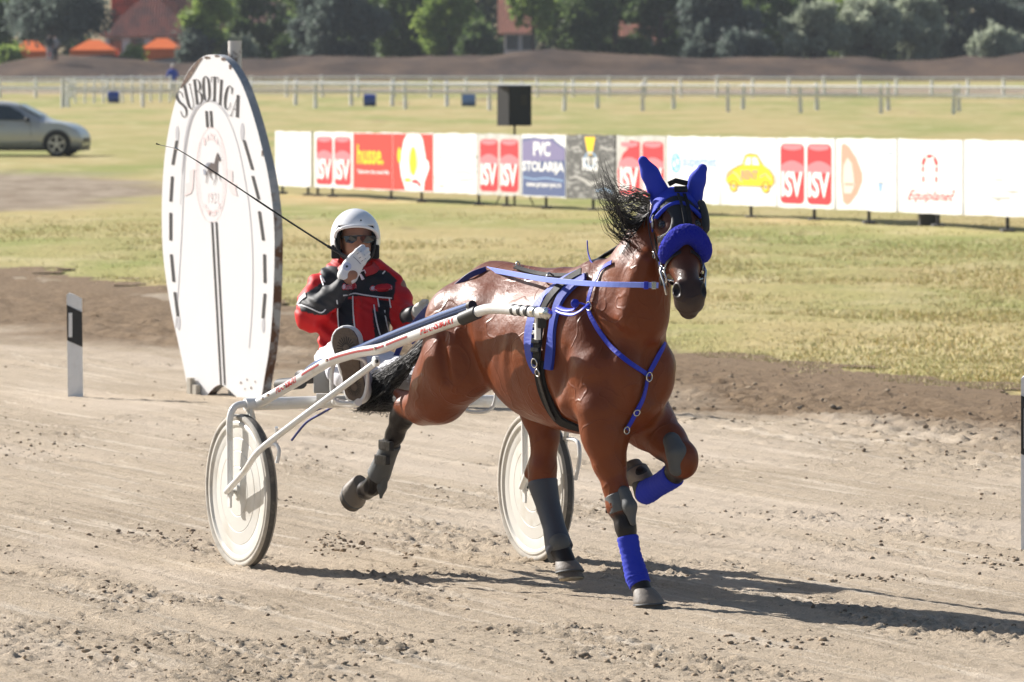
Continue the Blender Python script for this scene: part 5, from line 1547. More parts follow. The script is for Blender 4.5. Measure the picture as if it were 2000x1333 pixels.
def coat_colour(me):
    V = verts_of(me).astype(float)
    L = (V - np.array(HO)) @ np.array([HU, HV, (0, 0, 1)]).T
    u, v, z = L.T
    kx = (V - np.array(HORG)) @ np.array([E1, E2, E3]).T / HS
    n1 = fbm(u * 6 + 9, z * 6 + v * 4 + 9, 4, 3); n2 = fbm(u * 22 + 9, z * 22 + v * 9 + 9, 3, 4)
    bay = np.array([.158, .034, .006]); dark = np.array([.050, .013, .005]); red = np.array([.215, .046, .005]); blk = np.array([.014, .010, .009]); grey = np.array([.055, .040, .033])
    c = bay[None] * (0.85 + .35 * n1[:, None])
    top = np.clip((z - 1.25) * 4, 0, 1)[:, None] * (u < .1)[:, None]; c = c * (1 - .35 * top) + dark * .35 * top
    k = (np.clip((.98 - z) * 3.0, 0, 1) * (z > .5))[:, None]; c = c * (1 - .35 * k) + red * .35 * k
    def seg(names, i0, reach):
        m = np.zeros(len(V))
        for nm in names:
            P = np.array(legpts(nm)[0])[i0:]
            d = np.full(len(V), 9.0); ax = np.zeros(len(V))
            for j in range(len(P) - 1):
                a, b = P[j], P[j + 1]; ba = b - a
                h = np.clip(((L - a) @ ba) / (ba @ ba), 0, 1)
                dd = np.linalg.norm(L - a - h[:, None] * ba, axis=1)
                m2 = dd < d; ax[m2] = (j + h)[m2]; d = np.minimum(d, dd)
            w_ = np.clip((reach - d) / .03, 0, 1) * np.clip(ax * 2.2 + (n2 - .5) * .8, 0, 1)
            m = np.maximum(m, w_)
        return m
    m = np.maximum(seg(('RF', 'LF'), 4, .12), np.maximum(seg(('RH',), 3, .12), seg(('LH',), 4, .12)))[:, None]
    c = c * (1 - m) + blk * m
    hd = (np.abs(kx[:, 1]) < .13) & (kx[:, 0] > -.03) & (kx[:, 0] < .62) & (kx[:, 2] > -.25) & (kx[:, 2] < .1)
    mz = (np.clip((kx[:, 0] - .36 + (n2 - .5) * .08) / .14, 0, 1) * hd)[:, None]
    c = c * (1 - mz * .93) + grey * mz * .93
    fc = (np.clip((kx[:, 2] + .03) / .03, 0, 1) * hd * .55)[:, None]; c = c * (1 - fc) + dark * .55 * fc
    ns = np.zeros(len(V))
    for s_ in (-1, 1): ns = np.maximum(ns, np.clip(1.6 - np.sqrt(((kx[:, 0] - .508) / .028) ** 2 + ((kx[:, 1] - s_ * .060) / .020) ** 2 + ((kx[:, 2] + .004) / .018) ** 2), 0, 1))
    ns = np.clip(ns * 1.6, 0, 1)[:, None]; c = c * (1 - ns) + np.array([.012, .008, .008]) * ns
    crest = (np.clip((.05 - np.abs(v)) / .02, 0, 1) * (z > 1.40) * np.clip((z - (1.40 + (u) * 1.0)) / .05, 0, 1) * (u < .42) * (u > -.05))[:, None]
    c = c * (1 - crest) + blk * crest
    set_col(me, 'coat', c)
coat_colour(horse_me)
def coat_mat():
    m = attr_mat('bay_coat', 'coat', rough=.40, spec=.32, coat=.05)
    n = m.node_tree.nodes; l = m.node_tree.links; b = n['Principled BSDF']; b.inputs['Coat Roughness'].default_value = .3
    tc = n.new('ShaderNodeTexCoord')
    t = n.new('ShaderNodeTexNoise'); t.inputs['Scale'].default_value = 16; t.inputs['Detail'].default_value = 4
    l.new(tc.outputs['Object'], t.inputs['Vector'])
    mp = n.new('ShaderNodeMapping'); mp.inputs['Scale'].default_value = (1, 1, .3); l.new(tc.outputs['Object'], mp.inputs[0])
    t2 = n.new('ShaderNodeTexNoise'); t2.inputs['Scale'].default_value = 150; t2.inputs['Detail'].default_value = 3; l.new(mp.outputs[0], t2.inputs['Vector'])
    a = n.new('ShaderNodeMath'); a.operation = 'MULTIPLY_ADD'; a.inputs[1].default_value = .12; l.new(t2.outputs[0], a.inputs[0]); l.new(t.outputs[0], a.inputs[2])
    t5 = n.new('ShaderNodeTexNoise'); t5.inputs['Scale'].default_value = 4.2; t5.inputs['Detail'].default_value = 2; t5.inputs['Distortion'].default_value = .6; l.new(tc.outputs['Object'], t5.inputs['Vector'])
    s5 = n.new('ShaderNodeMath'); s5.operation = 'SUBTRACT'; s5.inputs[1].default_value = .5; l.new(t5.outputs[0], s5.inputs[0])
    b5 = n.new('ShaderNodeMath'); b5.operation = 'ABSOLUTE'; l.new(s5.outputs[0], b5.inputs[0])
    m5 = n.new('ShaderNodeMapRange'); m5.inputs[1].default_value = 0; m5.inputs[2].default_value = .022; m5.inputs[3].default_value = .32; m5.inputs[4].default_value = 0; l.new(b5.outputs[0], m5.inputs[0])
    a5 = n.new('ShaderNodeMath'); a5.operation = 'ADD'; l.new(a.outputs[0], a5.inputs[0]); l.new(m5.outputs[0], a5.inputs[1]); a = a5
    bp = n.new('ShaderNodeBump'); bp.inputs['Strength'].default_value = .45; bp.inputs['Distance'].default_value = .014
    l.new(a.outputs[0], bp.inputs['Height']); l.new(bp.outputs[0], b.inputs['Normal'])
    r = n.new('ShaderNodeMapRange'); r.inputs[1].default_value = .35; r.inputs[2].default_value = .65; r.inputs[3].default_value = .34; r.inputs[4].default_value = .54
    t3 = n.new('ShaderNodeTexNoise'); t3.inputs['Scale'].default_value = 5; t3.inputs['Detail'].default_value = 6; l.new(tc.outputs['Object'], t3.inputs['Vector'])
    l.new(t3.outputs[0], r.inputs[0]); l.new(r.outputs[0], b.inputs['Roughness'])
    return m
M_COAT = coat_mat()
horse = link('horse', horse_me, M_COAT, org=tuple(HO), smooth=True)
tag(horse, 'bay trotting horse in blue ear hood and blue harness pulling the white sulky', 'horse')
HT = bvh(type('m', (), {'vertices': [type('v', (), {'co': v.co + HO})() for v in horse_me.vertices], 'polygons': horse_me.polygons}))

M_EYE = mat('horse_eye', (.012, .008, .006), .05, spec=.9); M_LID = mat('eyelid_skin', (.04, .022, .014), .5)
for s_ in (-1, 1):
    ed_ = (E2 * s_ * .75 + E3 * .66).normalized(); ec = K(.160, s_ * .072, -.012)
    eo = MB().lathe(ec, ed_, [(-.02, .001)] + [(.024 * math.sin(R(a)) , .024 * math.cos(R(a))) for a in range(-60, 91, 15)], 20).build('eye', M_EYE, horse, smooth=True)
    lid = [ec + ed_ * (.016 + .003 * math.cos(R(2 * a))) + (E1 * .8 - E3 * .0).normalized() * math.cos(R(a)) * .017 + ed_.cross(E1).normalized() * math.sin(R(a)) * .013 for a in range(0, 361, 20)]
    MB().tube(lid, .0045, 8, cap=False).build('eyelid', M_LID, eo, smooth=True)

def hair(name, paths, r0, r1, m, parent, n=3):
    V = []; Fc = []; b = 0
    for pth in paths:
        P = np.array([tuple(p) for p in pth]); N = len(P)
        T = np.gradient(P, axis=0); T /= np.maximum(np.linalg.norm(T, axis=1)[:, None], 1e-9)
        up = np.array([.3, .2, .93]); A = np.cross(T, up); A /= np.maximum(np.linalg.norm(A, axis=1)[:, None], 1e-9); B = np.cross(T, A)
        rr = np.linspace(r0, r1, N)[:, None]
        for k in range(n):
            V.append(P + (A * math.cos(2 * math.pi * k / n) + B * math.sin(2 * math.pi * k / n)) * rr)
        for k in range(n):
            k2 = (k + 1) % n
            i = np.arange(N - 1)
            Fc.append(np.stack([b + k * N + i, b + k * N + i + 1, b + k2 * N + i + 1, b + k2 * N + i], 1))
        b += N * n
    me = mesh_np(name, np.concatenate(V), np.concatenate(Fc))
    return link(name, me, m, parent, smooth=True)
M_HAIR = mat('black_hair', (.012, .010, .009), .5, spec=.3)
def mane():
    r = random.Random(3); paths = []
    roots = [(1268, 415), (1256, 432), (1246, 448), (1237, 463), (1228, 478), (1219, 492), (1210, 505)]
    cl_ = [(r.random() ** 1.5, r.uniform(.55, 1.05), r.gauss(0, 5), r.gauss(0, .02)) for _ in range(60)]
    for i in range(330):
        t, L0, dy0, vv = cl_[i % 60] if r.random() < .9 else (r.random(), r.uniform(.4, 1), r.gauss(0, 8), 0)
        t = min(1, max(0, t + r.gauss(0, .02)))
        q = t * (len(roots) - 1); j = min(int(q), len(roots) - 2); f = q - j
        rx, ry = roots[j][0] * (1 - f) + roots[j + 1][0] * f, roots[j][1] * (1 - f) + roots[j + 1][1] * f
        v0 = -.02 + r.gauss(0, .012)
        L = (1 - t * .55) * L0 * r.uniform(.85, 1.05)
        jx = lambda s: r.gauss(0, s)
        if t < .5:
            dy = dy0 + jx(1.5)
            pts = [(0, 0), (-22 * L, 9 + dy * .5), (-48 * L, 9 + dy), (-72 * L + jx(1.5), -6 * L + dy), (-84 * L + jx(2), -34 * L + dy * 1.2)] + ([(-93 * L + jx(3), -66 * L + jx(4))] if r.random() < .25 else [])
        else:
            pts = [(0, 0), (-10 * L, 6), (-16 * L + jx(1), 18 * L), (-22 * L + jx(2), 34 * L + jx(2))]
        P = [Jw(rx + a + (jx(.9) if k else 0), ry + b_ + (jx(.9) if k else 0), v0 + vv * k / 2 + r.gauss(0, .006) - .02 * k) for k, (a, b_) in enumerate(pts)]
        paths.append(spline(P, 5))
    for i in range(90):      # loose wisps
        y0 = r.uniform(380, 425); x0 = 1268 + (425 - y0) * .05
        P = [Jw(x0, y0, -.03), Jw(x0 - 25, y0 - 8 + r.gauss(0, 5), -.04), Jw(x0 - 55 + r.gauss(0, 4), y0 - 5 + r.gauss(0, 10), -.05), Jw(x0 - 82 + r.gauss(0, 8), y0 - 20 + r.gauss(0, 16), -.06), Jw(x0 - 98 + r.gauss(0, 8), y0 - 52 + r.gauss(0, 18), -.06)]
        paths.append(spline(P, 5))
    hair('mane', paths, .0022, .0004, M_HAIR, horse)
mane()
def tail():
    r = random.Random(8); paths = []
    for i in range(1500):
        s = r.random(); sx = r.gauss(0, 1)
        a = [(866, 604), (842, 652), (812 - 10 * s, 688 + 18 * s), (772 - 22 * s + 22 * (1 - s), 712 + 42 * s + 8 * sx), (735 - 12 * (1 - s) + 30 * r.random(), 742 + 44 * s + 7 * sx), (700 + 62 * r.random() ** 1.4, 774 + 22 * s + 8 * r.random()), (690 + 90 * r.random(), 788 + 15 * r.random())]
        k = r.choice([5, 6, 6, 7, 7])
        P = [Jw(x + r.gauss(0, 2.2) * min(j, 2), y + r.gauss(0, 2.2) * min(j, 2), .0 + r.gauss(0, .018) * (1 + j * .7)) for j, (x, y) in enumerate(a[:k])]
        paths.append(spline(P, 4))
    hair('tail', paths, .0026, .0008, M_HAIR, horse)
    tb = Body(HM); tb.chain([J(870, 592, 0), J(852, 632, 0), J(826, 676, 0), J(795, 712, .0)], [.038, .034, .028, .018], .02)
    link('tail_dock', tb.mesh('tail_dock', .011), M_HAIR, horse, smooth=True)
tail()

# hooves, bell boots, wraps and boots
M_RUB = mat('grey_brown_rubber', (.17, .145, .12), .62, bump=(60, .4, 3, .004), var=(9, (.25, .21, .17), .48, .7)); M_HOOF = mat('hoof_horn', (.10, .085, .07), .6, var=(14, (.2, .17, .13), .5, .7))
M_BW = mat('blue_bandage', srgb(24, 46, 178), .8, bump=(45, .5, 2, .004)); M_GB = mat('grey_boot', (.085, .09, .092), .6, bump=(30, .4, 3, .004)); M_GB2 = mat('slate_boot', (.055, .063, .082), .5, bump=(22, .4, 3, .004)); M_BLKL = mat('black_leather', (.014, .013, .013), .38, spec=.5, bump=(60, .2))
def Wv(p): return HM @ Vector(p)
def hoof(px, py, v, tip, up, rt, rb, ht, bell=True, name='hoof'):
    """hoof as a cut cone: centre pixel of its sole, axis = up (world vector), toe direction = tip"""
    c = Jw(px, py, v); up = Vector(up).normalized(); tip = Vector(tip); tip = (tip - up * tip.dot(up)).normalized(); sd = up.cross(tip)
    def ringset(mb, prof, n=28, toe=1.12):
        b = len(mb.v)
        for h, r_, fwd in prof:
            for k in range(n):
                a = 2 * math.pi * k / n
                ex = r_ * (toe if math.cos(a) > 0 else .9)
                mb.v.append(tuple(c + up * h + tip * (math.cos(a) * ex + fwd) + sd * math.sin(a) * r_))
        m_ = len(prof)
        for i in range(m_ - 1):
            for k in range(n):
                k2 = (k + 1) % n; mb.f.append((b + i * n + k, b + i * n + k2, b + (i + 1) * n + k2, b + (i + 1) * n + k)); mb.m.append(mb.c)
        mb.f.append(tuple(b + k for k in reversed(range(n)))); mb.m.append(mb.c); mb.f.append(tuple(b + (m_ - 1) * n + k for k in range(n))); mb.m.append(mb.c)
    mb = MB(); ringset(mb, [(0, rb, 0), (.004, rb * 1.01, 0), (ht * .5, (rb + rt) / 2, -.012), (ht, rt, -.025)])
    ho = mb.build(name, M_HOOF, horse, smooth=True, angle=40)
    mb = MB(); ringset(mb, [(-.004, rb * .95, 0), (.004, rb * .96, 0)]); mb.build('horseshoe', mat('shoe_metal', (.35, .30, .22), .45, metal=.8), ho)
    if bell:
        mb = MB(); ringset(mb, [(ht * .42, rb * 1.09, -.006), (ht * .47, rb * 1.12, -.008), (ht * .70, rb * 1.06, -.014), (ht * .95, rb * .94, -.022), (ht * 1.2, rt * .98, -.032), (ht * 1.38, rt * .80, -.038), (ht * 1.42, rt * .72, -.04)])
        mb.build('bell_boot', M_RUB, horse, smooth=True, angle=50)
        mb = MB(); ringset(mb, [(ht * .40, rb * 1.095, -.006), (ht * .42, rb * 1.135, -.007), (ht * .49, rb * 1.13, -.009), (ht * .51, rb * 1.10, -.009)]); mb.build('boot_rim', M_GB, horse, smooth=True, angle=50)
Z = Vector((0, 0, 1))
hoof(1270, 1196, -.10, HU, Z * .96 - HU * .12 , .052, .062, .075)
hoof(1115, 1131, .10, HU, Z * .93 - HU * .22 + HV * .05, .048, .058, .072)
# folded fore hoof: sole turned up and back
hoof(1229, 912, .15, -Z * .5 - HU * .7, HU * .62 - Z * .70 + HV * .15, .050, .060, .085)
# trailing hind hoof: toe pointing down and back
hoof(684, 975, -.12, -Z * .8 - HU * .5, Z * .42 + HU * .86, .048, .058, .085)

def cover(name, key, t0, t1, extra, m, lab=None, ribs=0, thick=0, flare=0, parent=None, side=None, zz=None):
    """sleeve following a leg between two places of its chain"""
    P, rr = legpts(key)
    n = 26; pts = []; rad = []
    for i in range(n + 1):
        t = t0 + (t1 - t0) * i / n; j = min(int(t), len(P) - 2); f = t - j
        pts.append(Vector(P[j]).lerp(Vector(P[j + 1]), f)); rad.append(rr[j] * (1 - f) + rr[j + 1] * f)
    for _ in range(3): pts = [pts[0]] + [(pts[i - 1] + 2 * pts[i] + pts[i + 1]) / 4 for i in range(1, n)] + [pts[-1]]
    rad = [max(r_, .030) + extra + (ribs * (.5 + .5 * math.sin(i * 2.4)) if ribs else 0) + flare * (i / n) ** 3 for i, r_ in enumerate(rad)]
    rad = [rad[0] - extra * .5] + rad[1:-1] + [rad[-1] - extra * .5]
    mb = MB(); mb.tube([Wv(p) for p in pts], rad, 20)
    o = mb.build(name, m, parent or horse, smooth=True, angle=60)
    if lab: o['label'] = lab
    return o
cover('leg_wrap', 'RF', 5.35, 7.7, .007, M_BW, 'blue bandage on the standing foreleg', ribs=.0035)
cover('leg_wrap', 'LF', 4.75, 7.15, .009, M_BW, 'blue bandage on the folded foreleg', ribs=.0035)
cover('knee_boot', 'RF', 3.35, 4.35, .008, M_GB, 'grey knee boot on the standing foreleg')
cover('hind_boot', 'LH', 3.9, 7.3, .012, M_GB2, 'tall slate shin boot on the forward hind leg', flare=.008)
cover('hind_boot', 'RH', 5.45, 7.2, .010, M_GB, 'grey shin boot on the trailing hind leg', flare=.004)
def plate(name, pix, v, rad, th, m, key=None, n=5):
    b = Body(HM)
    b.chain([J(x, y, v) for x, y in pix], rad, .02)
    return link(name, b.mesh(name, .008), m, horse, smooth=True)
plate('knee_pad', [(1218, 962), (1230, 990), (1236, 1022)], -.115, [.030, .030, .014], 0, M_GB)
plate('knee_pad', [(1312, 862), (1322, 885), (1322, 915)], .125, [.040, .045, .036], 0, M_GB)
plate('elbow_tie', [(1190, 988), (1186, 1000)], -.15, [.012, .010], 0, M_BLKL)
plate('heel_flap', [(752, 920), (746, 952), (744, 972)], -.125, [.028, .020, .008], 0, M_GB)
plate('heel_flap', [(1092, 1062), (1084, 1084), (1078, 1094)], .09, [.05, .034, .014], 0, M_GB)
def velcro():
    mb = MB()
    for (a, b) in (((743, 868), (765, 873)), ((735, 897), (758, 900))):
        p, q = Jw(a[0], a[1], -.178), Jw(b[0], b[1], -.192)
        mb.box((p + q) / 2 + Z * 0, ((q - p).length / 2, .012, .022), ((q - p).normalized(), (q - p).normalized().cross(Z).normalized(), Z), bev=.004)
    mb.build('boot_strap', M_BLKL, horse)
velcro()
# ================================================================== HARNESS on the horse
M_BS = mat('blue_strap', srgb(26, 46, 185), .5, bump=(90, .3, 2, .003)); M_BR = mat('pale_blue_rein', srgb(120, 140, 225), .5, bump=(90, .3, 2, .003)); M_BP = mat('blue_pad', srgb(36, 62, 170), .6, bump=(40, .3, 3, .004))
M_NAVY = mat('navy_webbing', srgb(26, 36, 110), .55); M_STEEL = mat('steel', (.62, .62, .60), .22, metal=1.0); M_BSTR = mat('black_strap', (.013, .013, .014), .62, spec=.2, bump=(70, .4, 2, .003))
hroot = empty('harness', tuple(HO + Z * .9), 'blue and black racing harness strapped round the chest and belly of the horse', 'harness')
def st(name, pix, wd, off, m, th=.004, parent=None, n=6, tree=None):
    mb = MB(); strap(mb, tree or HT, pix, wd, off, th, n); return mb.build(name, m, parent or hroot, smooth=False)
st('saddle_pad', [(1128, 541), (1098, 556), (1066, 583), (1046, 616), (1037, 660), (1041, 700), (1052, 722)], .060, .004, M_BP, .016)
st('saddle_pad', [(1146, 545), (1122, 558), (1098, 584), (1086, 622), (1080, 668), (1074, 722)], .046, .004, M_BP, .016)
st('surcingle', [(1140, 536), (1112, 552), (1084, 578), (1066, 612), (1057, 660), (1054, 712)], .050, .016, M_BSTR, .008)
mb = MB(); gp = [cast(HT, p.x, p.y) for p in spline([(1054, 704, 0), (1060, 752, 0), (1078, 796, 0), (1098, 826, 0)], 5)]
for q_ in ((.00, -.14, .74), (.01, -.07, .72), (.01, 0, .71), (.01, .1, .73)):
    a_, b_, *_ = HT.find_nearest(HM @ Vector(q_)); gp.append((a_, b_))
lay_strap(mb, [a for a, b in gp], [b for a, b in gp], .075, .006, .008, 3); mb.build('girth', M_BSTR, hroot)
st('billet_strap', [(1054, 700), (1062, 745), (1075, 790), (1088, 815)], .022, .018, M_BLKL, .005)
def boxes_on(name, lst, m, parent, h=(.014, .012, .010), off=.03, rot=0):
    mb = MB()
    for x, y in lst:
        q, nn = cast(HT, x, y); t = Z - nn * Z.dot(nn); t.normalize(); s_ = nn.cross(t)
        mb.box(q + nn * off, h, (s_, t, nn), bev=.003)
    return mb.build(name, m, parent)
for i, (x, y) in enumerate([(1059, 640), (1057, 655), (1056, 670), (1055, 685)]): boxes_on('surcingle_loop', [(x, y)], M_BLKL, hroot, (.026, .010, .006))
def ring(name, c, ax, r, t, m, parent, sq=1, up=None):
    ax = Vector(ax).normalized(); u = (Vector(up) - ax * Vector(up).dot(ax)).normalized() if up else ax.orthogonal().normalized(); w_ = ax.cross(u)
    pts = [Vector(c) + u * math.cos(R(a)) * r * sq + w_ * math.sin(R(a)) * r for a in range(0, 361, 20)]
    MB().tube(pts, t, 8, cap=False).build(name, m, parent, smooth=True)
def ring_on(name, x, y, r, t, m, parent, off=.02, tree=None):
    q, nn = cast(tree or HT, x, y); ring(name, q + nn * off, nn, r, t, m, parent)
ring_on('buckle', 1054, 708, .020, .0035, M_STEEL, hroot, .03)
ring_on('buckle', 1060, 726, .016, .003, M_STEEL, hroot, .03)
# breast collar
st('breast_collar', [(1166, 548), (1156, 572), (1152, 602), (1164, 634), (1190, 672), (1224, 706), (1262, 733)], .022, .010, M_BS)
st('breast_collar', [(1262, 733), (1279, 708), (1289, 685), (1295, 668)], .022, .010, M_BS)
st('breast_strap', [(1260, 740), (1252, 778), (1238, 808), (1220, 838)], .022, .012, M_BS)
ring_on('collar_ring', 1261, 736, .020, .0035, M_STEEL, hroot); ring_on('collar_ring', 1157, 598, .020, .0035, M_STEEL, hroot); ring_on('strap_ring', 1218, 840, .016, .003, M_STEEL, hroot); ring_on('strap_ring', 1241, 803, .014, .003, M_STEEL, hroot)
st('wither_strap', [(1166, 550), (1176, 530), (1190, 518), (1198, 514)], .020, .008, M_BS)
def loose(name, pts, r, m, parent, sq=(1, .25), n=6, up=None):
    o = MB().tube(spline(pts, 6), r, n, sq=sq, up=up).build(name, m, parent, smooth=True); return o
loose('loose_strap', [Jw(1147, 470, -.05), Jw(1149, 495, -.05), Jw(1157, 516, -.06), Jw(1172, 529, -.06)], .013, M_BS, hroot)
loose('tie_strap', [Jw(1152, 600, -.27), Jw(1130, 592, -.30), Jw(1122, 604, -.31), Jw(1104, 606, -.31), Jw(1088, 600, -.31)], .014, M_BS, hroot)
loose('tie_strap', [Jw(1150, 594, -.27), Jw(1138, 604, -.31), Jw(1120, 614, -.32), Jw(1100, 612, -.32), Jw(1086, 606, -.31)], .012, M_BS, hroot)
MB().lathe(Jw(1123, 593, -.31), (0, -1, .2), [(-.012, .001), (-.012, .018), (.012, .018), (.012, .001)], 14).build('knot', M_BS, hroot, smooth=True)
# strap along the back and overcheck
st('back_strap', [(1008, 526), (1040, 535), (1075, 541), (1120, 541)], .024, .010, M_BSTR)
loose('back_loop', [Jw(1005, 519, -.02), Jw(1020, 522, -.02), Jw(1038, 534, -.02), Jw(1060, 538, -.02)], .014, M_GREYW if False else M_BSTR, hroot)
for (x, y) in ((1012, 519), (1072, 540)): ring('back_ring', Jw(x, y, -.03), (1, -.5, .2), .018, .003, M_STEEL, hroot)
loose('overcheck', [Jw(1148, 522, .0), Jw(1180, 500, .0), Jw(1215, 478, .0), Jw(1242, 455, .0), Jw(1262, 425, .0)], .016, M_BSTR, hroot, sq=(1, .5))
MB().tube([Jw(1124, 532, -.03), Jw(1136, 525, -.02), Jw(1152, 518, -.01)], [.006, .010, .012], 10).build('check_hook', M_STEEL, hroot, smooth=True)
MB().tube([Jw(1136, 527, -.02), Jw(1137, 536, -.02)], [.006, .005], 8).build('hook_pin', M_STEEL, hroot)
ring('terret', Jw(1073, 545, -.12), (1, -.6, 0), .026, .004, M_STEEL, hroot)

# bridle and hood
br = empty('bridle', tuple(K(.2, 0, 0)), 'black bridle with blue ear hood and thick blue fleece noseband on the horse', 'bridle')
M_HOOD = mat('blue_hood', srgb(26, 54, 185), .75, bump=(120, .35, 2, .003)); M_FLEECE = mat('blue_fleece', srgb(12, 26, 160), .95, bump=(90, 1.0, 5, .012)); M_MESH = mat('black_mesh_mask', (.016, .016, .018), .6, bump=(160, .4, 2, .003))
def headshell(off):
    b = Body(KM)
    def e(c, r, k=.02, op='+'): b.ell(tuple(q * HS for q in c), tuple(q * HS for q in r), k, None, op)
    def c_(a, d, ra, rb, k=.02): b.cone(tuple(q * HS for q in a), tuple(q * HS for q in d), ra * HS, rb * HS, k)
    e((.05, 0, -.055), (.10, .090, .085), .04); e((.16, 0, -.030), (.13, .098, .058), .03)
    c_((.10, 0, -.07), (.34, 0, -.055), .088, .066, .03)
    for s_ in (-1, 1):
        e((.19, s_ * .060, -.145), (.125, .030, .095), .03); e((.14, s_ * .088, -.015), (.045, .026, .028), .02)
    c_((.20, 0, -.015), (.33, 0, -.012), .032, .030, .025)
    return b
def hoodclip(X, V):
    x, y, z = X[..., 0] / HS, X[..., 1] / HS, X[..., 2] / HS
    return (x - (.035 + 5.5 * y * y + .35 * np.clip(-z, 0, .2))).astype(np.float32)
b = headshell(0)
link('ear_hood', b.mesh('ear_hood', .007, clip=hoodclip, offset=.012), M_HOOD, br, smooth=True)
def maskclip(X, V):
    x, y, z = X[..., 0] / HS, X[..., 1] / HS, X[..., 2] / HS
    m = x - .27; m = np.maximum(m, -z - .16)
    hole = np.where(z > -.09, 1 - np.sqrt(((x - .150) / .062) ** 2 + ((np.abs(y) - .076) / .036) ** 2), -1)
    return np.maximum(m, hole * .05).astype(np.float32)
link('eye_mask', b.mesh('eye_mask', .007, clip=maskclip, offset=.006), M_MESH, br, smooth=True)
ea = Body()
def Kw(x, y, z): return tuple(K(x, y, z))
for (a, c, d) in (((1292, 380), (1270, 340), (1256, 315)), ((1351, 382), (1362, 352), (1372, 330))):
    e_ = Body()
    sgn = -1 if a[0] < 1320 else 1
    p0 = W(a[0], a[1] + 8, 24.93); p1 = W(c[0], c[1], 24.90); p2 = W(d[0], d[1], 24.90)
    R0, R1, R2 = (.052, .037, .023) if sgn < 0 else (.048, .034, .022)
    e_.chain([p0, p1, p2], [R0, R1, R2], .02, sq=((.2, 1, .1), .7))
    link('ear_cover', e_.mesh('ear_cover', .006), M_HOOD, br, smooth=True)
# browband roll and forehead straps
def HTc(): return bvh(*[o_ for o_ in ()])
pts = [K(.075 + 5.0 * (y * y), y, .037 - 3.0 * y * y - abs(y) * .12) for y in [-.115, -.09, -.06, -.03, 0, .03, .06, .09, .115]]
MB().tube(spline(pts, 4), .010, 8).build('hood_edge', M_HOOD, br, smooth=True)
def kst(name, pts, wd, m, th=.004):
    P = [K(*p) for p in pts]; N_ = [(K(p[0], p[1] * 1.0, p[2]) - K(p[0], 0, -.07)).normalized() for p in pts]
    mb = MB(); Pf = spline(P, 5); Nf = [v_.normalized() for v_ in spline(N_, 5)]; lay_strap(mb, Pf, Nf, wd, .004, th); return mb.build(name, m, br)
kst('forehead_strap', [(.03, .004, .040), (.09, .010, .044), (.16, .012, .046), (.25, .012, .036)], .013, M_BLKL)
kst('forehead_strap', [(.03, .030, .036), (.09, .036, .040), (.16, .036, .040), (.25, .036, .028)], .016, M_BSTR)
MB().box(K(.005, .02, .040), (.014, .030, .008), (E1, E2, E3), bev=.006).build('crown_buckle', M_BLKL, br)
MB().tube([K(-.02, -.03, .045), K(-.03, 0, .055), K(-.02, .05, .047)], .012, 8).build('crown_strap', M_BSTR, br, smooth=True)
for s_ in (-1, 1):
    kst('cheek_strap', [(.03, s_ * .108, -.03), (.12, s_ * .112, -.085), (.24, s_ * .098, -.105), (.36, s_ * .074, -.10), (.42, s_ * .066, -.09)], .016, M_BLKL)
    kst('throat_strap', [(.02, s_ * .108, -.06), (.10, s_ * .125, -.14), (.20, s_ * .115, -.20), (.28, s_ * .07, -.24)], .016, M_BLKL)
    kst('chin_strap', [(.33, s_ * .02, .022), (.335, s_ * .056, -.005), (.345, s_ * .074, -.06), (.36, s_ * .06, -.12), (.37, s_ * .02, -.15)], .018, M_BLKL)
    for (x, y, z, r_) in ((.24, .108, -.11, .016), (.33, .086, -.09, .015), (.345, .080, -.085, .014), (.385, .086, -.080, .030)):
        ring('bridle_ring', K(x, s_ * y, z), E2 * s_ + E1 * .2, r_, .0042, M_STEEL, br)
    MB().tube([K(.30, s_ * .086, -.08), K(.35, s_ * .096, -.085), K(.40, s_ * .088, -.09), K(.46, s_ * .084, -.10)], [.006, .008, .006, .005], 8).build('bit_shank', M_STEEL, br, smooth=True)
    MB().box(K(.31, s_ * .094, -.10), (.022, .006, .012), (E1, E2, E3), bev=.003).build('bridle_buckle', M_STEEL, br)
    MB().box(K(.37, s_ * .090, -.115), (.020, .008, .014), (E1, E2, E3), bev=.003).build('bridle_buckle', M_BLKL, br)
MB().tube([K(.39, -.082, -.085), K(.40, 0, -.095), K(.39, .082, -.085)], .006, 8).build('bit', M_STEEL, br, smooth=True)
# blinker cup edge at the far side
mb = MB(); c0 = K(.10, .118, .0)
mb.tube(spline([K(.05, .10, .02), K(.09, .112, .005), (K(.14, .116, -.01)), K(.19, .11, -.03)], 5), [.006, .016, .018, .018, .018, .018, .018, .018, .018, .018, .018, .018, .018, .018, .012, .008], 10, sq=(1.4, .6)); mb.build('blinker', M_MESH, br, smooth=True)
# fleece noseband
arc = []
for a in range(-104, 105, 13):
    arc.append(K(.262 + .035 * abs(math.sin(R(a))) ** 2, .078 * math.sin(R(a)) + .008, -.028 + .090 * math.cos(R(a))))
nb = Body()
P = spline(arc, 2)
nb.chain([tuple(p) for p in P], [.033 + .007 * math.sin(math.pi * i / (len(P) - 1)) for i in range(len(P))], .01)
def fuzz(X):
    return (.0035 * np.sin(X[..., 0] * 310 + 2 * np.sin(X[..., 2] * 170)) * np.sin(X[..., 2] * 290) * np.sin(X[..., 1] * 300 + 1)).astype(np.float32)
link('fleece_noseband', nb.mesh('fleece_noseband', .0055, smooth=1, bumpf=fuzz), M_FLEECE, br, smooth=True)

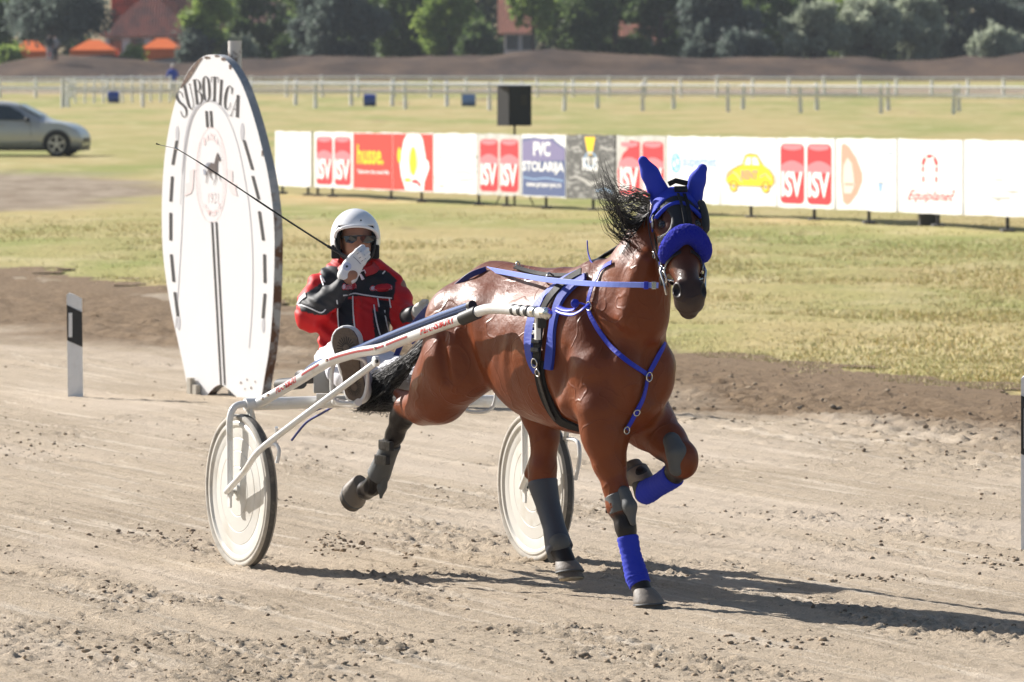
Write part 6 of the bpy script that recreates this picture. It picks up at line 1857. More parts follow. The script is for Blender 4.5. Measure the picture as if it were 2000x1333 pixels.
# reins from the bit to the hands of the driver
rr_ = empty('reins', tuple(Jw(950, 540, -.2)), 'pale blue driving reins running from the bit along the back to the hands', 'reins')
def ribbon(name, pts, wd, m, parent, nrm=(0, -1, 0), th=.003, k=8):
    P = spline(pts, k); mb = MB(); nn = [Vector(nrm) if not callable(nrm) else nrm(i / len(P)) for i in range(len(P))]
    lay_strap(mb, P, nn, wd, 0, th, 1); return mb.build(name, m, parent)
bitp = K(.44, -.082, -.085)
ribbon('rein', [Jw(1286, 558, -.2), Jw(1252, 557, -.25), Jw(1160, 555, -.30), Jw(1070, 547, -.22), Jw(1005, 536, -.14), Jw(950, 526, -.08)], .024, M_BR, rr_)
ribbon('rein', [Jw(950, 526, -.10), Jw(918, 538, -.16), Jw(890, 560, -.18), Jw(862, 583, -.18), JS(826, 612, -.06), JS(790, 660, -.02), JS(772, 700, -.04)], .026, M_NAVY, rr_)
ribbon('rein', [Jw(892, 566, -.16), Jw(862, 588, -.17), JS(838, 616, -.05), JS(816, 650, -.02), JS(800, 668, -.02)], .040, M_NAVY, rr_)
ribbon('rein', [K(.44, .082, -.085), Jw(1240, 540, .26), Jw(1120, 538, .14), Jw(1010, 526, .05), Jw(952, 525, .02)], .022, M_BR, rr_)
for q in ((1262, 558), (1277, 558)): MB().box(Jw(*q, -.245), (.010, .006, .016), bev=.002).build('rein_keeper', M_STEEL if q[0] > 1270 else M_BS, rr_)
MB().box(Jw(862, 584, .02), (.02, .01, .03), bev=.004).build('rein_handhold', M_NAVY, rr_)

# ================================================================== SULKY
M_SW = mat('sulky_white', (.74, .74, .72), .28, coat=.4, var=(7, (.60, .57, .50), .56, .72)); M_DISC = mat('wheel_disc', (.60, .59, .55), .4, var=(5, (.47, .43, .36), .5, .75)); M_TYRE = mat('dusty_tyre', (.085, .080, .072), .8, var=(14, (.20, .175, .145), .5, .72)); M_TYREW = mat('dusty_tyre_wall', (.40, .37, .32), .8, var=(14, (.24, .22, .19), .45, .7))
M_TB = mat('blue_metal_tube', srgb(44, 72, 120), .25, metal=.6, coat=.5); M_RS = mat('dark_red_stripe', srgb(150, 40, 45), .45); M_BK = mat('black_grip', (.02, .02, .02), .5); M_LTR = mat('red_lettering', srgb(205, 35, 35), .45)
sk = empty('sulky', tuple(SO), 'white two wheeled racing sulky with solid disc wheels', 'sulky')
WR = .364; WW = .78
def wheel(v, dz):
    c = S3(0, v, WR + dz); sd = -1 if v < 0 else 1
    mb = MB(); pr = [(-.019, WR - .030), (-.026, WR - .018), (-.024, WR - .006), (-.012, WR), (.012, WR), (.024, WR - .006), (.026, WR - .018), (.019, WR - .030)]
    mb.lathe(c, SV, pr, 80, close=True)
    w_ = mb.build('wheel', M_TYRE, sk, smooth=True)
    for o_ in (-1, 1):
        mb = MB(); mb.lathe(c, SV * o_, [(.0198, WR - .031), (.0272, WR - .020), (.0272, WR - .014), (.0248, WR - .005), (.0140, WR + .0004)], 80); mb.build('tyre_wall', M_TYREW, w_, smooth=True)
        mb = MB(); mb.lathe(c, SV * o_, [(.030, .0), (.030, .035), (.022, .04), (.0215, .115), (.0195, .118), (.0210, .121), (.0185, .19), (.0165, .192), (.0180, .195), (.0150, .25), (.0135, .252), (.0148, .255), (.0150, WR - .062), (.0240, WR - .052), (.0245, WR - .040), (.0180, WR - .030)], 80)
        mb.build('disc', M_DISC, w_, smooth=True, angle=25)
    MB().lathe(c, SV, [(-.065, .001), (-.065, .012), (.065, .012), (.065, .001)], 16).build('axle', M_STEEL, w_)
    mb = MB(); 
    for k in range(2):
        pass
    return c
cl = wheel(-WW, .003); cr = wheel(WW, -.030)
# bolt ends for the hub, valve
def tb(name, pts, r, m=M_SW, n=12, sm=6, parent=None, sq=None, up=None):
    return MB().tube(spline(pts, sm) if sm else pts, r, n, sq=sq, up=up).build(name, m, parent or sk, smooth=True, angle=50)
for sd, c in ((-1, cl), (1, cr)):
    dz = c.z - WR
    T = .775 + dz
    o = .058
    for q, nm in ((sd * (WW + o), 'outer_fork'), (sd * (WW - o), 'inner_fork')):
        pts = [S3(.0, sd * (WW - .02), T), S3(-.0, sd * WW + (q - sd * WW) * .55, T - .012), S3(.0, q, T - .07), S3(.0, q, T - .2), S3(0, q, c.z + .1), S3(0, q, c.z - .02)]
        f = tb(nm, pts, .0165)
        MB().box(S3(0, q, c.z - .035), (.016, .006, .042), (SU, SV, Z), bev=.005).build('dropout', M_SW, f)
        MB().lathe(S3(0, q, c.z), SV * (1 if q > 0 else -1), [(0, .016), (.012, .016), (.014, .008), (.014, 0)], 12).build('axle_nut', M_BK, f)
    MB().tube([S3(0, sd * (WW - .058), T - .055), S3(0, sd * (WW + .058), T - .055)], .007, 8).build('fork_bridge', M_SW, sk)
    MB().box(S3(0, sd * (WW - .045), T - .06), (.024, .008, .065), (SU, SV, Z), bev=.006).build('gusset', M_SW, sk)
# cross bar
tb('cross_bar', [S3(0, -WW + .02, .775), S3(0, -.4, .775), S3(0, 0, .775), S3(0, .4, .760), S3(0, WW - .02, .745)], .030)
# near shaft
VS = -.62
sh = [(503, 789, -.70), (540, 768, -.66), (580, 745, -.62), (615, 723, -.60), (650, 704, -.59), (700, 689, -.57), (745, 681, -.545), (790, 664, -.52), (850, 641, -.49), (905, 622, -.46)]
SHP = [JS(*p) for p in sh]
shaft = tb('shaft', SHP, .0245, n=16)
tip = [(905, 622, -.46), (930, 611, -.44), (948, 605, -.43), (972, 603, -.42), (1010, 606, -.40), (1045, 610, -.385), (1062, 612, -.378)]
TIP = [JS(*p) for p in tip]
stip = tb('shaft_tip', TIP, .0245, n=16)
tb('shaft_clamp', [JS(903, 623, -.46), JS(933, 610, -.438)], .031, M_BK, sm=0)
for k in range(4):
    x = 1004 + k * 13
    tb('tip_ring', [JS(x, 605.5 + k * 1.2, -.402 + k * .004), JS(x + 5, 606 + k * 1.2, -.400 + k * .004)], .0262, M_BK if k < 3 else M_STEEL, sm=0)
MB().lathe(TIP[-1], (TIP[-1] - TIP[-2]), [(0, .026), (.03, .027), (.034, .018), (.034, 0)], 20).build('tip_cap', M_STEEL, sk, smooth=True, angle=40)
MB().box(JS(1050, 640, -.375), (.010, .012, .055), (SU, SV, Z), bev=.004).build('shaft_bracket', M_SW, sk)
MB().box(JS(1056, 628, -.36), (.02, .02, .03), (SU, SV, Z), bev=.006).build('bracket_block', M_BK, sk)
# stripe and lettering on the shaft, raised a little off its near side
camdir = (CAMP - SHP[5]).normalized()
def on_shaft(P, t, off, side=0.0):
    """point on the camera side of a shaft line: t along (pixels list index), side upward offset"""
    i = min(int(t), len(P) - 2); f = t - i; p = P[i].lerp(P[i + 1], f); d = (P[i + 1] - P[i]).normalized()
    sdv = d.cross(-SV).normalized(); sdv = sdv if sdv.z > 0 else -sdv
    nr = d.cross(sdv); nr = nr if nr.dot(-SV) > 0 else -nr
    a = side / .0245
    return p + (nr * math.cos(a) + sdv * math.sin(a)) * (.0245 + off)
fineS = spline(SHP, 8)
def stripe(t0, t1, s0, s1):
    mb = MB(); n = 16; vs = []
    for i in range(n + 1):
        t = (t0 + (t1 - t0) * i / n) * 8
        for k in range(4): vs.append(on_shaft(fineS, t, .0012, s0 + (s1 - s0) * k / 3))
    mb.add(vs, [(i * 4 + k, i * 4 + k + 1, (i + 1) * 4 + k + 1, (i + 1) * 4 + k) for i in range(n) for k in range(3)])
    mb.build('stripe', M_RS, shaft)
stripe(2.5, 3.5, -.003, .009); stripe(4.05, 6.3, -.003, .009); stripe(6.4, 7.25, -.003, .009)
def shaft_text(t0, t1):
    mb = MB(); v, f, _ = text2d('PENNSBURY', .035)
    mb.add([on_shaft(fineS, (t0 + (t1 - t0) * a) * 8, .002, -.014 + .030 * b_) for a, b_ in v], f)
    mb.build('lettering', M_LTR, shaft)
shaft_text(1.15, 2.2); shaft_text(7.65, 8.75)
for (x, y, v) in ((522, 779, -.69), (533, 772, -.68), (565, 755, -.64), (648, 704, -.6), (742, 681, -.55)):
    q = JS(x, y, v) - SV * .02; MB().lathe(q, -SV, [(0, .008), (.010, .008), (.010, 0)], 10).build('bolt', M_STEEL, sk)
# stay from hub to shaft
HUBL = S3(0, -WW - .075, cl.z)
tb('stay', [HUBL, JS(478, 920, -.86), JS(505, 882, -.86), JS(560, 838, -.80), JS(640, 778, -.70), JS(736, 707, -.575)], .0155)
MB().lathe(JS(738, 706, -.60), -SV, [(0, .024), (.02, .024), (.024, .015), (.024, 0)], 18).build('stay_bolt', M_SW, sk, smooth=True, angle=40)
MB().lathe(JS(738, 706, -.63), -SV, [(0, .008), (.012, .008), (.012, 0)], 8).build('bolt', M_BK, sk)
tb('stay_bracket', [JS(520, 872, -.80), JS(536, 868, -.77), JS(545, 880, -.76), JS(541, 905, -.77)], .0095)
tb('stay_bracket', [JS(536, 868, -.77), JS(540, 850, -.76), JS(540, 835, -.77)], .0085)
# far side shaft with its stay, mostly hidden by the horse
FS = [S3(0, .70, .76), S3(.25, .62, .86), S3(.6, .56, .97), S3(1.2, .50, 1.12), S3(1.6, .45, 1.22), S3(2.0, .36, 1.25)]
tb('shaft', FS, .0245)
tb('stay', [S3(0, WW + .075, cr.z), S3(.28, .80, cr.z + .26), S3(.70, .58, .98)], .0155)
tb('stay', [S3(0, WW - .075, cr.z), S3(.22, .66, cr.z + .20), S3(.50, .58, .93)], .0155)
tb('stay_bracket', [S3(.27, .80, cr.z + .25), S3(.40, .80, cr.z + .24), S3(.42, .80, cr.z + .16), S3(.38, .80, cr.z + .06)], .010)
# blue tube above the near shaft
BT = [JS(597, 731, -.50), JS(618, 714, -.50), JS(650, 703, -.49), JS(700, 683, -.47), JS(780, 650, -.45), JS(860, 619, -.43), JS(922, 597, -.41)]
bt = tb('hand_tube', BT, .0205, M_TB, n=16)
tb('tube_end', [BT[-1] - (BT[-1] - BT[-2]).normalized() * .02, BT[-1] + (BT[-1] - BT[-2]).normalized() * .006], .023, M_BK, sm=0)
tb('tube_clamp', [JS(914, 602, -.415), JS(916, 620, -.45)], .010, M_STEEL, sm=0)
# seat
SE = S3(-.35, .0, .86)
MB().tube([SE - SV * .24 - SU * .10 + Z * .01, SE + SV * .24 - SU * .10 + Z * .01], .075, 16, sq=(1.6, .45), up=Z).build('seat', mat('seat_pad', (.03, .03, .035), .5), sk, smooth=True)
MB().box(SE + SU * .12 - Z * .03, (.14, .16, .012), (SU, SV, Z), bev=.006).build('seat_base', M_SW, sk)
for s_ in (-1, 1): tb('seat_stay', [S3(0, s_ * .16, .775), S3(-.15, s_ * .15, .80), S3(-.38, s_ * .14, .83)], .013)
tb('roll_grip', [JS(546, 752, -.32), JS(588, 748, -.38)], .030, M_BK, sm=0)
# stirrups
def stirrup(cpx, cpy, v, nm='stirrup'):
    c = JS(cpx, cpy, v); h = .10; w2 = .082
    X = Vector((1, 0, 0)); pts = []
    for (a, b_) in ((-1, -.6), (-1, .4), (-.75, .9), (-.3, 1.05), (.6, 1.0), (.95, .7), (1, -.1), (.8, -.8), (.3, -1.05), (-.5, -1.05), (-.85, -.9)): pts.append(c + X * a * w2 + Z * b_ * h)
    P = spline(pts, 5, closed=True); P.append(P[0])
    MB().tube(P, .0095, 8, cap=False).build(nm, M_SW, sk, smooth=True)
stirrup(683, 743, -.50)
stirrup(936, 762, .45)
MB().box(JS(650, 745, -.38), (.09, .05, .055), (Vector((1, 0, 0)), Vector((0, 1, 0)), Z), bev=.01).build('foot_box', mat('grey_plate', (.34, .34, .33), .5), sk)
MB().box(JS(632, 776, -.38), (.035, .02, .018), bev=.006).build('foot_catch', M_SW, sk)
tb('foot_rail', [S3(0, -.30, .775), JS(690, 790, -.45), JS(700, 786, -.48)], .018)
tb('loose_cord', [JS(655, 792, -.2), JS(628, 808, -.2), JS(598, 826, -.2), JS(570, 860, -.2)], .006, M_NAVY)
tb('loose_cord', [JS(640, 794, -.2), JS(612, 804, -.2), JS(585, 820, -.2)], .005, M_NAVY)
# ================================================================== DRIVER
dr = S3(-.35, 0, 0)
DY = 27.47
def D(px, py, dy=0.0): return tuple(W(px, py, DY + dy))
db = Body()
# head and neck, bare skin of wrist
hc_ = D(697, 468, 0)
db.ell(D(698, 462, .02), (.078, .098, .105), .03)
db.ell(D(699, 482, -.03), (.062, .065, .070), .03)
db.cone(D(699, 476, -.09), D(700, 487, -.105), .012, .017, .015)        # nose
db.cone(D(684, 470, -.075), D(714, 470, -.075), .020, .020, .02)         # brow
db.cone(D(688, 487, -.07), D(712, 487, -.07), .028, .028, .025)           # cheeks
db.ell(D(700, 503, -.062), (.030, .025, .022), .02)
db.cone(D(692, 497, -.086), D(708, 497, -.086), .009, .009, .008)         # mouth
for s_ in (-1, 1): db.ell(D(698 + s_ * 33, 474, .02), (.012, .022, .032), .01)
db.chain([D(698, 495, .03), D(700, 525, .04)], [.06, .065], .03)
# torso, arms, legs under the clothes
TS = [(697, 545, .05), (695, 600, .0), (690, 655, -.08), (692, 705, -.14)]
db.chain([D(a, b_, c) for a, b_, c in TS], [.12, .12, .115, .125], .05, sq=((0, 1, 0), .6))
RA = [(622, 560, .0), (604, 618, -.10), (668, 560, -.22), (688, 536, -.24)]
LA = [(772, 562, .0), (790, 620, -.13), (815, 612, -.34), (832, 604, -.40)]
db.chain([D(*p) for p in RA], [.055, .046, .032, .028], .02)
db.chain([D(*p) for p in LA], [.055, .046, .034, .030], .02)
RL = [(672, 712, -.15), (655, 706, -.50), (676, 740, -.86)]
LL = [(715, 715, -.15), (790, 735, -.50), (905, 770, -.95)]
db.chain([D(*p) for p in RL], [.085, .065, .045], .03)
db.chain([D(*p) for p in LL], [.085, .065, .045], .03)
M_SKIN = mat('skin', (.36, .17, .105), .5, bump=(40, .15), spec=.4)
driver = link('person', db.mesh('person', .009), M_SKIN, org=(dr.x, dr.y, .0), smooth=True)
tag(driver, 'driver in white helmet and red black jacket on the sulky, gloved hand at mouth', 'person')
# jacket
jb = Body()
jb.chain([D(697, 552, .06), D(695, 600, .02), D(691, 650, -.06), D(690, 700, -.13)], [.162, .165, .158, .165], .05, sq=((0, 1, 0), .70))
jb.cone(D(645, 552, .03), D(752, 552, .03), .066, .066, .05)
jb.chain([D(628, 562, .0), D(614, 588, -.06), D(608, 618, -.11)], [.074, .076, .072], .03)
jb.chain([D(607, 618, -.11), D(640, 588, -.18), D(668, 562, -.225)], [.074, .060, .047], .025)
jb.chain([D(766, 565, .0), D(778, 590, -.06), D(786, 618, -.13)], [.070, .064, .060], .03)
jb.chain([D(790, 618, -.13), D(806, 618, -.28)], [.064, .046], .025)
jb.cone(D(676, 522, .03), D(722, 522, .03), .052, .052, .03)
rj = random.Random(4)
WR_ = []
for (a, b_, r_, n_) in (((596, 600, -.12), (630, 640, -.13), .012, 0), ((604, 585, -.10), (640, 612, -.13), .010, 0), ((622, 640, -.12), (640, 700, -.2), .010, 0), ((632, 650, -.14), (655, 700, -.2), .008, 0), ((780, 575, -.06), (805, 605, -.12), .009, 0), ((770, 640, -.14), (745, 700, -.2), .010, 0), ((700, 585, -.14), (705, 690, -.22), .008, 0)):
    jb.cone(D(*a), D(*b_), r_, r_ * .6, .035)
def folds(X):
    x, z = X[..., 0], X[..., 2]
    return (.0065 * np.sin(z * 62 + 3.0 * np.sin(x * 21) + 1.5 * np.sin(z * 23)) * np.clip(.4 + np.sin(x * 17 + z * 9), 0, 1) + .0025 * np.sin(x * 90 + z * 70 + 4 * np.sin(z * 31))).astype(np.float32)
jme = jb.mesh('jacket', .0075, bumpf=folds, smooth=1)
RED_J = np.array(srgb(200, 24, 28)); BLK_J = np.array(srgb(30, 32, 40)); WHT_J = np.array((.72, .72, .72)); GRYJ = np.array(srgb(45, 46, 50))
def inpoly(px, py, poly):
    ins = np.zeros(len(px), bool); n = len(poly)
    for i in range(n):
        x0, y0 = poly[i]; x1, y1 = poly[(i + 1) % n]
        c = ((y0 > py) != (y1 > py)) & (px < (x1 - x0) * (py - y0) / (y1 - y0 + 1e-9) + x0)
        ins ^= c
    return ins
def jacket_colour(me):
    V = verts_of(me).astype(float)
    # the cut of the cloth, laid out in the plane of the chest
    x = 1000 + V[:, 0] * F / DY; y = HY + (HC - V[:, 2]) * F / DY
    front = V[:, 1] < DY + .10
    c = np.tile(RED_J, (len(V), 1))
    yoke = inpoly(x, y, [(622, 520), (640, 572), (652, 590), (668, 577), (698, 577), (745, 582), (770, 584), (775, 545), (758, 530), (720, 520)])
    sl = inpoly(x, y, [(583, 585), (600, 570), (640, 545), (668, 538), (690, 575), (640, 612), (620, 612), (590, 605)])
    p1 = inpoly(x, y, [(658, 582), (690, 582), (694, 650), (664, 650)]); p1b = inpoly(x, y, [(664, 640), (694, 640), (700, 672), (670, 680)])
    p2 = inpoly(x, y, [(738, 584), (764, 586), (762, 610), (770, 665), (735, 668), (730, 620), (728, 600), (738, 606)])
    hem = (y > 662) & (x > 700)
    for m in (yoke & front, p1 & front, p1b & front, p2 & front, hem & front): c[m] = BLK_J
    arm = (V[:, 1] < DY - .02) & sl
    c[arm] = GRYJ
    set_col(me, 'cloth', c)
jacket_colour(jme)
jacket = link('jacket', jme, attr_mat('jacket_cloth', 'cloth', rough=.62, spec=.35, bump=(70, .25, 3, .004)), driver, smooth=True)
def world_bvh(me, parent_loc):
    return BVHTree.FromPolygons([v.co + Vector(parent_loc) for v in me.vertices], [list(p.vertices) for p in me.polygons])
JT = world_bvh(jme, driver.location)
M_PIPE = mat('white_piping', (.72, .72, .74), .5)
for pix in ([(670, 577), (685, 575), (695, 574), (712, 577), (740, 581), (766, 583)], [(658, 586), (660, 620), (663, 650)], [(689, 579), (690, 610), (694, 648)], [(737, 583), (740, 600)], [(730, 596), (734, 625), (742, 655), (748, 664)], [(761, 584), (764, 602)], [(752, 606), (756, 640), (764, 662)], [(583, 596), (600, 600), (615, 606), (628, 611), (636, 604)], [(615, 530), (628, 540), (634, 552)], [(747, 536), (752, 530)]):
    mb = MB(); strap(mb, JT, pix, .0065, .001, .003, 5); mb.build('piping', M_PIPE, jacket)
# chest lettering
M_LOGO = mat('embroidery_red', srgb(190, 25, 45), .6); M_LOGW = mat('embroidery_pale', (.68, .60, .68), .6)
def chest_text(x0, y0, x1, y1):
    def fn(off):
        def g(a, b_):
            px, py = x0 + (x1 - x0) * a, y1 + (y0 - y1) * b_ - 3 * a
            q, nn = cast(JT, px, py); return q + nn * off
        return g
    mb = MB()
    shape(mb, oval(.58, .5, .40, .55, 24), fn(.003), 0)
    shape(mb, oval(.12, .5, .13, .36, 20), fn(.003), 1)
    put_text(mb, 'Camarion', fn(.0042), 0.0, .12, 1.0, .90, .045, 1); put_text(mb, 'Camarion', fn(.0052), 0.0, .12, 1.0, .90, .008, 0)
    mb.build('chest_lettering', [M_LOGO, M_LOGW], jacket)
chest_text(722, 557, 767, 572); chest_text(668, 553, 696, 569)
# sleeve patch, collar, zip pull
mb = MB(); strap(mb, JT, [(582, 592), (590, 583), (598, 576)], .035, .002, .003, 4); mb.build('sleeve_patch', mat('grey_patch', (.30, .30, .32), .6), jacket)
M_REDC = mat('red_collar', srgb(170, 22, 26), .6)
for s_ in (-1, 1):
    mb = MB(); x = 700 + s_ * 26
    P0 = [D(700 + s_ * 12, 532, -.10), D(700 + s_ * 30, 526, -.07), D(700 + s_ * 34, 517, -.02), D(700 + s_ * 30, 512, .06)]
    lay_strap(mb, spline(P0, 5), [Vector((s_ * .4, -.8, .2)).normalized()] * 16, .045, .0, .006); mb.build('collar', M_REDC, jacket)
MB().tube([D(704, 536, -.13), D(709, 546, -.14)], [.005, .008], 8).build('zip_pull', M_LOGW, jacket)
MB().tube([D(700, 532, -.13), D(712, 528, -.12), D(714, 534, -.13)], .003, 6).build('drawcord', M_LOGW, jacket)
# trousers
tb_ = Body()
tb_.ell(D(692, 708, -.12), (.165, .14, .085), .04)
tb_.chain([D(*p) for p in RL], [.105, .085, .062], .03); tb_.chain([D(*p) for p in LL], [.105, .088, .064], .03)
tb_.cone(D(632, 700, -.22), D(660, 712, -.2), .045, .06, .04)
M_TR = mat('white_trousers', (.70, .70, .75), .7, bump=(18, .5, 4, .01))
link('trousers', tb_.mesh('trousers', .010, bumpf=folds), M_TR, driver, smooth=True)
mb = MB(); 
# boots: right foot seen sole first
M_SOLE = mat('boot_sole', (.16, .115, .08), .75, bump=(50, .5)); M_BOOTW = mat('white_boot', (.72, .72, .72), .5); M_GRV = mat('sole_groove', (.035, .028, .022), .8)
def boot(toe, heel, dtoe, nrmv, wd, white=True, name='boot'):
    """toe, heel: world points of the sole; nrmv: outward normal of the sole"""
    toe = Vector(toe); heel = Vector(heel); ax = (toe - heel); L_ = ax.length; ax.normalize(); n_ = Vector(nrmv); n_ = (n_ - ax * n_.dot(ax)).normalized(); sd = ax.cross(n_)
    outl = []
    prof_ = [(0, .30), (.04, .62), (.12, .80), (.25, .82), (.42, .72), (.58, .84), (.72, 1.0), (.84, .98), (.93, .78), (.98, .48), (1, .12)]
    for t, w_ in prof_: outl.append((t * L_, w_ * wd / 2))
    ring_ = [heel + ax * t + sd * w_ for t, w_ in outl] + [heel + ax * t - sd * w_ for t, w_ in reversed(outl)]
    mb = MB(); mb.prism([p - n_ * .022 for p in ring_], n_ * .022)
    so_ = mb.build('sole', M_SOLE, driver, smooth=False)
    g = MB()
    for c_t, rad_ in ((.72, .90), (.18, .7)):
        c = heel + ax * L_ * c_t + n_ * .0012
        for k in range(22):
            a = 2 * math.pi * k / 22; d = ax * math.cos(a) * 1.25 + sd * math.sin(a)
            p0 = c + d * wd * .12; p1 = c + d * wd * .40 * rad_; q = n_.cross(d).normalized() * .0018
            g.add([p0 - q, p1 - q, p1 + q, p0 + q], [(0, 1, 2, 3)])
    g.build('tread', M_GRV, so_)
    b_ = Body()
    b_.chain([heel + ax * L_ * .12 - n_ * .05, heel + ax * L_ * .5 - n_ * .055, heel + ax * L_ * .82 - n_ * .040], [wd * .46, wd * .52, wd * .62], .03)
    b_.chain([heel + ax * L_ * .14 - n_ * .05, heel + ax * L_ * .30 - n_ * .16], [wd * .42, wd * .42], .04)
    def cl_(X, V): return ((X - np.array(heel)) @ np.array(n_) + .020).astype(np.float32)
    link('boot', b_.mesh('boot', .008, clip=cl_), M_BOOTW if white else M_BK, driver, smooth=True)
boot(JS(668, 641, -.50), JS(697, 782, -.46), 0, (-.22, -1, -.02), .122)
boot(JS(950, 742, .42), JS(925, 776, .42), 0, (.5, -.8, -.2), .10, False)
# helmet
hm_ = Body()
def hel(off):
    b_ = Body(); b_.ell(D(694, 462, .03), (.121 + off, .140 + off, .135 + off), .01); b_.ell(D(694, 478, .03), (.116 + off, .130 + off, .125 + off), .02); return b_
hx, hy, hz = D(694, 462, .03)
def helclip(off_face):
    def f(X, V):
        x, y, z = X[..., 0] - hx, X[..., 1] - hy, X[..., 2] - hz
        bottom = -z - .085 + .0 * x
        # face opening
        px_ = np.abs(x - .004); face = np.minimum(np.minimum(.096 - px_ - .25 * np.clip(z, 0, 1), .052 - z - 3.2 * x * x * 0), -y - .02)
        return np.maximum(np.maximum(bottom, face), -(V + .012)).astype(np.float32)
    return f
M_HEL = mat('helmet_white', (.88, .88, .89), .16, coat=.6, spec=.6); M_LIN = mat('helmet_lining', (.015, .014, .013), .8)
hl = link('helmet', hel(0).mesh('helmet', .0065, clip=helclip(0), offset=.0), M_HEL, driver, smooth=True)
def linclip(X, V):
    x, y, z = X[..., 0] - hx, X[..., 1] - hy, X[..., 2] - hz
    face = np.minimum(np.minimum(.076 - np.abs(x - .004), .045 - z), -y - .02)
    return np.maximum(np.maximum(-z - .130 - .0 * x, face), -(V + .030)).astype(np.float32)
link('lining', hel(-.010).mesh('lining', .007, clip=linclip), M_LIN, hl, smooth=True)
# peak edge, side straps
pk = [W(694 + a, b_, DY - .10 + c) for a, b_, c in ((-40, 466, .06), (-36, 452, .02), (-22, 445, -.015), (0, 442, -.03), (22, 444, -.015), (38, 452, .02), (44, 465, .06))]
MB().tube(spline(pk, 5), .008, 8).build('helmet_rim', M_HEL, hl, smooth=True)
for s_ in (-1, 1):
    MB().tube(spline([D(694 + s_ * 40, 462, -.04), D(695 + s_ * 36, 485, -.06), D(697 + s_ * 28, 503, -.07), D(700 + s_ * 8, 518, -.075)], 5), [.012] * 16, 8, sq=(1, .5)).build('chin_strap', M_BLKL, hl, smooth=True)
    MB().box(D(694 + s_ * 38, 492, -.02), (.022, .03, .034), bev=.01).build('ear_flap', M_LIN, hl)
MB().lathe(D(664, 494, -.075), (0, -1, 0), [(0, .006), (.006, .006), (.006, 0)], 10).build('strap_stud', M_STEEL, hl)
MB().lathe(W(705, 431, DY - .103), (0, -1, .3), [(0, .0042), (.003, .0042), (.003, 0)], 10).build('helmet_stud', M_BK, hl)
# sunglasses
M_LENS = mat('dark_lens', (.012, .014, .022), .05, spec=.9)
sgl = MB()
for (x0, x1) in ((672, 698), (704, 731)):
    c = [(x0, 462), ((x0 + x1) / 2, 460), (x1, 462), (x1 + (-1 if x0 < 700 else 0), 470), ((x0 * .4 + x1 * .6), 476), (x0 + 4, 474), (x0, 468)]
    dpt = [.0, -.02, -.025, -.025, -.02, -.01, .0] if x0 < 700 else [-.025, -.02, .0, .0, -.01, -.02, -.025]
    sgl.prism([W(a, b_, DY - .105 + d) for (a, b_), d in zip(c, dpt)], (0, .004, 0))
gl = sgl.build('sunglasses', M_LENS, driver)
MB().tube([W(671, 463, DY - .10), W(700, 461, DY - .133), W(732, 463, DY - .10)], .0035, 8).build('glasses_frame', M_BK, gl, smooth=True)
for s_ in (-1, 1): MB().tube([W(701 + s_ * 30, 464, DY - .10), W(700 + s_ * 34, 467, DY - .0)], .003, 6).build('temple', M_BK, gl)
# right hand in white glove at the mouth: palm, four fingers, thumb
M_GLV = mat('white_glove', (.76, .76, .78), .6, bump=(30, .4, 3, .004)); M_SEAM = mat('glove_seam', (.22, .23, .27), .7); M_BADGE = mat('glove_badge', (.50, .55, .75), .6)
gb = Body()
gy = -.235
gb.chain([D(676, 534, gy), D(683, 524, gy), D(692, 508, gy)], [.030, .036, .036], .02, sq=((0, 1, 0), .62))
gb.chain([D(688, 540, gy + .01), D(697, 518, gy)], [.028, .032], .02, sq=((0, 1, 0), .6))
FG = [[(686, 503, gy), (698, 490, gy - .012), (707, 483, gy + .01), (710, 482, gy + .03)], [(692, 507, gy - .002), (705, 496, gy - .018), (714, 488, gy + .005), (718, 487, gy + .03)], [(698, 511, gy), (709, 502, gy - .016), (717, 495, gy + .006), (720, 494, gy + .03)], [(701, 518, gy + .004), (711, 510, gy - .010), (718, 503, gy + .008), (720, 502, gy + .026)]]
for i, f_ in enumerate(FG): gb.chain([D(*p) for p in f_], [.0125, .0122, .0112, .0095], .0035)
gb.chain([D(690, 534, gy + .03), D(700, 524, gy + .055), D(709, 514, gy + .075), D(714, 508, gy + .085)], [.018, .015, .013, .011], .008)
gb.cone(D(672, 538, gy + .005), D(684, 543, gy + .005), .033, .031, .01)
gl_me = gb.mesh('glove', .0045, smooth=1)
glove = link('glove', gl_me, M_GLV, driver, smooth=True)
GT = world_bvh(gl_me, driver.location)
for pix in ([(690, 502), (697, 508), (704, 516)], [(697, 497), (706, 491)], [(701, 505), (712, 498)], [(706, 511), (714, 505)]):
    mb = MB(); strap(mb, GT, pix, .003, .0004, .0012, 4); mb.build('glove_seam', M_SEAM, glove)
q, nn = cast(GT, 678, 521); MB().lathe(q - nn * .002, nn, [(0, .020), (.005, .020), (.006, .018), (.006, 0)], 20).build('glove_badge', M_BADGE, glove)
MB().lathe(q + nn * .004, nn, [(0, .006), (.003, .006), (.003, 0)], 12).build('badge_mark', mat('badge_dark', (.02, .025, .06), .5), glove)
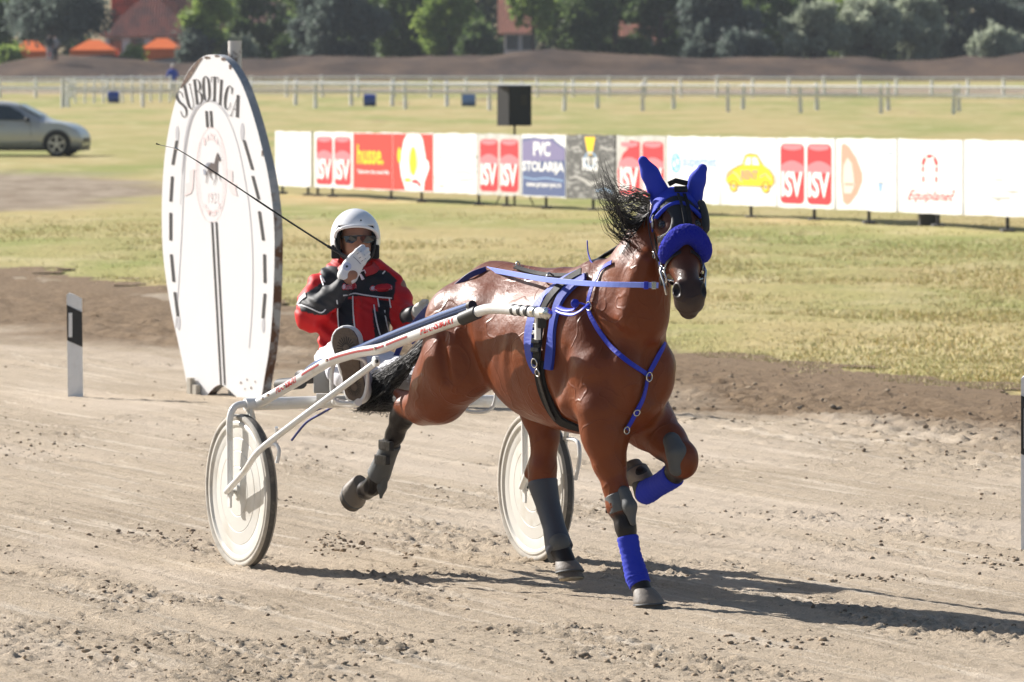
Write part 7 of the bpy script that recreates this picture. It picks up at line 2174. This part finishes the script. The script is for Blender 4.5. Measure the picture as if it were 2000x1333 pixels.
# left hand gripping the reins: palm, fingers curled round them, thumb
g2 = Body(); hxp = (822, 606, -.40)
M_GL2 = mat('pale_glove', (.50, .48, .42), .65, bump=(40, .5, 3, .004))
g2.chain([D(812, 612, -.34), D(822, 607, -.385), D(830, 603, -.40)], [.030, .036, .034], .015, sq=((0, 1, 0), .75))
for i in range(4):
    y_ = 596 + i * 6.2
    g2.chain([D(828, y_ + 1, -.40), D(836, y_ - 1, -.425), D(836, y_ + 2, -.455), D(829, y_ + 3, -.462)], [.0115, .0112, .0105, .0095], .003)
g2.chain([D(820, 596, -.40), D(827, 590, -.43), D(834, 589, -.455)], [.014, .012, .0105], .006)
link('glove', g2.mesh('glove', .005, smooth=1), M_GL2, driver, smooth=True)['label'] = 'pale glove gripping the reins'
MB().tube([D(796, 619, -.25), D(806, 615, -.30), D(815, 611, -.35)], [.044, .043, .035], 16).build('glove_cuff', M_BK, driver, smooth=True)
# cuff of the raised arm
MB().tube([D(664, 565, -.218), D(672, 557, -.228)], [.046, .041], 16).build('sleeve_cuff', mat('cuff', (.03, .03, .034), .7), driver, smooth=True)

# whip
wp = empty('whip', D(690, 505, -.2), 'long thin black whip held in the raised glove pointing up to the left', 'whip')
P = [Vector(D(694, 512, -.20)), Vector(D(648, 486, -.24)), Vector(D(560, 430, -.2)), Vector(D(450, 357, -.1)), Vector(D(380, 312, .0)), Vector(D(345, 291, .05))]
MB().tube(spline(P, 6), [.0052] * 8 + [.0046] * 8 + [.0034] * 8 + [.0024] * 7, 8).build('stock', M_BK, wp, smooth=True)
MB().tube([Vector(D(694, 512, -.20)), Vector(D(640, 481, -.24))], .0075, 10).build('handle', M_BLKL, wp, smooth=True)
MB().tube(spline([P[-1], Vector(D(328, 287, .06)), Vector(D(314, 284, .06))], 4), .0018, 6).build('lash', M_STEEL, wp)
MB().tube([Vector(D(314, 284, .06)), Vector(D(305, 281, .06))], [.003, .009], 6, sq=(1, .5)).build('popper', M_BK, wp)
MB().tube([Vector(D(348, 293, .05)), Vector(D(342, 290, .05))], .005, 8).build('ferrule', M_STEEL, wp)

# ================================================================== AIR
hz = bpy.data.meshes.new('haze')
bmz = bmesh.new(); bmesh.ops.create_cube(bmz, size=1); bmz.to_mesh(hz); bmz.free()
ho = bpy.data.objects.new('haze', hz); COL.objects.link(ho)
ho.scale = (470, 570, 26); ho.location = (0, 265, 11.0)
mh = bpy.data.materials.new('haze_air'); mh.use_nodes = True
nh = mh.node_tree.nodes; nh.remove(nh['Principled BSDF'])
pv = nh.new('ShaderNodeVolumePrincipled'); pv.inputs['Color'].default_value = (.80, .86, .95, 1); pv.inputs['Density'].default_value = .00016
mh.node_tree.links.new(pv.outputs[0], nh['Material Output'].inputs['Volume'])
hz.materials.append(mh); ho['kind'] = 'stuff'
